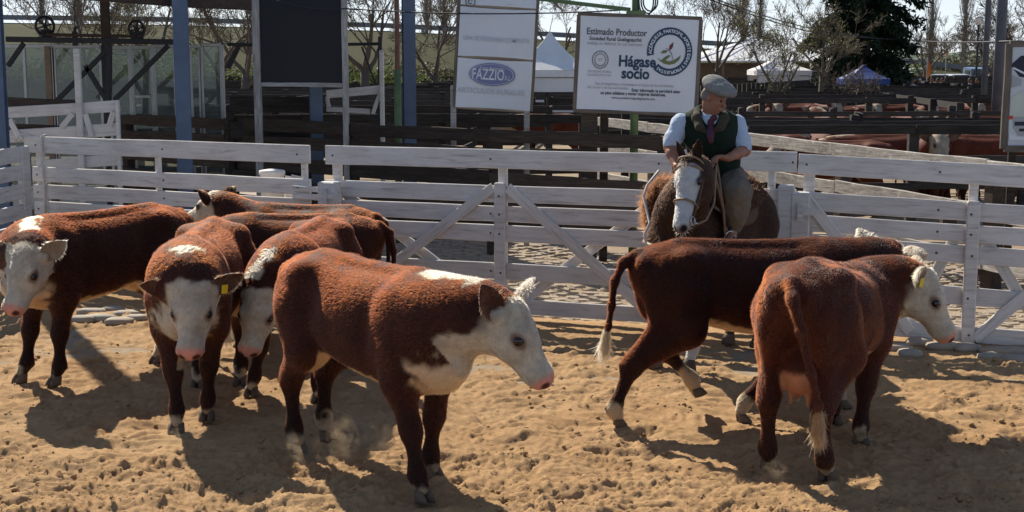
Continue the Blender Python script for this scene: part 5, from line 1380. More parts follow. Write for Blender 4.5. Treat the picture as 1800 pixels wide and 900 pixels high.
def bush(label, px, Y, w, h, seed, mat='bush_leaf', n=2600, z0=0.0, name='bush', cat='bush', size=0.13, group=None):
    rg = random.Random(seed); base = Vector(((px - 900) / FPX * Y, Y, z0)); m = MB()
    lob = [(rg.uniform(-0.5, 0.5) * w, rg.uniform(-0.4, 0.4) * w * 0.6, rg.uniform(0.2, 0.65) * h, rg.uniform(0.25, 0.42) * min(w, h * 1.6)) for _ in range(max(5, int(w * 1.4)))]
    for _ in range(n):
        x, y, z, r = rg.choice(lob); v = Vector((rg.gauss(0, 1), rg.gauss(0, 1), rg.gauss(0, 1))).normalized() * r * rg.uniform(0.55, 1.05); c = base + Vector((x, y, max(0.05, z + v.z * 0.8))) + Vector((v.x, v.y, 0))
        a = Vector((rg.gauss(0, 1), rg.gauss(0, 1), rg.gauss(0, 1))).normalized() * size * rg.uniform(0.6, 1.4); b = a.orthogonal().normalized() * size * 0.5; m.add([c - b, c + a * 0.5 - b * 0.3, c + a, c + a * 0.4 + b], [(0, 1, 2, 3)])
    r_ = empty(name, base); tag(r_, label, cat, group); st = MB()
    for k in range(4): a = 1.6 * k; st.tube([base + Vector((0, 0, -0.05)), base + Vector((math.cos(a) * w * 0.12, math.sin(a) * 0.2, h * 0.5))], [0.05, 0.02], 5)
    st.build('stem', MATS['bark'], r_); m.build('foliage', MATS[mat], r_); return r_
bush('bright green bush right of the blackboard', 690, 62, 2.6, 2.6, 1); bush('green bush left of the banner board', 762, 70, 2.2, 2.0, 2); bush('olive bushes behind the glass cabin', 250, 70, 7.0, 3.4, 3, n=5000); bush('dark bushes at the left behind the pulley wheel', 60, 66, 4.0, 2.6, 4, 'brush_leaf', 3000); bush('olive scrub behind the blackboard', 480, 72, 5.0, 3.2, 5, n=3500)
bush('green hedge by the brown shed wall', 1262, 62, 1.9, 1.5, 6, n=1500); bush('light green tree crown right of the dark conifer', 1608, 95, 3.0, 3.4, 7, n=2200)
for i, (px, w, h) in enumerate(((1560, 14, 3.5), (1660, 12, 3.0), (1740, 14, 4.2), (1820, 12, 4.0))): bush('brownish far thicket, %s along the vehicle park' % ('first', 'second', 'third', 'last')[i], px, 135, w, h, 60 + i, 'brush_leaf', 2600, size=0.3, group='thickets behind the parked cars')
for i, (px, w, h, mt) in enumerate(((40, 16, 3.2, 'brush_leaf'), (170, 14, 2.8, 'bush_leaf'), (330, 15, 3.4, 'brush_leaf'), (450, 13, 3.0, 'brush_leaf'), (590, 14, 3.2, 'bush_leaf'), (720, 13, 2.8, 'brush_leaf'), (850, 12, 2.4, 'brush_leaf'), (1010, 14, 2.6, 'brush_leaf'), (1180, 12, 2.4, 'bush_leaf'))):
    bush('scrub at the foot of the road bank, %s from the left' % ('first', 'second', 'third', 'fourth', 'fifth', 'sixth', 'seventh', 'eighth', 'ninth')[i], px, 92, w, h * 0.8, 80 + i, mt, 3000, size=0.24, group='scrub below the road bank')
# embankment of the road and the distant hills
earth_material('bank_grass', (0.030, 0.036, 0.014), (0.050, 0.052, 0.022)); simple('guard_rail', (0.18, 0.19, 0.20), 0.6, 0.2, 0.5)
vs, fs = [], []; BX = np.linspace(-75, 40, 60)
for x in BX:
    px = 900 + x / 118 * FPX; zt = np.interp(px, [0, 320, 700, 1000, 1300, 1700], [5.5, 5.3, 4.8, 4.0, 3.2, 1.2]); vs += [(x, 104 - 1.5 * zt, 0), (x, 112, zt), (x, 124, zt), (x, 140, 0)]
for i in range(59):
    for j in range(3): a = i * 4 + j; fs.append((a, a + 4, a + 5, a + 1))
tag(obj('embankment', mesh('embankment', vs, fs, True), MATS['bank_grass']), kind='structure')
gr = MB()
for i in range(59):
    a, b = Vector(vs[i * 4 + 1]), Vector(vs[i * 4 + 5]); gr.box(((b - a).length / 2, 0, 0.45), ((b - a).length, 0.08, 0.4), frame(a + Vector((0, 0.6, 0)), b - a))
tag(gr.build('guard_rail', MATS['guard_rail']), 'long grey guard rail on top of the grassy road bank', 'rail')
earth_material('hill_hazed', (0.09, 0.13, 0.10), (0.11, 0.15, 0.12))  # bluish distance haze is put into the hill colour
vs, fs = [], []; n = 80
for i in range(n + 1):
    x = -1400 + 4200 * i / n; hgt = 16 + 7 * float(fbm(np.array([[x * 0.0016, 3.3, 0]]), 3)[0]); vs += [(x, 1900, -1), (x, 2300, hgt * 0.8), (x, 2700, hgt), (x, 3100, -1)]
for i in range(n):
    for j in range(3): a = i * 4 + j; fs.append((a, a + 4, a + 5, a + 1))
tag(obj('hills', mesh('hills', vs, fs, True), MATS['hill_hazed']), kind='structure')

# ------------------------------------------------------------------ tents, hall, vehicles, poles
simple('tent_white', (0.74, 0.74, 0.74), 0.7, 0.05, 2, 0, 0.05); simple('pole_grey', (0.10, 0.105, 0.125), 0.7, 0.2, 4); simple('tent_blue', (0.03, 0.06, 0.22), 0.6, 0.1, 3); simple('roof_white', (0.70, 0.71, 0.73), 0.5, 0.06, 0.8, 0, 0.05); simple('shed_brown', (0.17, 0.12, 0.085), 0.85, 0.2, 2)
def tent(name, label, px, Y, w, d, eave, apex, mat, wallmat, walls=True, cat='tent'):
    c = Vector(((px - 900) / FPX * Y, Y, 0)); r = empty(name, c); tag(r, label, cat); m = MB(); n = 8
    prof = [(1.0, eave), (0.72, eave + (apex - eave) * 0.20), (0.45, eave + (apex - eave) * 0.45), (0.2, eave + (apex - eave) * 0.74), (0.02, apex)]
    cor = [(-1, -1), (1, -1), (1, 1), (-1, 1)]; vs = [(sx * w / 2 * k, sy * d / 2 * k, z) for k, z in prof for sx, sy in cor]; fs = []
    for i in range(4):
        for j in range(4): fs.append((i * 4 + j, i * 4 + (j + 1) % 4, i * 4 + 4 + (j + 1) % 4, i * 4 + 4 + j))
    fs.append((16, 17, 18, 19)); roof = obj('roof', mesh('roof', vs, fs), MATS[mat], r, Matrix.Translation(c))
    vb = MB()
    for sx, sy, lx, ly in ((0, -1, w, 0.02), (0, 1, w, 0.02), (-1, 0, 0.02, d), (1, 0, 0.02, d)): vb.box((sx * (w / 2), sy * (d / 2), eave - 0.12), (lx, ly, 0.22))
    vb.build('valance', MATS[mat], roof, Matrix.Translation(c))
    for sx, sy in cor: MB().tube([(sx * (w / 2 - 0.06), sy * (d / 2 - 0.06), 0), (sx * (w / 2 - 0.06), sy * (d / 2 - 0.06), eave)], 0.035, 6).build('leg', MATS['aluminium'], r, Matrix.Translation(c))
    if walls:
        for sy in (-1, 1): obj('wall', box_mesh('wall', (w - 0.2, 0.03, eave - 0.3), (0, 0, 0), 0.002), MATS[wallmat], r, Matrix.Translation(c + Vector((0, sy * (d / 2 - 0.08), (eave - 0.3) / 2 + 0.03))))
tent('party_tent', 'white peaked tent between the banner and the emblem board', 966, 48, 2.7, 2.7, 2.15, 3.45, 'tent_white', 'tent_white')
tent('party_tent', 'pale square tent behind the young leafy tree', 1365, 66, 2.6, 2.6, 2.0, 2.75, 'tent_white', 'tent_white')
tent('party_tent', 'blue peaked tent at the foot of the dark conifer', 1512, 55, 1.7, 1.7, 1.75, 2.3, 'tent_blue', 'tent_blue', False)
hall = empty('hall', W(1365, 140, 78)); tag(hall, 'low brown hall under a wide white roof behind the young trees', 'building')
hc = Vector(((1360 - 900) / FPX * 78, 78 + 4, 0)); vs = [(-5.2, -4, 2.45), (5.2, -4, 2.45), (5.2, 4, 2.45), (-5.2, 4, 2.45), (-0.6, 0, 3.75), (1.6, 0, 3.75), (-5.2, -4, 2.38), (5.2, -4, 2.38), (5.2, 4, 2.38), (-5.2, 4, 2.38)]
rf2 = obj('roof', mesh('roof', vs, [(0, 1, 5, 4), (2, 3, 4, 5), (1, 2, 5), (3, 0, 4), (9, 8, 7, 6), (6, 7, 1, 0), (7, 8, 2, 1), (8, 9, 3, 2), (9, 6, 0, 3)]), MATS['roof_white'], hall, Matrix.Translation(hc))
for k in range(7): x = -4.6 + k * 1.5; beam('roof_rib', hc + Vector((x, -4.0, 2.47)), hc + Vector((x * 0.25 + 0.4, -0.1, 3.74)), 0.06, 0.03, 'roof_white', rf2)
obj('wall', box_mesh('wall', (9.6, 0.2, 2.3), (0, 0, 1.15), 0.01), MATS['shed_brown'], hall, Matrix.Translation(hc + Vector((0, -2.6, 0))))
obj('wall', box_mesh('wall', (9.6, 0.2, 2.3), (0, 0, 1.15), 0.01), MATS['shed_brown'], hall, Matrix.Translation(hc + Vector((0, 3.4, 0))))
for k in range(6): MB().tube([(0, 0, 0), (0, 0, 2.4)], 0.07, 6).build('column', MATS['tan_paint'], hall, Matrix.Translation(hc + Vector((-4.9 + k * 1.95, -3.7, 0))))
obj('door', box_mesh('door', (1.6, 0.06, 1.5), (0, 0, 0.75), 0.01), MATS['rust_paint'], hall, Matrix.Translation(hc + Vector((-2.0, -2.75, 0))))
for k in range(2):
    w_ = obj('window', box_mesh('window', (1.2, 0.06, 0.8), (0, 0, 0), 0.01), MATS['aluminium'], hall, Matrix.Translation(hc + Vector((0.6 + k * 2.2, -2.76, 1.5)))); obj('pane', box_mesh('pane', (1.05, 0.02, 0.66), (0, 0, 0), 0.004), MATS['blackboard'], w_, Matrix.Translation(hc + Vector((0.6 + k * 2.2, -2.80, 1.5))))
# parked cars, end on
for nm, c in (('car_white', (0.65, 0.66, 0.67)), ('car_silver', (0.38, 0.40, 0.42)), ('car_dark', (0.05, 0.055, 0.07)), ('car_blue', (0.10, 0.15, 0.25))): simple(nm, c, 0.3, 0.03, 2, 0.1, 0.0, 0.5)
simple('tyre', (0.015, 0.015, 0.016), 0.9); simple('car_glass', (0.03, 0.04, 0.045), 0.1, 0.1, 2, 0, 0.0, 0.6); simple('lamp_glass', (0.6, 0.6, 0.58), 0.2); 
def parked_car(label, px, Y, van, mat, rz):
    c = Vector(((px - 900) / FPX * Y, Y, 0)); mw = Matrix.Translation(c) @ Matrix.Rotation(rz, 4, 'Z'); r = empty('parked_car', c, rz); tag(r, label, 'car', 'cars parked behind the pens'); w = 0.86; L2 = 2.2
    if van: side = [(-L2, 0.35), (-L2, 0.95), (-L2 + 0.5, 1.15), (-L2 + 1.1, 1.85), (L2 - 0.1, 1.95), (L2, 1.0), (L2, 0.35)]
    else: side = [(-L2, 0.35), (-L2, 0.72), (-L2 + 1.1, 0.92), (-L2 + 1.75, 1.42), (L2 - 1.3, 1.46), (L2 - 0.5, 0.98), (L2, 0.92), (L2, 0.35)]
    n = len(side); vs = [(x, s_ * (w if z < 1.0 else w * 0.84), z) for s_ in (-1, 1) for x, z in side]; fs = [tuple(range(n)), tuple(range(2 * n - 1, n - 1, -1))] + [(i, i + n, (i + 1) % n + n, (i + 1) % n) for i in range(n)]
    bm = bmesh.new(); bv = [bm.verts.new(v) for v in vs]; [bm.faces.new([bv[i] for i in f]) for f in fs]; bmesh.ops.recalc_face_normals(bm, faces=bm.faces); bmesh.ops.bevel(bm, geom=list(bm.edges), offset=0.05, segments=2, affect='EDGES'); me = bpy.data.meshes.new('body'); bm.to_mesh(me); bm.free(); obj('body', me, MATS[mat], r, mw)
    zt = 1.75 if van else 1.38; zb = 1.22 if van else 0.98; xf = (-L2 + 0.55, -L2 + 1.02) if van else (-L2 + 1.2, -L2 + 1.7)
    ws = [(xf[0] - 0.04, -0.62, zb), (xf[0] - 0.04, 0.62, zb), (xf[1] - 0.05, 0.56, zt), (xf[1] - 0.05, -0.56, zt)]; obj('windscreen', mesh('windscreen', ws, [(3, 2, 1, 0)]), MATS['car_glass'], r, mw @ Matrix.Translation((-0.03, 0, 0.02)))
    for s_ in (-1, 1):
        obj('side_window', box_mesh('side_window', (2.0, 0.02, zt - zb - 0.05), (0.2, s_ * (w * 0.86 + (0.01)), (zt + zb) / 2), 0.004), MATS['car_glass'], r, mw); obj('headlight', box_mesh('headlight', (0.05, 0.3, 0.13), (-L2 - 0.01, s_ * 0.58, 0.68), 0.02), MATS['lamp_glass'], r, mw)
        for x in (-1.4, 1.4):
            wh = MB().tube([(x, s_ * 0.68, 0.31), (x, s_ * 0.88, 0.31)], 0.31, 14).build('wheel', MATS['tyre'], r, mw); MB().tube([(x, s_ * 0.86, 0.31), (x, s_ * 0.895, 0.31)], 0.18, 10).build('rim', MATS['car_silver'], wh, mw)
cars = [(1450, 0, 'car_silver', 'silver car seen past the conifer trunk'), (1560, 0, 'car_white', 'white car at the left end of the parked row'), (1600, 1, 'car_white', 'white van next to the orange flag'), (1642, 0, 'car_silver', 'silver car in the middle of the parked row'), (1678, 0, 'car_white', 'white car left of the street lamp post'), (1712, 1, 'car_blue', 'blue-grey van behind the street lamp post'), (1742, 0, 'car_white', 'white car between the two tall poles'), (1775, 1, 'car_dark', 'dark van at the right end of the parked row')]
for i, (px, van, mt, lab) in enumerate(cars): parked_car(lab, px, 100 + (i % 3), van, mt, math.pi / 2 + 0.25 * ((i * 7) % 5 - 2) * 0.3)
# poles, lamp, flags, wires
def pole(label, px, Y, r, H, mat, name='pole', rz=0): o = MB().tube([(0, 0, 0), (0, 0, H * 0.5), (0, 0, H)], [r, r * 0.92, r * 0.8], 12).build(name, MATS[mat], None, Matrix.Translation(((px - 900) / FPX * Y * 1.005, Y, -0.05)), True); return tag(o, label, 'pole')
pole('thick dark pole left of the truck poster', 1744, 33, 0.135, 8, 'pole_grey'); pole('slimmer grey pole left of the thick dark one', 1720, 42, 0.095, 9, 'pole_grey'); pole('green steel pole rising behind the emblem board', 1113, 17.25, 0.055, 5, 'green_paint')
gx = empty('line_fittings', W(1113, 5, 17.2)); tag(gx, 'black cable coil and insulators on the green pole', 'cable')
for k in range(3):
    c = W(1136 + 4 * k, 2, 17.2); MB().tube([c + Vector((math.cos(a) * 0.09, 0.02 * k, math.sin(a) * (0.18 - 0.03 * k))) for a in np.linspace(0, 6.28, 17)], 0.010, 5, False).build('cable_loop', MATS['dark_steel'], gx, None, True)
obj('bracket', box_mesh('bracket', (0.24, 0.05, 0.05)), MATS['green_paint'], gx, Matrix.Translation(W(1118, 22, 17.12)))
beam('arm', W(948, -2, 17.6), W(1108, 17, 17.2), 0.04, 0.05, 'green_paint', gx)
lp = empty('street_lamp', W(1711, 140, 70)); tag(lp, 'white disc street lamp on a slim pole above the cars', 'street lamp')
b_ = Vector(((1709 - 900) / FPX * 70, 70, 0)); MB().tube([b_, b_ + Vector((0, 0, 4.3))], 0.055, 8).build('pole', MATS['dark_steel'], lp); MB().tube([b_ + Vector((0, 0, z)) for z in (4.25, 4.42, 4.60, 4.70)], [0.06, 0.16, 0.24, 0.05], 14).build('lamp_head', MATS['tent_white'], lp, None, True)
simple('flag_orange', (0.70, 0.20, 0.04), 0.8, 0.08, 4); simple('flag_blue', (0.10, 0.22, 0.50), 0.8, 0.1, 4)
def flag(label, px, Y, zb, zt, mat, w):
    b = Vector(((px - 900) / FPX * Y, Y, 0)); r = empty('flag', b); tag(r, label, 'flag'); MB().tube([b, b + Vector((0, 0, zt + 0.1))], 0.025, 6).build('pole', MATS['aluminium'], r); vs, fs = [], []
    for i in range(9):
        t = i / 8
        for s_ in (0, 1): vs.append((s_ * w * math.sin(math.pi * (0.15 + 0.8 * t)) ** 0.6, 0.05 * math.sin(6 * t + 2 * s_), zt - (zt - zb) * t - 0.12 * s_))
    for i in range(8): fs.append((2 * i, 2 * i + 1, 2 * i + 3, 2 * i + 2))
    obj('cloth', mesh('cloth', vs, fs, True), MATS[mat], r, Matrix.Translation(b))
flag('bright orange flag hanging in front of the parked cars', 1623, 62, 1.75, 2.5, 'flag_orange', 0.17); flag('faint reddish flag right of the orange flag', 1655, 80, 2.7, 3.3, 'flag_orange', 0.10); flag('blue feather banner beside the blue tent', 1526, 74, 1.9, 2.6, 'flag_blue', 0.15)
def wire(label, pts, r=0.009):
    P_ = []
    for i in range(len(pts) - 1):
        a, b = Vector(pts[i]), Vector(pts[i + 1])
        for k in range(8): t = k / 8; P_.append(a.lerp(b, t) - Vector((0, 0, 0.06 * 4 * t * (1 - t))))
    P_.append(Vector(pts[-1])); tag(MB().tube(P_, r, 5).build('wire', MATS['dark_steel'], None, None, True), label, 'wire')
wire('dark wire sagging from the blackboard to the green pole', [W(478, -2, 19), W(607, 15, 19), W(1108, 17, 17.2)]); wire('overhead wire crossing the sky over the young trees', [W(1240, -4, 45), W(1420, 55, 52), W(1600, 70, 60), W(1790, 72, 30)], 0.022); wire('second overhead wire just below the first over the young trees', [W(1252, -4, 45), W(1425, 50, 52), W(1560, 66, 60)], 0.02)
# ------------------------------------------------------------------ the cattle in the ring
GRP = 'hereford cattle in the sand ring'
def gp(px, py): p = G(px, py); return (p.x, p.y)
cow('cow', 'cow on the far left turning its white face to the camera', (-3.33, 11.0), -127, (0.95, 0.38, 1.10), (0.34, 0.12, -0.50), legs={0: (0.02, 0.0), 1: (0.12, 0.0), 2: (0.20, 0.0), 3: (-0.12, 0)},
    ears=((0.45, 0.85, 0.30), (0.3, 0.9, 0.1)), ear_dark=(0.15, 0.5), stripe=(0.05, 0.72), tone=(0.8, 0.75, 0.75), seed=3, group=GRP, socks=(0.05, 0.05, 0.2, 0.1))
cow('cow', 'cow facing the camera head on with a yellow tag in its raised ear', (-2.26, 9.85), -88, (0.98, 0.12, 1.03), (0.52, 0.0, -0.85), up=(1, 0, 0.5), legs={0: (-0.1, -0.06), 1: (0.24, 0.10), 2: (0.0, 0.0), 3: (0.1, 0)},
    ears=((0.35, 0.80, 0.25), (0.15, 0.98, 0.05)), ear_dark=(0.9, 1.0), tags=(1, 0), stripe=(0.30, 0.45), tone=(1.15, 1.15, 1.05), seed=4, group=GRP, face_edge=0.0, socks=(0.06, 0.10, 0.1, 0.1))
cow('cow', 'cow with lowered white head between the tagged cow and the walking cow', (-1.60, 10.55), -97, (0.98, -0.10, 0.90), (0.50, -0.10, -0.85), up=(1, 0, 0.5), scale=0.95, legs={0: (0.1, 0.10), 1: (-0.05, -0.18)},
    ears=((0.2, 0.95, -0.05), (0.2, 0.95, -0.1)), ear_dark=(0.6, 0.5), stripe=(0.25, 0.75), tone=(1.05, 0.95, 0.95), seed=5, group=GRP, face_edge=0.0)
cow('cow', 'cow standing side on behind the group, only its flank and rump in view', (-1.86, 11.85), 172, (0.95, -0.35, 1.0), (0.3, -0.8, -0.5), scale=0.90, strands=36000, seed=6, stripe=(2, 3), group=GRP)
cow('cow', 'rearmost cow by the white gate with its head turned away', (-1.92, 12.75), 160, (1.08, 0.05, 1.36), (0.72, -0.10, -0.35), scale=0.89, strands=36000, ear_dark=(1, 1), ears=((0.3, 0.8, 0.5), (0.3, 0.8, 0.5)), stripe=(2, 3), seed=7, group=GRP)
cow('cow', 'cow in front walking past with its white head in profile', (-0.87, 8.22), -49, (1.14, 0.16, 1.15), (0.46, 0.27, -0.74), legs={1: (0.14, 0.0), 0: (-0.15, 0), 3: (-0.02, 0.0), 2: (-0.16, 0)},
    ears=((0.35, 0.6, 0.75), (0.85, 0.50, 0.30)), ear_dark=(0.2, 1.0), stripe=(0.10, 0.72), tone=(0.9, 0.85, 0.85), strands=80000, seed=8, socks=(0.05, 0.05, 0.14, 0.10), group=GRP, under_t=0.35)
cow('cow', 'cow striding right with its tail hanging and one hind hoof lifted', (1.63, 9.45), 8, (1.12, 0.08, 1.21), (0.66, 0.55, -0.36), ears=((0.1, 0.65, 0.75), (0.3, 0.9, 0.1)), tags=(1, 1), ear_dark=(0.5, 0.3), socks=(0.1, 0.14, 0.24, 0.16),
    legs={3: [(-0.50, -0.155, 0.96), (-0.48, -0.19, 0.70), (-0.82, -0.165, 0.46), (-0.87, -0.155, 0.40), (-0.97, -0.155, 0.16), (-0.99, -0.155, 0.115), (-0.96, -0.157, 0.06)],
          2: [(-0.50, 0.155, 0.96), (-0.36, 0.19, 0.70), (-0.52, 0.165, 0.52), (-0.53, 0.155, 0.45), (-0.36, 0.155, 0.27), (-0.33, 0.155, 0.235), (-0.31, 0.157, 0.17)],
          1: [(0.54, -0.165, 0.86), (0.42, -0.175, 0.66), (0.22, -0.155, 0.43), (0.17, -0.15, 0.37), (0.02, -0.15, 0.19), (-0.02, -0.15, 0.14), (-0.05, -0.152, 0.07)], 0: (0.25, 0)},
    tail=[(-0.80, 0, 1.20), (-0.90, -0.02, 1.15), (-0.965, -0.03, 1.02), (-0.985, -0.04, 0.85), (-1.01, -0.05, 0.70), (-1.04, -0.05, 0.60)], strands=70000, scale=0.97, stripe=(2, 3), face_edge=0.03, seed=9, tone=(0.72, 0.68, 0.7), group=GRP)
cow('cow', 'cow seen from behind with a pale udder, head turned to the right', (2.04, 8.60), 60, (0.86, -0.38, 1.06), (0.17, -0.49, -0.80), ears=((0.45, 0.8, 0.3), (0.5, 0.85, 0.25)), tags=(1, 1), ear_dark=(0.4, 0.6), udder=True, stripe=(2, 3), scale=1.0, fat=1.0, drop=0.14,
    legs={2: (0.02, 0.03), 3: (-0.04, -0.04), 1: (-0.38, -0.02), 0: (0.1, 0)}, tail_sway=-0.22, strands=80000, seed=10, tone=(1.5, 1.42, 1.25), group=GRP, switch=0.55, switch_col=(0.24, 0.13, 0.06))
# ------------------------------------------------------------------ horse
HORSE_LOC = Vector((1.70, 11.42, 0)); HORSE_YAW = math.radians(-128)
HM = Matrix.Translation(HORSE_LOC) @ Matrix.Rotation(HORSE_YAW, 4, 'Z'); HMI = HM.inverted()
def hl(px, py, Y): return np.array(HMI @ W(px, py, Y))
simple('saddle_leather', (0.085, 0.038, 0.020), 0.55, 0.25, 14, 0, 0.3); simple('pale_leather', (0.24, 0.155, 0.10), 0.6, 0.25, 16, 0, 0.3); simple('white_cord', (0.55, 0.54, 0.52), 0.8, 0.1, 20); simple('steel_bit', (0.45, 0.45, 0.46), 0.25, 0.1, 20, 0.9, 0.0); simple('felt', (0.42, 0.38, 0.33), 0.95, 0.2, 20, 0, 0.3)
def horse():
    tab = [(-0.80, 1.14, 1.10, 0.02), (-0.75, 1.27, 0.98, 0.12), (-0.66, 1.36, 0.86, 0.20), (-0.52, 1.42, 0.78, 0.255), (-0.34, 1.425, 0.72, 0.27), (-0.12, 1.375, 0.68, 0.28), (0.10, 1.36, 0.66, 0.28), (0.30, 1.40, 0.66, 0.255), (0.48, 1.45, 0.70, 0.23), (0.62, 1.40, 0.77, 0.215), (0.74, 1.28, 0.86, 0.17), (0.82, 1.12, 0.97, 0.07), (0.85, 1.06, 1.02, 0.01)]
    poll = np.array((0.94, 0.30, 1.745)); a = unit((0.31, 0.07, -0.50)); u = unit(np.array((1, 0, 0.6)) - a * (np.array((1, 0, 0.6)) @ a)); s = np.cross(u, a); Rh = np.stack([a, s, u]); HS = 1.03
    H = lambda p: poll + (a * p[0] + s * p[1] + u * p[2]) * HS
    F = Field((-1.0, -0.42, 0.0), (1.40, 0.46, 1.98), 0.0125); xs, rr = torso(F, tab, 2.2)
    for sd in (1, -1):
        F.ell((-0.54, 0.15 * sd, 1.06), (0.22, 0.125, 0.30), 0.10); F.ell((0.50, 0.15 * sd, 1.05), (0.16, 0.09, 0.27), 0.09); F.ell((0.68, 0.10 * sd, 1.02), (0.13, 0.10, 0.17), 0.07)
    LG = {}
    for i, (kind, sd) in enumerate((('f', 1), ('f', -1), ('h', 1), ('h', -1))):
        if kind == 'f': jp = [(0.52, 0.15, 1.00), (0.48, 0.155, 0.80), (0.515, 0.135, 0.52), (0.52, 0.13, 0.46), (0.52, 0.13, 0.22), (0.525, 0.13, 0.17), (0.575, 0.13, 0.085)]; rd = [0.13, 0.10, 0.058, 0.056, 0.036, 0.043, 0.042]
        else: jp = [(-0.50, 0.15, 1.08), (-0.38, 0.18, 0.86), (-0.62, 0.15, 0.62), (-0.67, 0.14, 0.55), (-0.63, 0.14, 0.26), (-0.62, 0.14, 0.19), (-0.57, 0.14, 0.09)]; rd = [0.18, 0.14, 0.068, 0.058, 0.038, 0.045, 0.043]
        jp = [np.array((x, y * sd, z)) for x, y, z in jp]
        if i == 1: jp = [p + np.array((0.10, 0, 0)) * max(0, (1.0 - p[2])) for p in jp]
        LG[i] = jp; F.chain(jp, rd, 0.05); F.ell(jp[3] * 0.6 + jp[2] * 0.4, (0.058, 0.05, 0.075), 0.03)
    n0 = np.array((0.50, 0, 1.20)); n1 = np.array((0.76, 0.06, 1.38)); end = H((0.05, 0, -0.10)); n2 = end + np.array((-0.16, 0, -0.10)); NP = bez(n0, n1, n2, end, 9); NR = np.interp(np.linspace(0, 1, 9), [0, 0.35, 0.7, 1], [0.235, 0.19, 0.145, 0.115])
    for i in range(8):
        F.cone(NP[i] + (0, 0, 0), NP[i + 1], NR[i] * 0.85, NR[i + 1] * 0.85, 0.08); F.cone(NP[i] + (0.03, 0, -0.06), NP[i + 1] + (0.02, 0, -0.05), NR[i] * 0.8, NR[i + 1] * 0.8, 0.08); F.cone(NP[i] + (-0.03, 0, 0.07), NP[i + 1] + (-0.03, 0, 0.04), NR[i] * 0.6, NR[i + 1] * 0.6, 0.08)
    def E(c, r, k, cut=False): F.ell(H(c), np.array(r) * HS, k, Rh, cut)
    def K(c, d, ra, rb, k, cut=False): F.cone(H(c), H(d), ra * HS, rb * HS, k, cut)
    E((0.09, 0, -0.065), (0.13, 0.092, 0.095), 0.04); K((0.14, 0, -0.06), (0.44, 0, -0.078), 0.082, 0.056, 0.05); E((0.505, 0, -0.088), (0.072, 0.062, 0.060), 0.04); E((0.49, 0, -0.132), (0.05, 0.042, 0.032), 0.03); K((0.03, 0, -0.03), (0.2, 0, -0.03), 0.06, 0.05, 0.05)
    for sd in (1, -1):
        E((0.16, 0.045 * sd, -0.145), (0.11, 0.036, 0.095), 0.05); K((0.2, 0.03 * sd, -0.17), (0.44, 0.022 * sd, -0.125), 0.05, 0.034, 0.05); E((0.165, 0.082 * sd, -0.035), (0.04, 0.022, 0.022), 0.03); E((0.30, 0.052 * sd, -0.085), (0.10, 0.016, 0.014), 0.03); E((0.548, 0.036 * sd, -0.070), (0.022, 0.016, 0.020), 0.012, True)
    K((0.565, 0, -0.118), (0.46, 0.055, -0.128), 0.006, 0.004, 0.012, True); K((0.565, 0, -0.118), (0.46, -0.055, -0.128), 0.006, 0.004, 0.012, True)
    tail = [(-0.76, 0, 1.27), (-0.86, 0, 1.20), (-0.90, 0, 1.0), (-0.90, 0, 0.85)]; F.chain(tail, [0.05, 0.045, 0.035, 0.025], 0.04)
    v, f = F.skin(1); earm = np.zeros(len(v))
    for sd, e in ((1, (-0.75, 0.25, 0.55)), (-1, (-0.80, 0.30, 0.45))):
        d = a * e[0] + s * (sd * e[1]) + u * e[2]; rt = H((0.0, 0.055 * sd, -0.02)); ev, ef, ei = leaf_ear(rt, d, u * 0.7 + a * 0.2 + s * sd * 0.5, 0.165, 0.040, 0.5); f = np.concatenate([f, ef + len(v)]); v = np.concatenate([v, ev]); earm = np.concatenate([earm, np.ones(len(ev)) + ei])
    nz = fbm(v * 8, 4); nz2 = fbm(v * 30, 3); hp = (v - poll) @ Rh.T / HS; near = (np.linalg.norm(hp - np.array((0.28, 0, -0.08)), axis=1) < 0.42) & (earm == 0)
    col = np.array((0.036, 0.0150, 0.0080))[None] * (1 + 0.35 * nz + 0.15 * nz2)[:, None]; W_ = np.array((0.50, 0.49, 0.475))
    blaze = near * sstep(0.092, 0.070, np.abs(hp[:, 1]) + nz * 0.02 - 0.012 * sstep(0.3, 0.1, hp[:, 0])) * sstep(-0.115, -0.085, hp[:, 2]) * sstep(0.045, 0.075, hp[:, 0] + nz * 0.02); blaze = np.maximum(blaze, near * sstep(0.44, 0.48, hp[:, 0] + nz * 0.03) * 0.75)
    col = col * (1 - blaze[:, None]) + W_ * blaze[:, None]; snip = near * sstep(0.535, 0.56, hp[:, 0] + nz2 * 0.02); col = col * (1 - 0.8 * snip[:, None]) + np.array((0.22, 0.13, 0.12)) * 0.8 * snip[:, None]
    for sd in (1, -1):
        nt_ = near * sstep(0.045, 0.02, np.linalg.norm(hp - np.array((0.548, 0.040 * sd, -0.070)), axis=1)); col = col * (1 - nt_[:, None]) + np.array((0.02, 0.012, 0.012)) * nt_[:, None]
    foot = LG[0][6]; sk = sstep(0.34, 0.28, v[:, 2] + nz * 0.08) * (np.linalg.norm(v[:, :2] - foot[:2], axis=1) < 0.18); col = col * (1 - sk[:, None]) + W_ * 0.9 * sk[:, None]
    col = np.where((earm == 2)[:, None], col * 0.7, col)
    me = mesh('horse', v, f, True); set_color(me, 'hair_color', np.concatenate([np.clip(col, 0, 1), np.ones((len(v), 1))], 1)); root = obj('horse', me, MATS['hide'], None, HM); tag(root, 'dark brown saddle horse with a broad white blaze facing the camera', 'horse')
    for sd in (1, -1): obj('eye', EYE, None, root, HM @ Matrix.Translation(H((0.168, 0.088 * sd, -0.048))))
    hm = MB(); 
    for z, r, dx in ((0, 0.066, 0.015), (0.02, 0.063, 0.013), (0.075, 0.048, 0.0), (0.09, 0.040, -0.004)):
        for k in range(14): an = 2 * math.pi * k / 14; hm.v.append((dx + r * math.cos(an) * 1.05, r * math.sin(an) * 0.95, z))
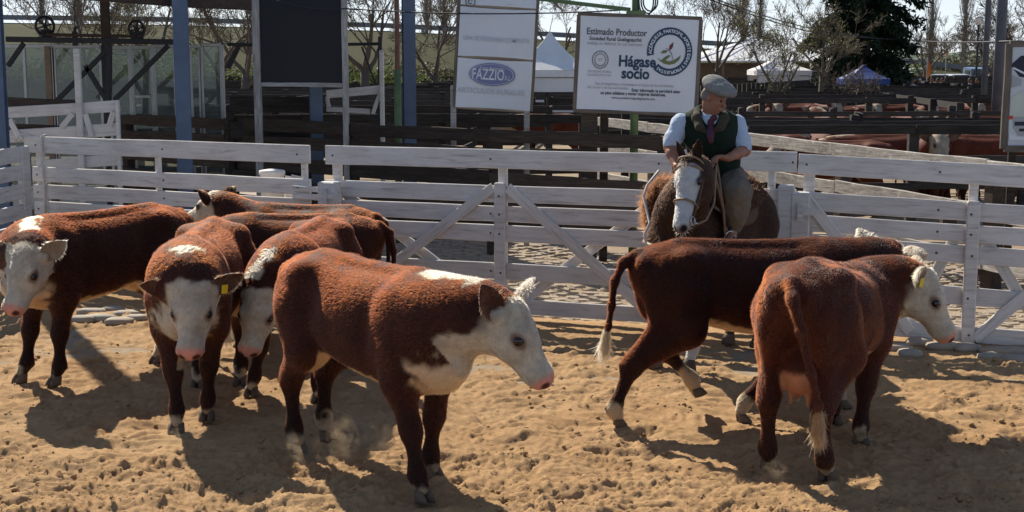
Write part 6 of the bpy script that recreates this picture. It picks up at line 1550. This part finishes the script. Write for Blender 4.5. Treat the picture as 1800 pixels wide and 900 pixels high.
    for i in range(3):
        for k in range(14): k2 = (k + 1) % 14; hm.f.append((i * 14 + k, i * 14 + k2, i * 14 + 14 + k2, i * 14 + 14 + k))
    hm.f += [tuple(reversed(range(14))), tuple(range(42, 56))]; hme = mesh('hoof', hm.v, hm.f, True); hme.materials.append(MATS['horn'])
    for i in range(4): obj('hoof', hme, None, root, HM @ Matrix.Translation((LG[i][6][0] + 0.005, LG[i][6][1], 0.0)))
    rg = np.random.default_rng(44); n = 26000; tri, bc = sample_surface(v, f, n, rg, np.clip(1 - snip, 0.01, 1) * (v[:, 2] > 0.1)); P = interp(v, tri, bc); Nn = interp(vnormals(v, f), tri, bc); Nn /= np.maximum(np.linalg.norm(Nn, axis=1), 1e-6)[:, None]; Cc = interp(col, tri, bc) * 0.95; hh = interp(hp, tri, bc)
    flow = np.tile(np.array((-1.0, 0, -0.6)), (n, 1)); nh = np.linalg.norm(hh - np.array((0.28, 0, -0.08)), axis=1) < 0.4; flow[nh] = a; flow -= Nn * (flow * Nn).sum(1)[:, None]; flow /= np.maximum(np.linalg.norm(flow, axis=1), 1e-6)[:, None]; d = flow * 0.9 + Nn * 0.3 + rg.normal(size=(n, 3)) * 0.1; ln = np.full(n, 0.010) + 0.006 * rg.random(n)
    chin = nh & (hh[:, 0] > 0.42) & (hh[:, 2] < -0.11); ln[chin] = 0.045 * rg.random(chin.sum()) + 0.01; d[chin] = Nn[chin] * 0.8 + rg.normal(size=(chin.sum(), 3)) * 0.2; Cc[chin] = np.array((0.5, 0.47, 0.42))
    fur_object('coat', P, d, ln, 0.0010, np.clip(Cc, 0, 0.9), MATS['fur'], root, 3, 0.1, 5)
    nm = 2600; t = rg.random(nm); cp = np.stack([np.interp(t * 8, np.arange(9), NP[:, k]) for k in range(3)], 1); rc = np.interp(t * 8, np.arange(9), NR); up_ = np.array((-0.62, 0, 0.78)); mp = cp + up_ * (rc * 0.95)[:, None] + rg.normal(size=(nm, 3)) * 0.012; md = np.tile(up_ * 0.6 + np.array((0.1, -0.5, 0.1)), (nm, 1)) + rg.normal(size=(nm, 3)) * 0.15
    fp = np.array([H((0.0, 0, 0.0))]).repeat(500, 0) + rg.normal(size=(500, 3)) * 0.018; fd = np.tile(a * 0.9 + u * 0.15, (500, 1)) + rg.normal(size=(500, 3)) * 0.15; tp = np.array(tail[1]) + (np.array(tail[3]) - np.array(tail[1])) * rg.random((1200, 1)) + rg.normal(size=(1200, 3)) * 0.02; tdn = np.tile(np.array((-0.05, 0, -1.0)), (1200, 1)) + rg.normal(size=(1200, 3)) * 0.06
    allp = np.concatenate([mp, fp, tp]); alld = np.concatenate([md, fd, tdn]); lens = np.concatenate([0.07 + 0.04 * rg.random(nm), 0.07 + 0.06 * rg.random(500), 0.35 + 0.3 * rg.random(1200)]); fur_object('mane', allp, alld, lens, 0.0016, np.tile(np.array((0.012, 0.008, 0.006)), (len(allp), 1)) * (0.6 + rg.random((len(allp), 1))), MATS['fur'], root, 5, 0.12, 6)
    # bridle
    br = empty('bridle', HM @ Vector(H((0.25, 0, -0.08))), 0, root)
    def strap(name, pts, r, mat, closed=False, par=None, n=6): P3 = [HM @ Vector(p) for p in pts]; return MB().tube(P3, r, n, not closed).build(name, MATS[mat], par or br, None, True)
    def loop(aa, w, ht, cu, n=22, sq=2.6, tilt=0.0):
        o_ = []
        for k in range(n + 1):
            an = 2 * math.pi * k / n; c, s_ = math.cos(an), math.sin(an); q = (abs(c) ** sq + abs(s_) ** sq) ** (-1 / sq); o_.append(H((aa + tilt * s_, w * c * q, cu + ht * s_ * q)))
        return o_
    strap('noseband', loop(0.335, 0.080, 0.092, -0.095), 0.009, 'pale_leather', True); strap('browband', loop(0.075, 0.103, 0.095, -0.06)[0:12], 0.010, 'pale_leather'); strap('crownpiece', loop(0.02, 0.098, 0.10, -0.06, tilt=-0.02)[0:12], 0.009, 'pale_leather')
    for sd in (1, -1):
        strap('cheek_strap', [H((0.04, 0.103 * sd, -0.06)), H((0.14, 0.105 * sd, -0.09)), H((0.26, 0.090 * sd, -0.11)), H((0.335, 0.082 * sd, -0.11)), H((0.45, 0.066 * sd, -0.118))], 0.009, 'saddle_leather'); strap('bit_ring', [H((0.46 + 0.032 * math.cos(t_), 0.070 * sd, -0.12 + 0.032 * math.sin(t_))) for t_ in np.linspace(0, 6.28, 13)], 0.006, 'steel_bit', True); strap('shank', [H((0.47, 0.074 * sd, -0.14)), H((0.44, 0.082 * sd, -0.20))], 0.007, 'steel_bit')
    return root, H, strap, NP, NR, xs, rr
horse_o, HH, hstrap, HNP, HNR, hxs, hrr = horse()
# saddle: felt, fleece, leather flaps, girth, breast strap, cord
sad = empty('saddle', HM @ Vector((0.08, 0, 1.42))); tag(sad, 'gaucho saddle with brown fleece pads on the dark horse', 'saddle')
def shell(name, x0, x1, reach, off, mat, thick=0.03, lump=0.0, n=22, m=26, parent=None, seed=2, drop=0.0):
    "pad that follows the back of the horse from flank to flank"
    vs, fs = [], []; 
    for side in (0, 1):
        for i in range(n + 1):
            x = x0 + (x1 - x0) * i / n; top, bot, w = [float(np.interp(x, hxs, hrr[:, k])) for k in range(3)]; zc, hh_ = (top + bot) / 2, (top - bot) / 2; edge = 1 - 0.10 * (2 * i / n - 1) ** 4
            for j in range(m + 1):
                t = (2 * j / m - 1) * reach * edge; c, s_ = math.cos(t), math.sin(t); q = (abs(s_) ** 2.2 + abs(c) ** 2.2) ** (-1 / 2.2); o_ = off + (thick if side == 0 else 0); o_ += lump * float(noise3(np.array([[x * 9, t * 6, seed]]))[0])
                vs.append((x, (w + 0.012 + o_) * s_ * q, zc + (hh_ + 0.012 + o_) * c * q - drop * abs(s_)))
    K_ = (n + 1) * (m + 1)
    for side in (0, 1):
        for i in range(n):
            for j in range(m): a = side * K_ + i * (m + 1) + j; q = (a, a + 1, a + m + 2, a + m + 1); fs.append(q if side == 0 else q[::-1])
    for i in range(n):
        for j in (0, m): a = i * (m + 1) + j; fs.append((a, a + m + 1, a + m + 1 + K_, a + K_) if j == 0 else (a + m + 1, a, a + K_, a + m + 1 + K_))
    for j in range(m):
        for i in (0, n): a = i * (m + 1) + j; fs.append((a + 1, a, a + K_, a + 1 + K_) if i == 0 else (a, a + 1, a + 1 + K_, a + K_))
    me = mesh(name, np.array(vs, float), np.array(fs), True); o = obj(name, me, MATS[mat], parent, HM); return o, np.array(vs), np.array(fs), K_
simple('fleece_hide', (0.055, 0.022, 0.010), 0.95, 0.4, 30, 0, 0.5)
shell('felt_pad', -0.30, 0.36, 0.95, 0.0, 'felt', 0.02, parent=sad); shell('saddle_flap', -0.22, 0.25, 1.25, 0.025, 'saddle_leather', 0.012, parent=sad); shell('girth', 0.16, 0.28, 2.9, 0.006, 'felt', 0.012, parent=sad)
fl, fv, ff, K_ = shell('fleece', -0.33, 0.42, 0.98, 0.045, 'fleece_hide', 0.075, 0.05, parent=sad, seed=4)
rgf = np.random.default_rng(8); tri, bc = sample_surface(fv, ff, 16000, rgf); Pf = interp(fv, tri, bc); Nf = interp(vnormals(fv, ff), tri, bc); Nf /= np.maximum(np.linalg.norm(Nf, axis=1), 1e-6)[:, None]; df = Nf * 0.6 + np.stack([noise3(Pf * 22 + 7 * k) for k in range(3)], 1) * 1.5 + rgf.normal(size=Pf.shape) * 0.25
fur_object('wool', Pf, df, 0.03 + 0.02 * rgf.random(16000), 0.0014, np.tile(np.array((0.055, 0.019, 0.008)), (16000, 1)) * (0.5 + 0.9 * rgf.random((16000, 1))), MATS['fur'], fl, 4, 0.5, 9)
roll = Field((-0.05, -0.62, 0.95), (0.62, -0.10, 1.62), 0.014); roll.ell((0.30, -0.34, 1.30), (0.17, 0.12, 0.19), 0.05); roll.ell((0.22, -0.30, 1.42), (0.14, 0.12, 0.10), 0.06); roll.ell((0.36, -0.33, 1.17), (0.11, 0.09, 0.12), 0.06)
rv, rf_ = roll.skin(1); rv = rv + np.stack([noise3(rv * 14 + 9 * k) for k in range(3)], 1) * 0.03
fr_ = obj('fleece_roll', mesh('fleece_roll', rv, rf_, True), MATS['fleece_hide'], sad, HM); tri, bc = sample_surface(rv, rf_, 9000, rgf); Pf = interp(rv, tri, bc); Nf = interp(vnormals(rv, rf_), tri, bc); df = Nf * 0.6 + np.stack([noise3(Pf * 24 + 7 * k) for k in range(3)], 1) * 1.5 + rgf.normal(size=Pf.shape) * 0.25
fur_object('wool', Pf, df, 0.028 + 0.02 * rgf.random(9000), 0.0014, np.tile(np.array((0.055, 0.019, 0.008)), (9000, 1)) * (0.5 + 0.9 * rgf.random((9000, 1))), MATS['fur'], fr_, 4, 0.5, 10)
# chest strap and cords
def bodyp(x, ang, off=0.02):
    top, bot, w = [float(np.interp(x, hxs, hrr[:, k])) for k in range(3)]; zc, hh_ = (top + bot) / 2, (top - bot) / 2; c, s_ = math.cos(ang), math.sin(ang); q = (abs(s_) ** 2.2 + abs(c) ** 2.2) ** (-1 / 2.2); return (x, (w + off) * s_ * q, zc + (hh_ + off) * c * q)
bst = [bodyp(0.25, 1.75), bodyp(0.42, 1.72, 0.03), bodyp(0.58, 1.7, 0.035), bodyp(0.70, 1.72, 0.05), (0.85, 0.09, 1.03), (0.885, 0.0, 1.02), (0.85, -0.09, 1.03), bodyp(0.70, -1.72, 0.05), bodyp(0.58, -1.7, 0.035), bodyp(0.42, -1.72, 0.03), bodyp(0.25, -1.75)]
hstrap('breast_strap', bst, 0.020, 'pale_leather', par=sad)
cordp = [W(1158, 300, 11.05), W(1138, 325, 10.95), W(1131, 345, 10.9), W(1137, 370, 10.85), W(1142, 392, 10.75), W(1133, 412, 10.7), W(1136, 432, 10.7), W(1150, 438, 10.65)]
tag(MB().tube(cordp, 0.010, 6).build('lasso', MATS['white_cord'], None, None, True), 'pale cord hanging from the saddle down the horse chest', 'rope')

# ------------------------------------------------------------------ rider
simple('skin', (0.30, 0.135, 0.085), 0.55, 0.15, 30, 0, 0.1, 0.3); simple('shirt_blue', (0.42, 0.50, 0.62), 0.85, 0.06, 20, 0, 0.1); simple('vest_green', (0.006, 0.016, 0.009), 0.95, 0.2, 40, 0, 0.2); simple('collar_brown', (0.055, 0.045, 0.030), 0.95, 0.15, 40); simple('trouser_tan', (0.15, 0.125, 0.10), 0.9, 0.15, 12, 0, 0.2); simple('boot_black', (0.012, 0.011, 0.010), 0.4, 0.2, 20); simple('beret_grey', (0.20, 0.20, 0.19), 0.95, 0.12, 40, 0, 0.25); simple('scarf_red', (0.10, 0.025, 0.035), 0.85, 0.5, 45, 0, 0.1, dirt=(0.02, 0.03, 0.09), dirt_amt=0.8); simple('hair_grey', (0.16, 0.15, 0.14), 0.8, 0.3, 60)
def wl(px, py, Y): return np.array(W(px, py, Y))
J_ = dict(pel=wl(1262, 316, 11.44), wai=wl(1256, 275, 11.36), che=wl(1247, 232, 11.26), nek=wl(1249, 204, 11.20), hed=wl(1256, 172, 11.14), rs=wl(1197, 217, 11.24), re=wl(1177, 258, 11.20), rw=wl(1187, 288, 11.04), ls=wl(1294, 219, 11.30), le=wl(1309, 264, 11.22), lw=wl(1279, 278, 10.98), lh=wl(1284, 312, 11.40), lk=wl(1296, 338, 10.98), la=wl(1288, 402, 11.10), lt=wl(1280, 428, 10.92))
def mirror(p): q = np.array(HMI @ Vector(p)); q[1] = -q[1]; return np.array(HM @ Vector(q))
for k in ('h', 'k', 'a', 't'): J_['r' + k] = mirror(J_['l' + k]) + (np.array(HM.to_3x3() @ Vector((-0.16, 0.03, -0.05))) if k != 'h' else 0)
fd_ = unit((0.78, -0.58, -0.38)); fu = unit(np.array((0.05, 0, 1)) - fd_ * (np.array((0.05, 0, 1)) @ fd_)); fs_ = np.cross(fu, fd_)
def FH(p): return J_['hed'] + fd_ * p[0] + fs_ * p[1] + fu * p[2]
R_f = np.stack([fd_, fs_, fu])
def field(): return Field(J_['pel'] - np.array((0.62, 0.85, 0.95)), J_['pel'] + np.array((0.50, 0.45, 1.02)), 0.0095)
def fold(v, amp, sc): return v + np.stack([fbm(v * sc + 5 * k, 2) for k in range(3)], 1) * amp
def hand(F, wrist, tip_dir, palm_n, curl, side):
    d = unit(tip_dir); n = np.array(palm_n, float); n = unit(n - d * (n @ d)); s_ = np.cross(n, d); pc_ = wrist + d * 0.055
    F.ell(pc_, (0.055, 0.045, 0.024), 0.02, np.stack([d, s_, n]))
    for k, (o_, l_) in enumerate(((-0.034, 0.070), (-0.012, 0.082), (0.011, 0.078), (0.033, 0.062))):
        b0 = wrist + d * 0.10 + s_ * o_; d1 = unit(d * math.cos(curl) + n * math.sin(curl)); d2 = unit(d * math.cos(2.1 * curl) + n * math.sin(2.1 * curl)); d3 = unit(d * math.cos(2.9 * curl) + n * math.sin(2.9 * curl)); b1 = b0 + d1 * l_ * 0.45; b2 = b1 + d2 * l_ * 0.32; b3 = b2 + d3 * l_ * 0.28
        F.chain([b0 - d * 0.03, b0, b1, b2, b3], [0.012, 0.012, 0.0105, 0.010, 0.009], 0.006)
    t0 = wrist + d * 0.03 - s_ * 0.035 * side; t1 = t0 + unit(d * 0.6 - s_ * 0.8 * side + n * 0.3) * 0.045; t2 = t1 + unit(d * 0.9 + n * 0.5 - s_ * 0.1 * side) * 0.035; F.chain([t0, t1, t2], [0.016, 0.013, 0.010], 0.01)
def rider():
    B = field(); j = J_
    B.chain([j['pel'], j['wai'], j['che'], j['nek'] - np.array((0, 0, 0.04))], [0.15, 0.15, 0.16, 0.07], 0.08); B.chain([j['nek'] - np.array((0, 0, 0.05)), j['nek'], FH((-0.02, 0, -0.07))], [0.068, 0.062, 0.06], 0.03)
    for s_ in 'rl':
        B.chain([j[s_ + 's'], j[s_ + 'e']], [0.058, 0.048], 0.04); B.chain([j[s_ + 'e'], j[s_ + 'e'] * 0.6 + j[s_ + 'w'] * 0.4, j[s_ + 'w']], [0.046, 0.044, 0.032], 0.03); B.chain([j[s_ + 'h'], j[s_ + 'k'], j[s_ + 'a'], j[s_ + 't']], [0.09, 0.062, 0.045, 0.035], 0.04)
    # head: skull, jaw, nose, brow, cheeks, lips, chin, ears
    B.ell(FH((-0.018, 0, 0.025)), (0.098, 0.078, 0.105), 0.03, R_f); B.ell(FH((0.030, 0, -0.055)), (0.062, 0.058, 0.065), 0.03, R_f); B.ell(FH((0.058, 0, -0.098)), (0.028, 0.030, 0.022), 0.02, R_f); B.cone(FH((0.082, 0, 0.012)), FH((0.112, 0, -0.030)), 0.010, 0.017, 0.014); B.ell(FH((0.076, 0, 0.022)), (0.018, 0.056, 0.012), 0.015, R_f); B.ell(FH((0.085, 0, -0.068)), (0.016, 0.026, 0.010), 0.012, R_f)
    for sd in (1, -1): B.ell(FH((0.060, 0.042 * sd, -0.022)), (0.026, 0.024, 0.026), 0.02, R_f); B.ell(FH((-0.008, 0.082 * sd, -0.005)), (0.022, 0.012, 0.034), 0.008, R_f); B.ell(FH((0.086, 0.030 * sd, 0.004)), (0.010, 0.014, 0.008), 0.01, R_f, True)
    hand(B, j['rw'], unit(np.array((0.06, -0.35, -0.5))), (0.9, -0.1, 0.3), 0.45, 1); hand(B, j['lw'], unit(np.array((-0.75, -0.30, 0.10))), (-0.1, -0.2, -1.0), 0.75, -1)
    v, f = B.skin(1); c0 = Vector(j['pel']); mw = Matrix.Translation(c0); hp = (v - j['hed']) @ R_f.T
    me = mesh('person', v - j['pel'], f, True); root = obj('person', me, MATS['skin'], None, mw); tag(root, 'rider in grey beret and dark green vest looking aside on the horse', 'person')
    def part(name, F, mat, amp=0.006, sc=14, keep=None, parent=None):
        v, f = F.skin(2); v = fold(v, amp, sc)
        if keep is not None: f = f[keep(v[f].mean(1))]
        return obj(name, mesh(name, v - j['pel'], f, True), MATS[mat], parent or root, mw)
    for sd in (1, -1): obj('eye', ball_mesh('eye', 0.0115, MATS['eyeball'], 8), None, root, Matrix.Translation(FH((0.077, 0.030 * sd, 0.002))))
    S_ = field(); S_.chain([j['wai'], j['che'], j['nek'] - np.array((0, 0, 0.05))], [0.165, 0.172, 0.09], 0.08)
    for s_ in 'rl': S_.chain([j[s_ + 's'], j[s_ + 's'] * 0.4 + j[s_ + 'e'] * 0.6, j[s_ + 's'] * 0.08 + j[s_ + 'e'] * 0.92], [0.066, 0.066, 0.062], 0.05); S_.cone(j['che'] + np.array((0, 0, 0.06)), j[s_ + 's'], 0.10, 0.064, 0.08)
    part('shirt', S_, 'shirt_blue', 0.010, 16)
    V = field(); V.chain([j['pel'] + np.array((0, 0, 0.05)), j['wai'], j['che'], j['che'] + np.array((0.0, 0, 0.07))], [0.185, 0.188, 0.195, 0.14], 0.10)
    for s_ in 'rl': V.cone(j['che'] + np.array((0, 0, 0.05)), j[s_ + 's'] * 0.86 + j['che'] * 0.14 + np.array((0, 0, 0.012)), 0.13, 0.078, 0.09)
    vf = unit((-0.15, -1, 0.1)); V.cone(j['nek'] + vf * 0.10, j['che'] + vf * 0.24 + np.array((0, 0, 0.02)), 0.075, 0.02, 0.02, True); V.ell(j['nek'] + np.array((0, 0, 0.05)), (0.085, 0.085, 0.09), 0.02, None, True)
    vest = part('vest', V, 'vest_green', 0.008, 12)
    C_ = field(); nk = j['nek'] - np.array((0, 0, 0.025)); rt_ = np.array((1, 0, 0))
    for sd in (1, -1): C_.chain([nk + np.array((0, 0.095, 0.075)), nk + rt_ * 0.105 * sd + np.array((0, 0.02, 0.055)), nk + rt_ * 0.112 * sd + vf * 0.085 + np.array((0, 0, 0.005)), nk + rt_ * 0.085 * sd + vf * 0.165 - np.array((0, 0, 0.075)), j['che'] + rt_ * 0.03 * sd + vf * 0.205 - np.array((0, 0, 0.01))], [0.030, 0.034, 0.040, 0.034, 0.016], 0.02)
    part('collar', C_, 'collar_brown', 0.003, 20, None, vest)
    K = field(); K.chain([nk + np.array((0, 0.06, 0.045)), nk + np.array((0.062, 0, 0.03)), nk + vf * 0.075 + np.array((0.02, 0, -0.005)), nk + np.array((-0.062, 0, 0.03)), nk + np.array((0, 0.06, 0.045))], [0.032] * 5, 0.02); kn = nk + vf * 0.092 + np.array((0, 0, -0.03)); K.ell(kn, (0.034, 0.030, 0.030), 0.015); K.chain([kn, kn + np.array((0.006, 0.0, -0.08)) + vf * 0.045, kn + np.array((0.010, 0, -0.16)) + vf * 0.075], [0.022, 0.034, 0.022], 0.015); K.chain([kn, kn + np.array((-0.015, 0.0, -0.08)) + vf * 0.05, kn + np.array((-0.012, 0, -0.13)) + vf * 0.07], [0.016, 0.022, 0.014], 0.015)
    part('neckerchief', K, 'scarf_red', 0.006, 25)
    T = field(); T.ell(j['pel'], (0.19, 0.16, 0.12), 0.08)
    for s_ in 'rl': T.chain([j[s_ + 'h'], j[s_ + 'k'], j[s_ + 'k'] * 0.55 + j[s_ + 'a'] * 0.45, j[s_ + 'k'] * 0.12 + j[s_ + 'a'] * 0.88], [0.125, 0.105, 0.098, 0.082], 0.08)
    part('trousers', T, 'trouser_tan', 0.014, 13)
    for s_ in 'lr':
        Bt = field(); a_, t_ = j[s_ + 'a'], j[s_ + 't']; Bt.chain([j[s_ + 'k'] * 0.25 + a_ * 0.75, a_], [0.058, 0.050], 0.03); Bt.chain([a_ + np.array((0, 0.01, -0.055)), a_ * 0.4 + t_ * 0.6 + np.array((0, 0, -0.02)), t_], [0.046, 0.043, 0.036], 0.03); part('boot', Bt, 'boot_black', 0.002, 20)
    Hb = field(); ba = unit(fu * 0.93 + fs_ * -0.10 + fd_ * 0.05); bx = unit(fd_ - ba * (fd_ @ ba)); by = np.cross(ba, bx); top = FH((-0.012, 0, 0.072)); Hb.ell(top + ba * 0.028 + bx * 0.030 - by * 0.015, (0.152, 0.138, 0.056), 0.03, np.stack([bx, by, ba])); Hb.ell(top, (0.108, 0.090, 0.040), 0.03, np.stack([bx, by, ba])); Hb.ell(top + ba * 0.05 - bx * 0.03, (0.09, 0.09, 0.045), 0.05, np.stack([bx, by, ba])); part('beret', Hb, 'beret_grey', 0.007, 15)
    Ha = field()
    for sd in (1, -1): Ha.ell(FH((-0.045, 0.062 * sd, 0.01)), (0.05, 0.022, 0.055), 0.02, R_f)
    Ha.ell(FH((-0.085, 0, 0.0)), (0.030, 0.062, 0.06), 0.02, R_f); part('hair', Ha, 'hair_grey', 0.004, 40)
    return root
rider_o = rider()
lwp = Vector(J_['lw'] + unit((-0.75, -0.30, 0.10)) * 0.10 + np.array((0, 0, -0.02)))
for sd in (1, -1):
    e = HM @ Vector(HH((0.45, 0.080 * sd, -0.19))); mid = e.lerp(lwp, 0.5) - Vector((0, 0, 0.10 if sd > 0 else 0.04)) + Vector((0.05 * sd, 0, 0))
    o = MB().tube([e, e.lerp(mid, 0.5) - Vector((0, 0, 0.05)), mid, mid.lerp(lwp, 0.5) - Vector((0, 0, 0.02)), lwp, lwp + Vector((0.015 * sd, -0.02, -0.12)), lwp + Vector((0.06, -0.03, -0.42)), lwp + Vector((0.08, 0.0, -0.62))], 0.010, 6).build('rein', MATS['pale_leather'], None, None, True)
    tag(o, 'leather rein running to the rider hand on the %s side of the horse neck' % ('right' if sd > 0 else 'left'), 'rein')
# stirrups
for s_ in 'lr':
    an_, tt_ = Vector(J_[s_ + 'a']), Vector(J_[s_ + 't']); m_ = an_.lerp(tt_, 0.62) - Vector((0, 0, 0.02)); sd = 1 if s_ == 'l' else -1
    st_ = empty('stirrup', m_, 0, sad); tp_ = HM @ Vector(bodyp(0.05, 1.15 * sd, 0.06))
    MB().tube([m_ + Vector((0.05 * math.cos(a), 0.03 * math.cos(a), 0.065 * math.sin(a) + 0.01)) for a in np.linspace(0, 2 * math.pi, 17)], 0.009, 6, False).build('stirrup_ring', MATS['steel_bit'], st_, None, True); MB().tube([m_ + Vector((0, 0, 0.105)), tp_], 0.014, 6).build('stirrup_leather', MATS['saddle_leather'], st_, None, True)

# ------------------------------------------------------------------ people standing far behind the pens
def stander(seed):
    rg = np.random.default_rng(seed); F = Field((-0.4, -0.3, -0.02), (0.4, 0.35, 1.85), 0.025)
    F.chain([(0, 0, 0.92), (0, 0, 1.15), (0, 0, 1.38)], [0.15, 0.14, 0.15], 0.08); F.chain([(0, 0, 1.42), (0, 0.01, 1.54)], [0.065, 0.055], 0.03); F.ell((0, 0.015, 1.64), (0.078, 0.098, 0.115), 0.03); F.cone((0, 0.10, 1.64), (0, 0.12, 1.61), 0.015, 0.02, 0.02)
    for sd in (1, -1): F.chain([(0.18 * sd, 0, 1.40), (0.25 * sd, -0.02, 1.12), (0.22 * sd, 0.10, 0.90), (0.20 * sd, 0.15, 0.83)], [0.062, 0.05, 0.04, 0.035], 0.04); F.chain([(0.09 * sd, 0, 0.90), (0.10 * sd, 0.02, 0.48), (0.11 * sd, -0.01, 0.08)], [0.095, 0.065, 0.05], 0.05); F.cone((0.11 * sd, -0.01, 0.04), (0.12 * sd, 0.14, 0.03), 0.045, 0.035, 0.03)
    v, f = F.skin(1); cloth = [(0.5, 0.5, 0.52), (0.08, 0.10, 0.18), (0.38, 0.16, 0.17), (0.20, 0.28, 0.42), (0.10, 0.08, 0.07)][seed % 5]; legs_ = [(0.05, 0.06, 0.10), (0.14, 0.11, 0.08), (0.04, 0.04, 0.04)][seed % 3]; hat = [(0.06, 0.05, 0.05), (0.45, 0.44, 0.42), (0.03, 0.025, 0.02), (0.55, 0.55, 0.56)][seed % 4]
    c = np.tile(np.array(cloth), (len(v), 1)); c[v[:, 2] < 0.95] = legs_; c[v[:, 2] > 1.5] = (0.30, 0.15, 0.10); c[(v[:, 2] > 1.66) | ((v[:, 2] > 1.55) & (v[:, 1] < 0.0))] = hat; c[(v[:, 2] < 0.92) & (np.abs(v[:, 0]) > 0.17) & (v[:, 2] > 0.75)] = (0.30, 0.15, 0.10); c[v[:, 2] < 0.09] = (0.02, 0.02, 0.02)
    me = mesh('person', v, f, True); set_color(me, 'hair_color', np.concatenate([c, np.ones((len(v), 1))], 1)); me.materials.append(MATS['hide']); return me
pm = [stander(k) for k in range(5)]
folk = [(1462, 58, 0, 'person in white by the left leg of the blue tent'), (1487, 60, 1, 'person in navy under the blue tent'), (1523, 62, 2, 'person in dull red right of the blue tent'), (1538, 60, 4, 'person in dark clothes at the left of the crowd'), (1552, 63, 3, 'person in blue in the left half of the crowd'), (1563, 61, 0, 'person in white in the left half of the crowd'), (1590, 64, 1, 'person in navy just left of the pale parasol spot'), (1598, 58, 0, 'person in bright white in the middle of the crowd'), (1611, 60, 3, 'person in blue below the orange flag'), (1632, 62, 4, 'person in dark clothes right of the orange flag'), (1642, 60, 0, 'person in white right of the orange flag'), (1650, 63, 2, 'person in dull red at the right end of the crowd'), (1698, 59, 0, 'person in white at the foot of the street lamp'), (1711, 60, 2, 'person in pinkish red at the foot of the street lamp')]
for px, Y, k, lab in folk:
    o = obj('person', pm[k], None, None, Matrix.Translation(((px - 900) / FPX * Y, Y, -0.03)) @ Matrix.Rotation(math.pi + (px % 7 - 3) * 0.2, 4, 'Z') @ Matrix.Scale(0.98 + 0.01 * (px % 5), 4)); tag(o, lab, 'person', 'people standing behind the pens')

# ------------------------------------------------------------------ dust kicked up by the hooves
def dust_material():
    m = bpy.data.materials.new('dust'); m.use_nodes = True; nt = m.node_tree; nt.nodes.clear(); out = nt.nodes.new('ShaderNodeOutputMaterial')
    pv = nt.nodes.new('ShaderNodeVolumePrincipled'); pv.inputs['Color'].default_value = (0.80, 0.62, 0.42, 1); pv.inputs['Anisotropy'].default_value = 0.35
    tc = N(nt, 'ShaderNodeTexCoord'); ln = N(nt, 'ShaderNodeVectorMath', operation='LENGTH'); L(nt, tc.outputs['Object'], ln.inputs[0])
    fall = N(nt, 'ShaderNodeMapRange'); fall.inputs['From Min'].default_value = 1.0; fall.inputs['From Max'].default_value = 0.25; L(nt, ln.outputs['Value'], fall.inputs['Value'])
    n = noise(nt, tc.outputs['Object'], 2.6, 4, 0.6, 0.8); r = ramp(nt, n, [(0.46, 0.0), (0.72, 1.0)])
    mu = N(nt, 'ShaderNodeMath', operation='MULTIPLY'); L(nt, fall.outputs[0], mu.inputs[0]); L(nt, r, mu.inputs[1]); m2 = N(nt, 'ShaderNodeMath', operation='MULTIPLY'); L(nt, mu.outputs[0], m2.inputs[0]); m2.inputs[1].default_value = 9.0
    L(nt, m2.outputs[0], pv.inputs['Density']); L(nt, pv.outputs[0], out.inputs['Volume']); return m
MATS['dust'] = dust_material()
dm = ball_mesh('dust', 1.0, MATS['dust'], 16)
for px, py, r_, sz, lab in ((545, 812, 0.20, 0.6, 'pale dust puff at the hind hoof of the front cow'), (632, 806, 0.24, 0.75, 'pale dust curl under the belly of the front cow'), (330, 775, 0.16, 0.4, 'thin dust at the front hoof of the tagged cow'), (1372, 842, 0.13, 0.6, 'small dust puff at the hind hoof of the rear-view cow')):
    p = G(px, py); o = obj('dust', dm, None, None, Matrix.Translation((p.x, p.y, r_ * sz * 0.7)) @ Matrix.Diagonal((r_, r_ * 0.8, r_ * sz, 1))); tag(o, lab, 'dust', kind='stuff')
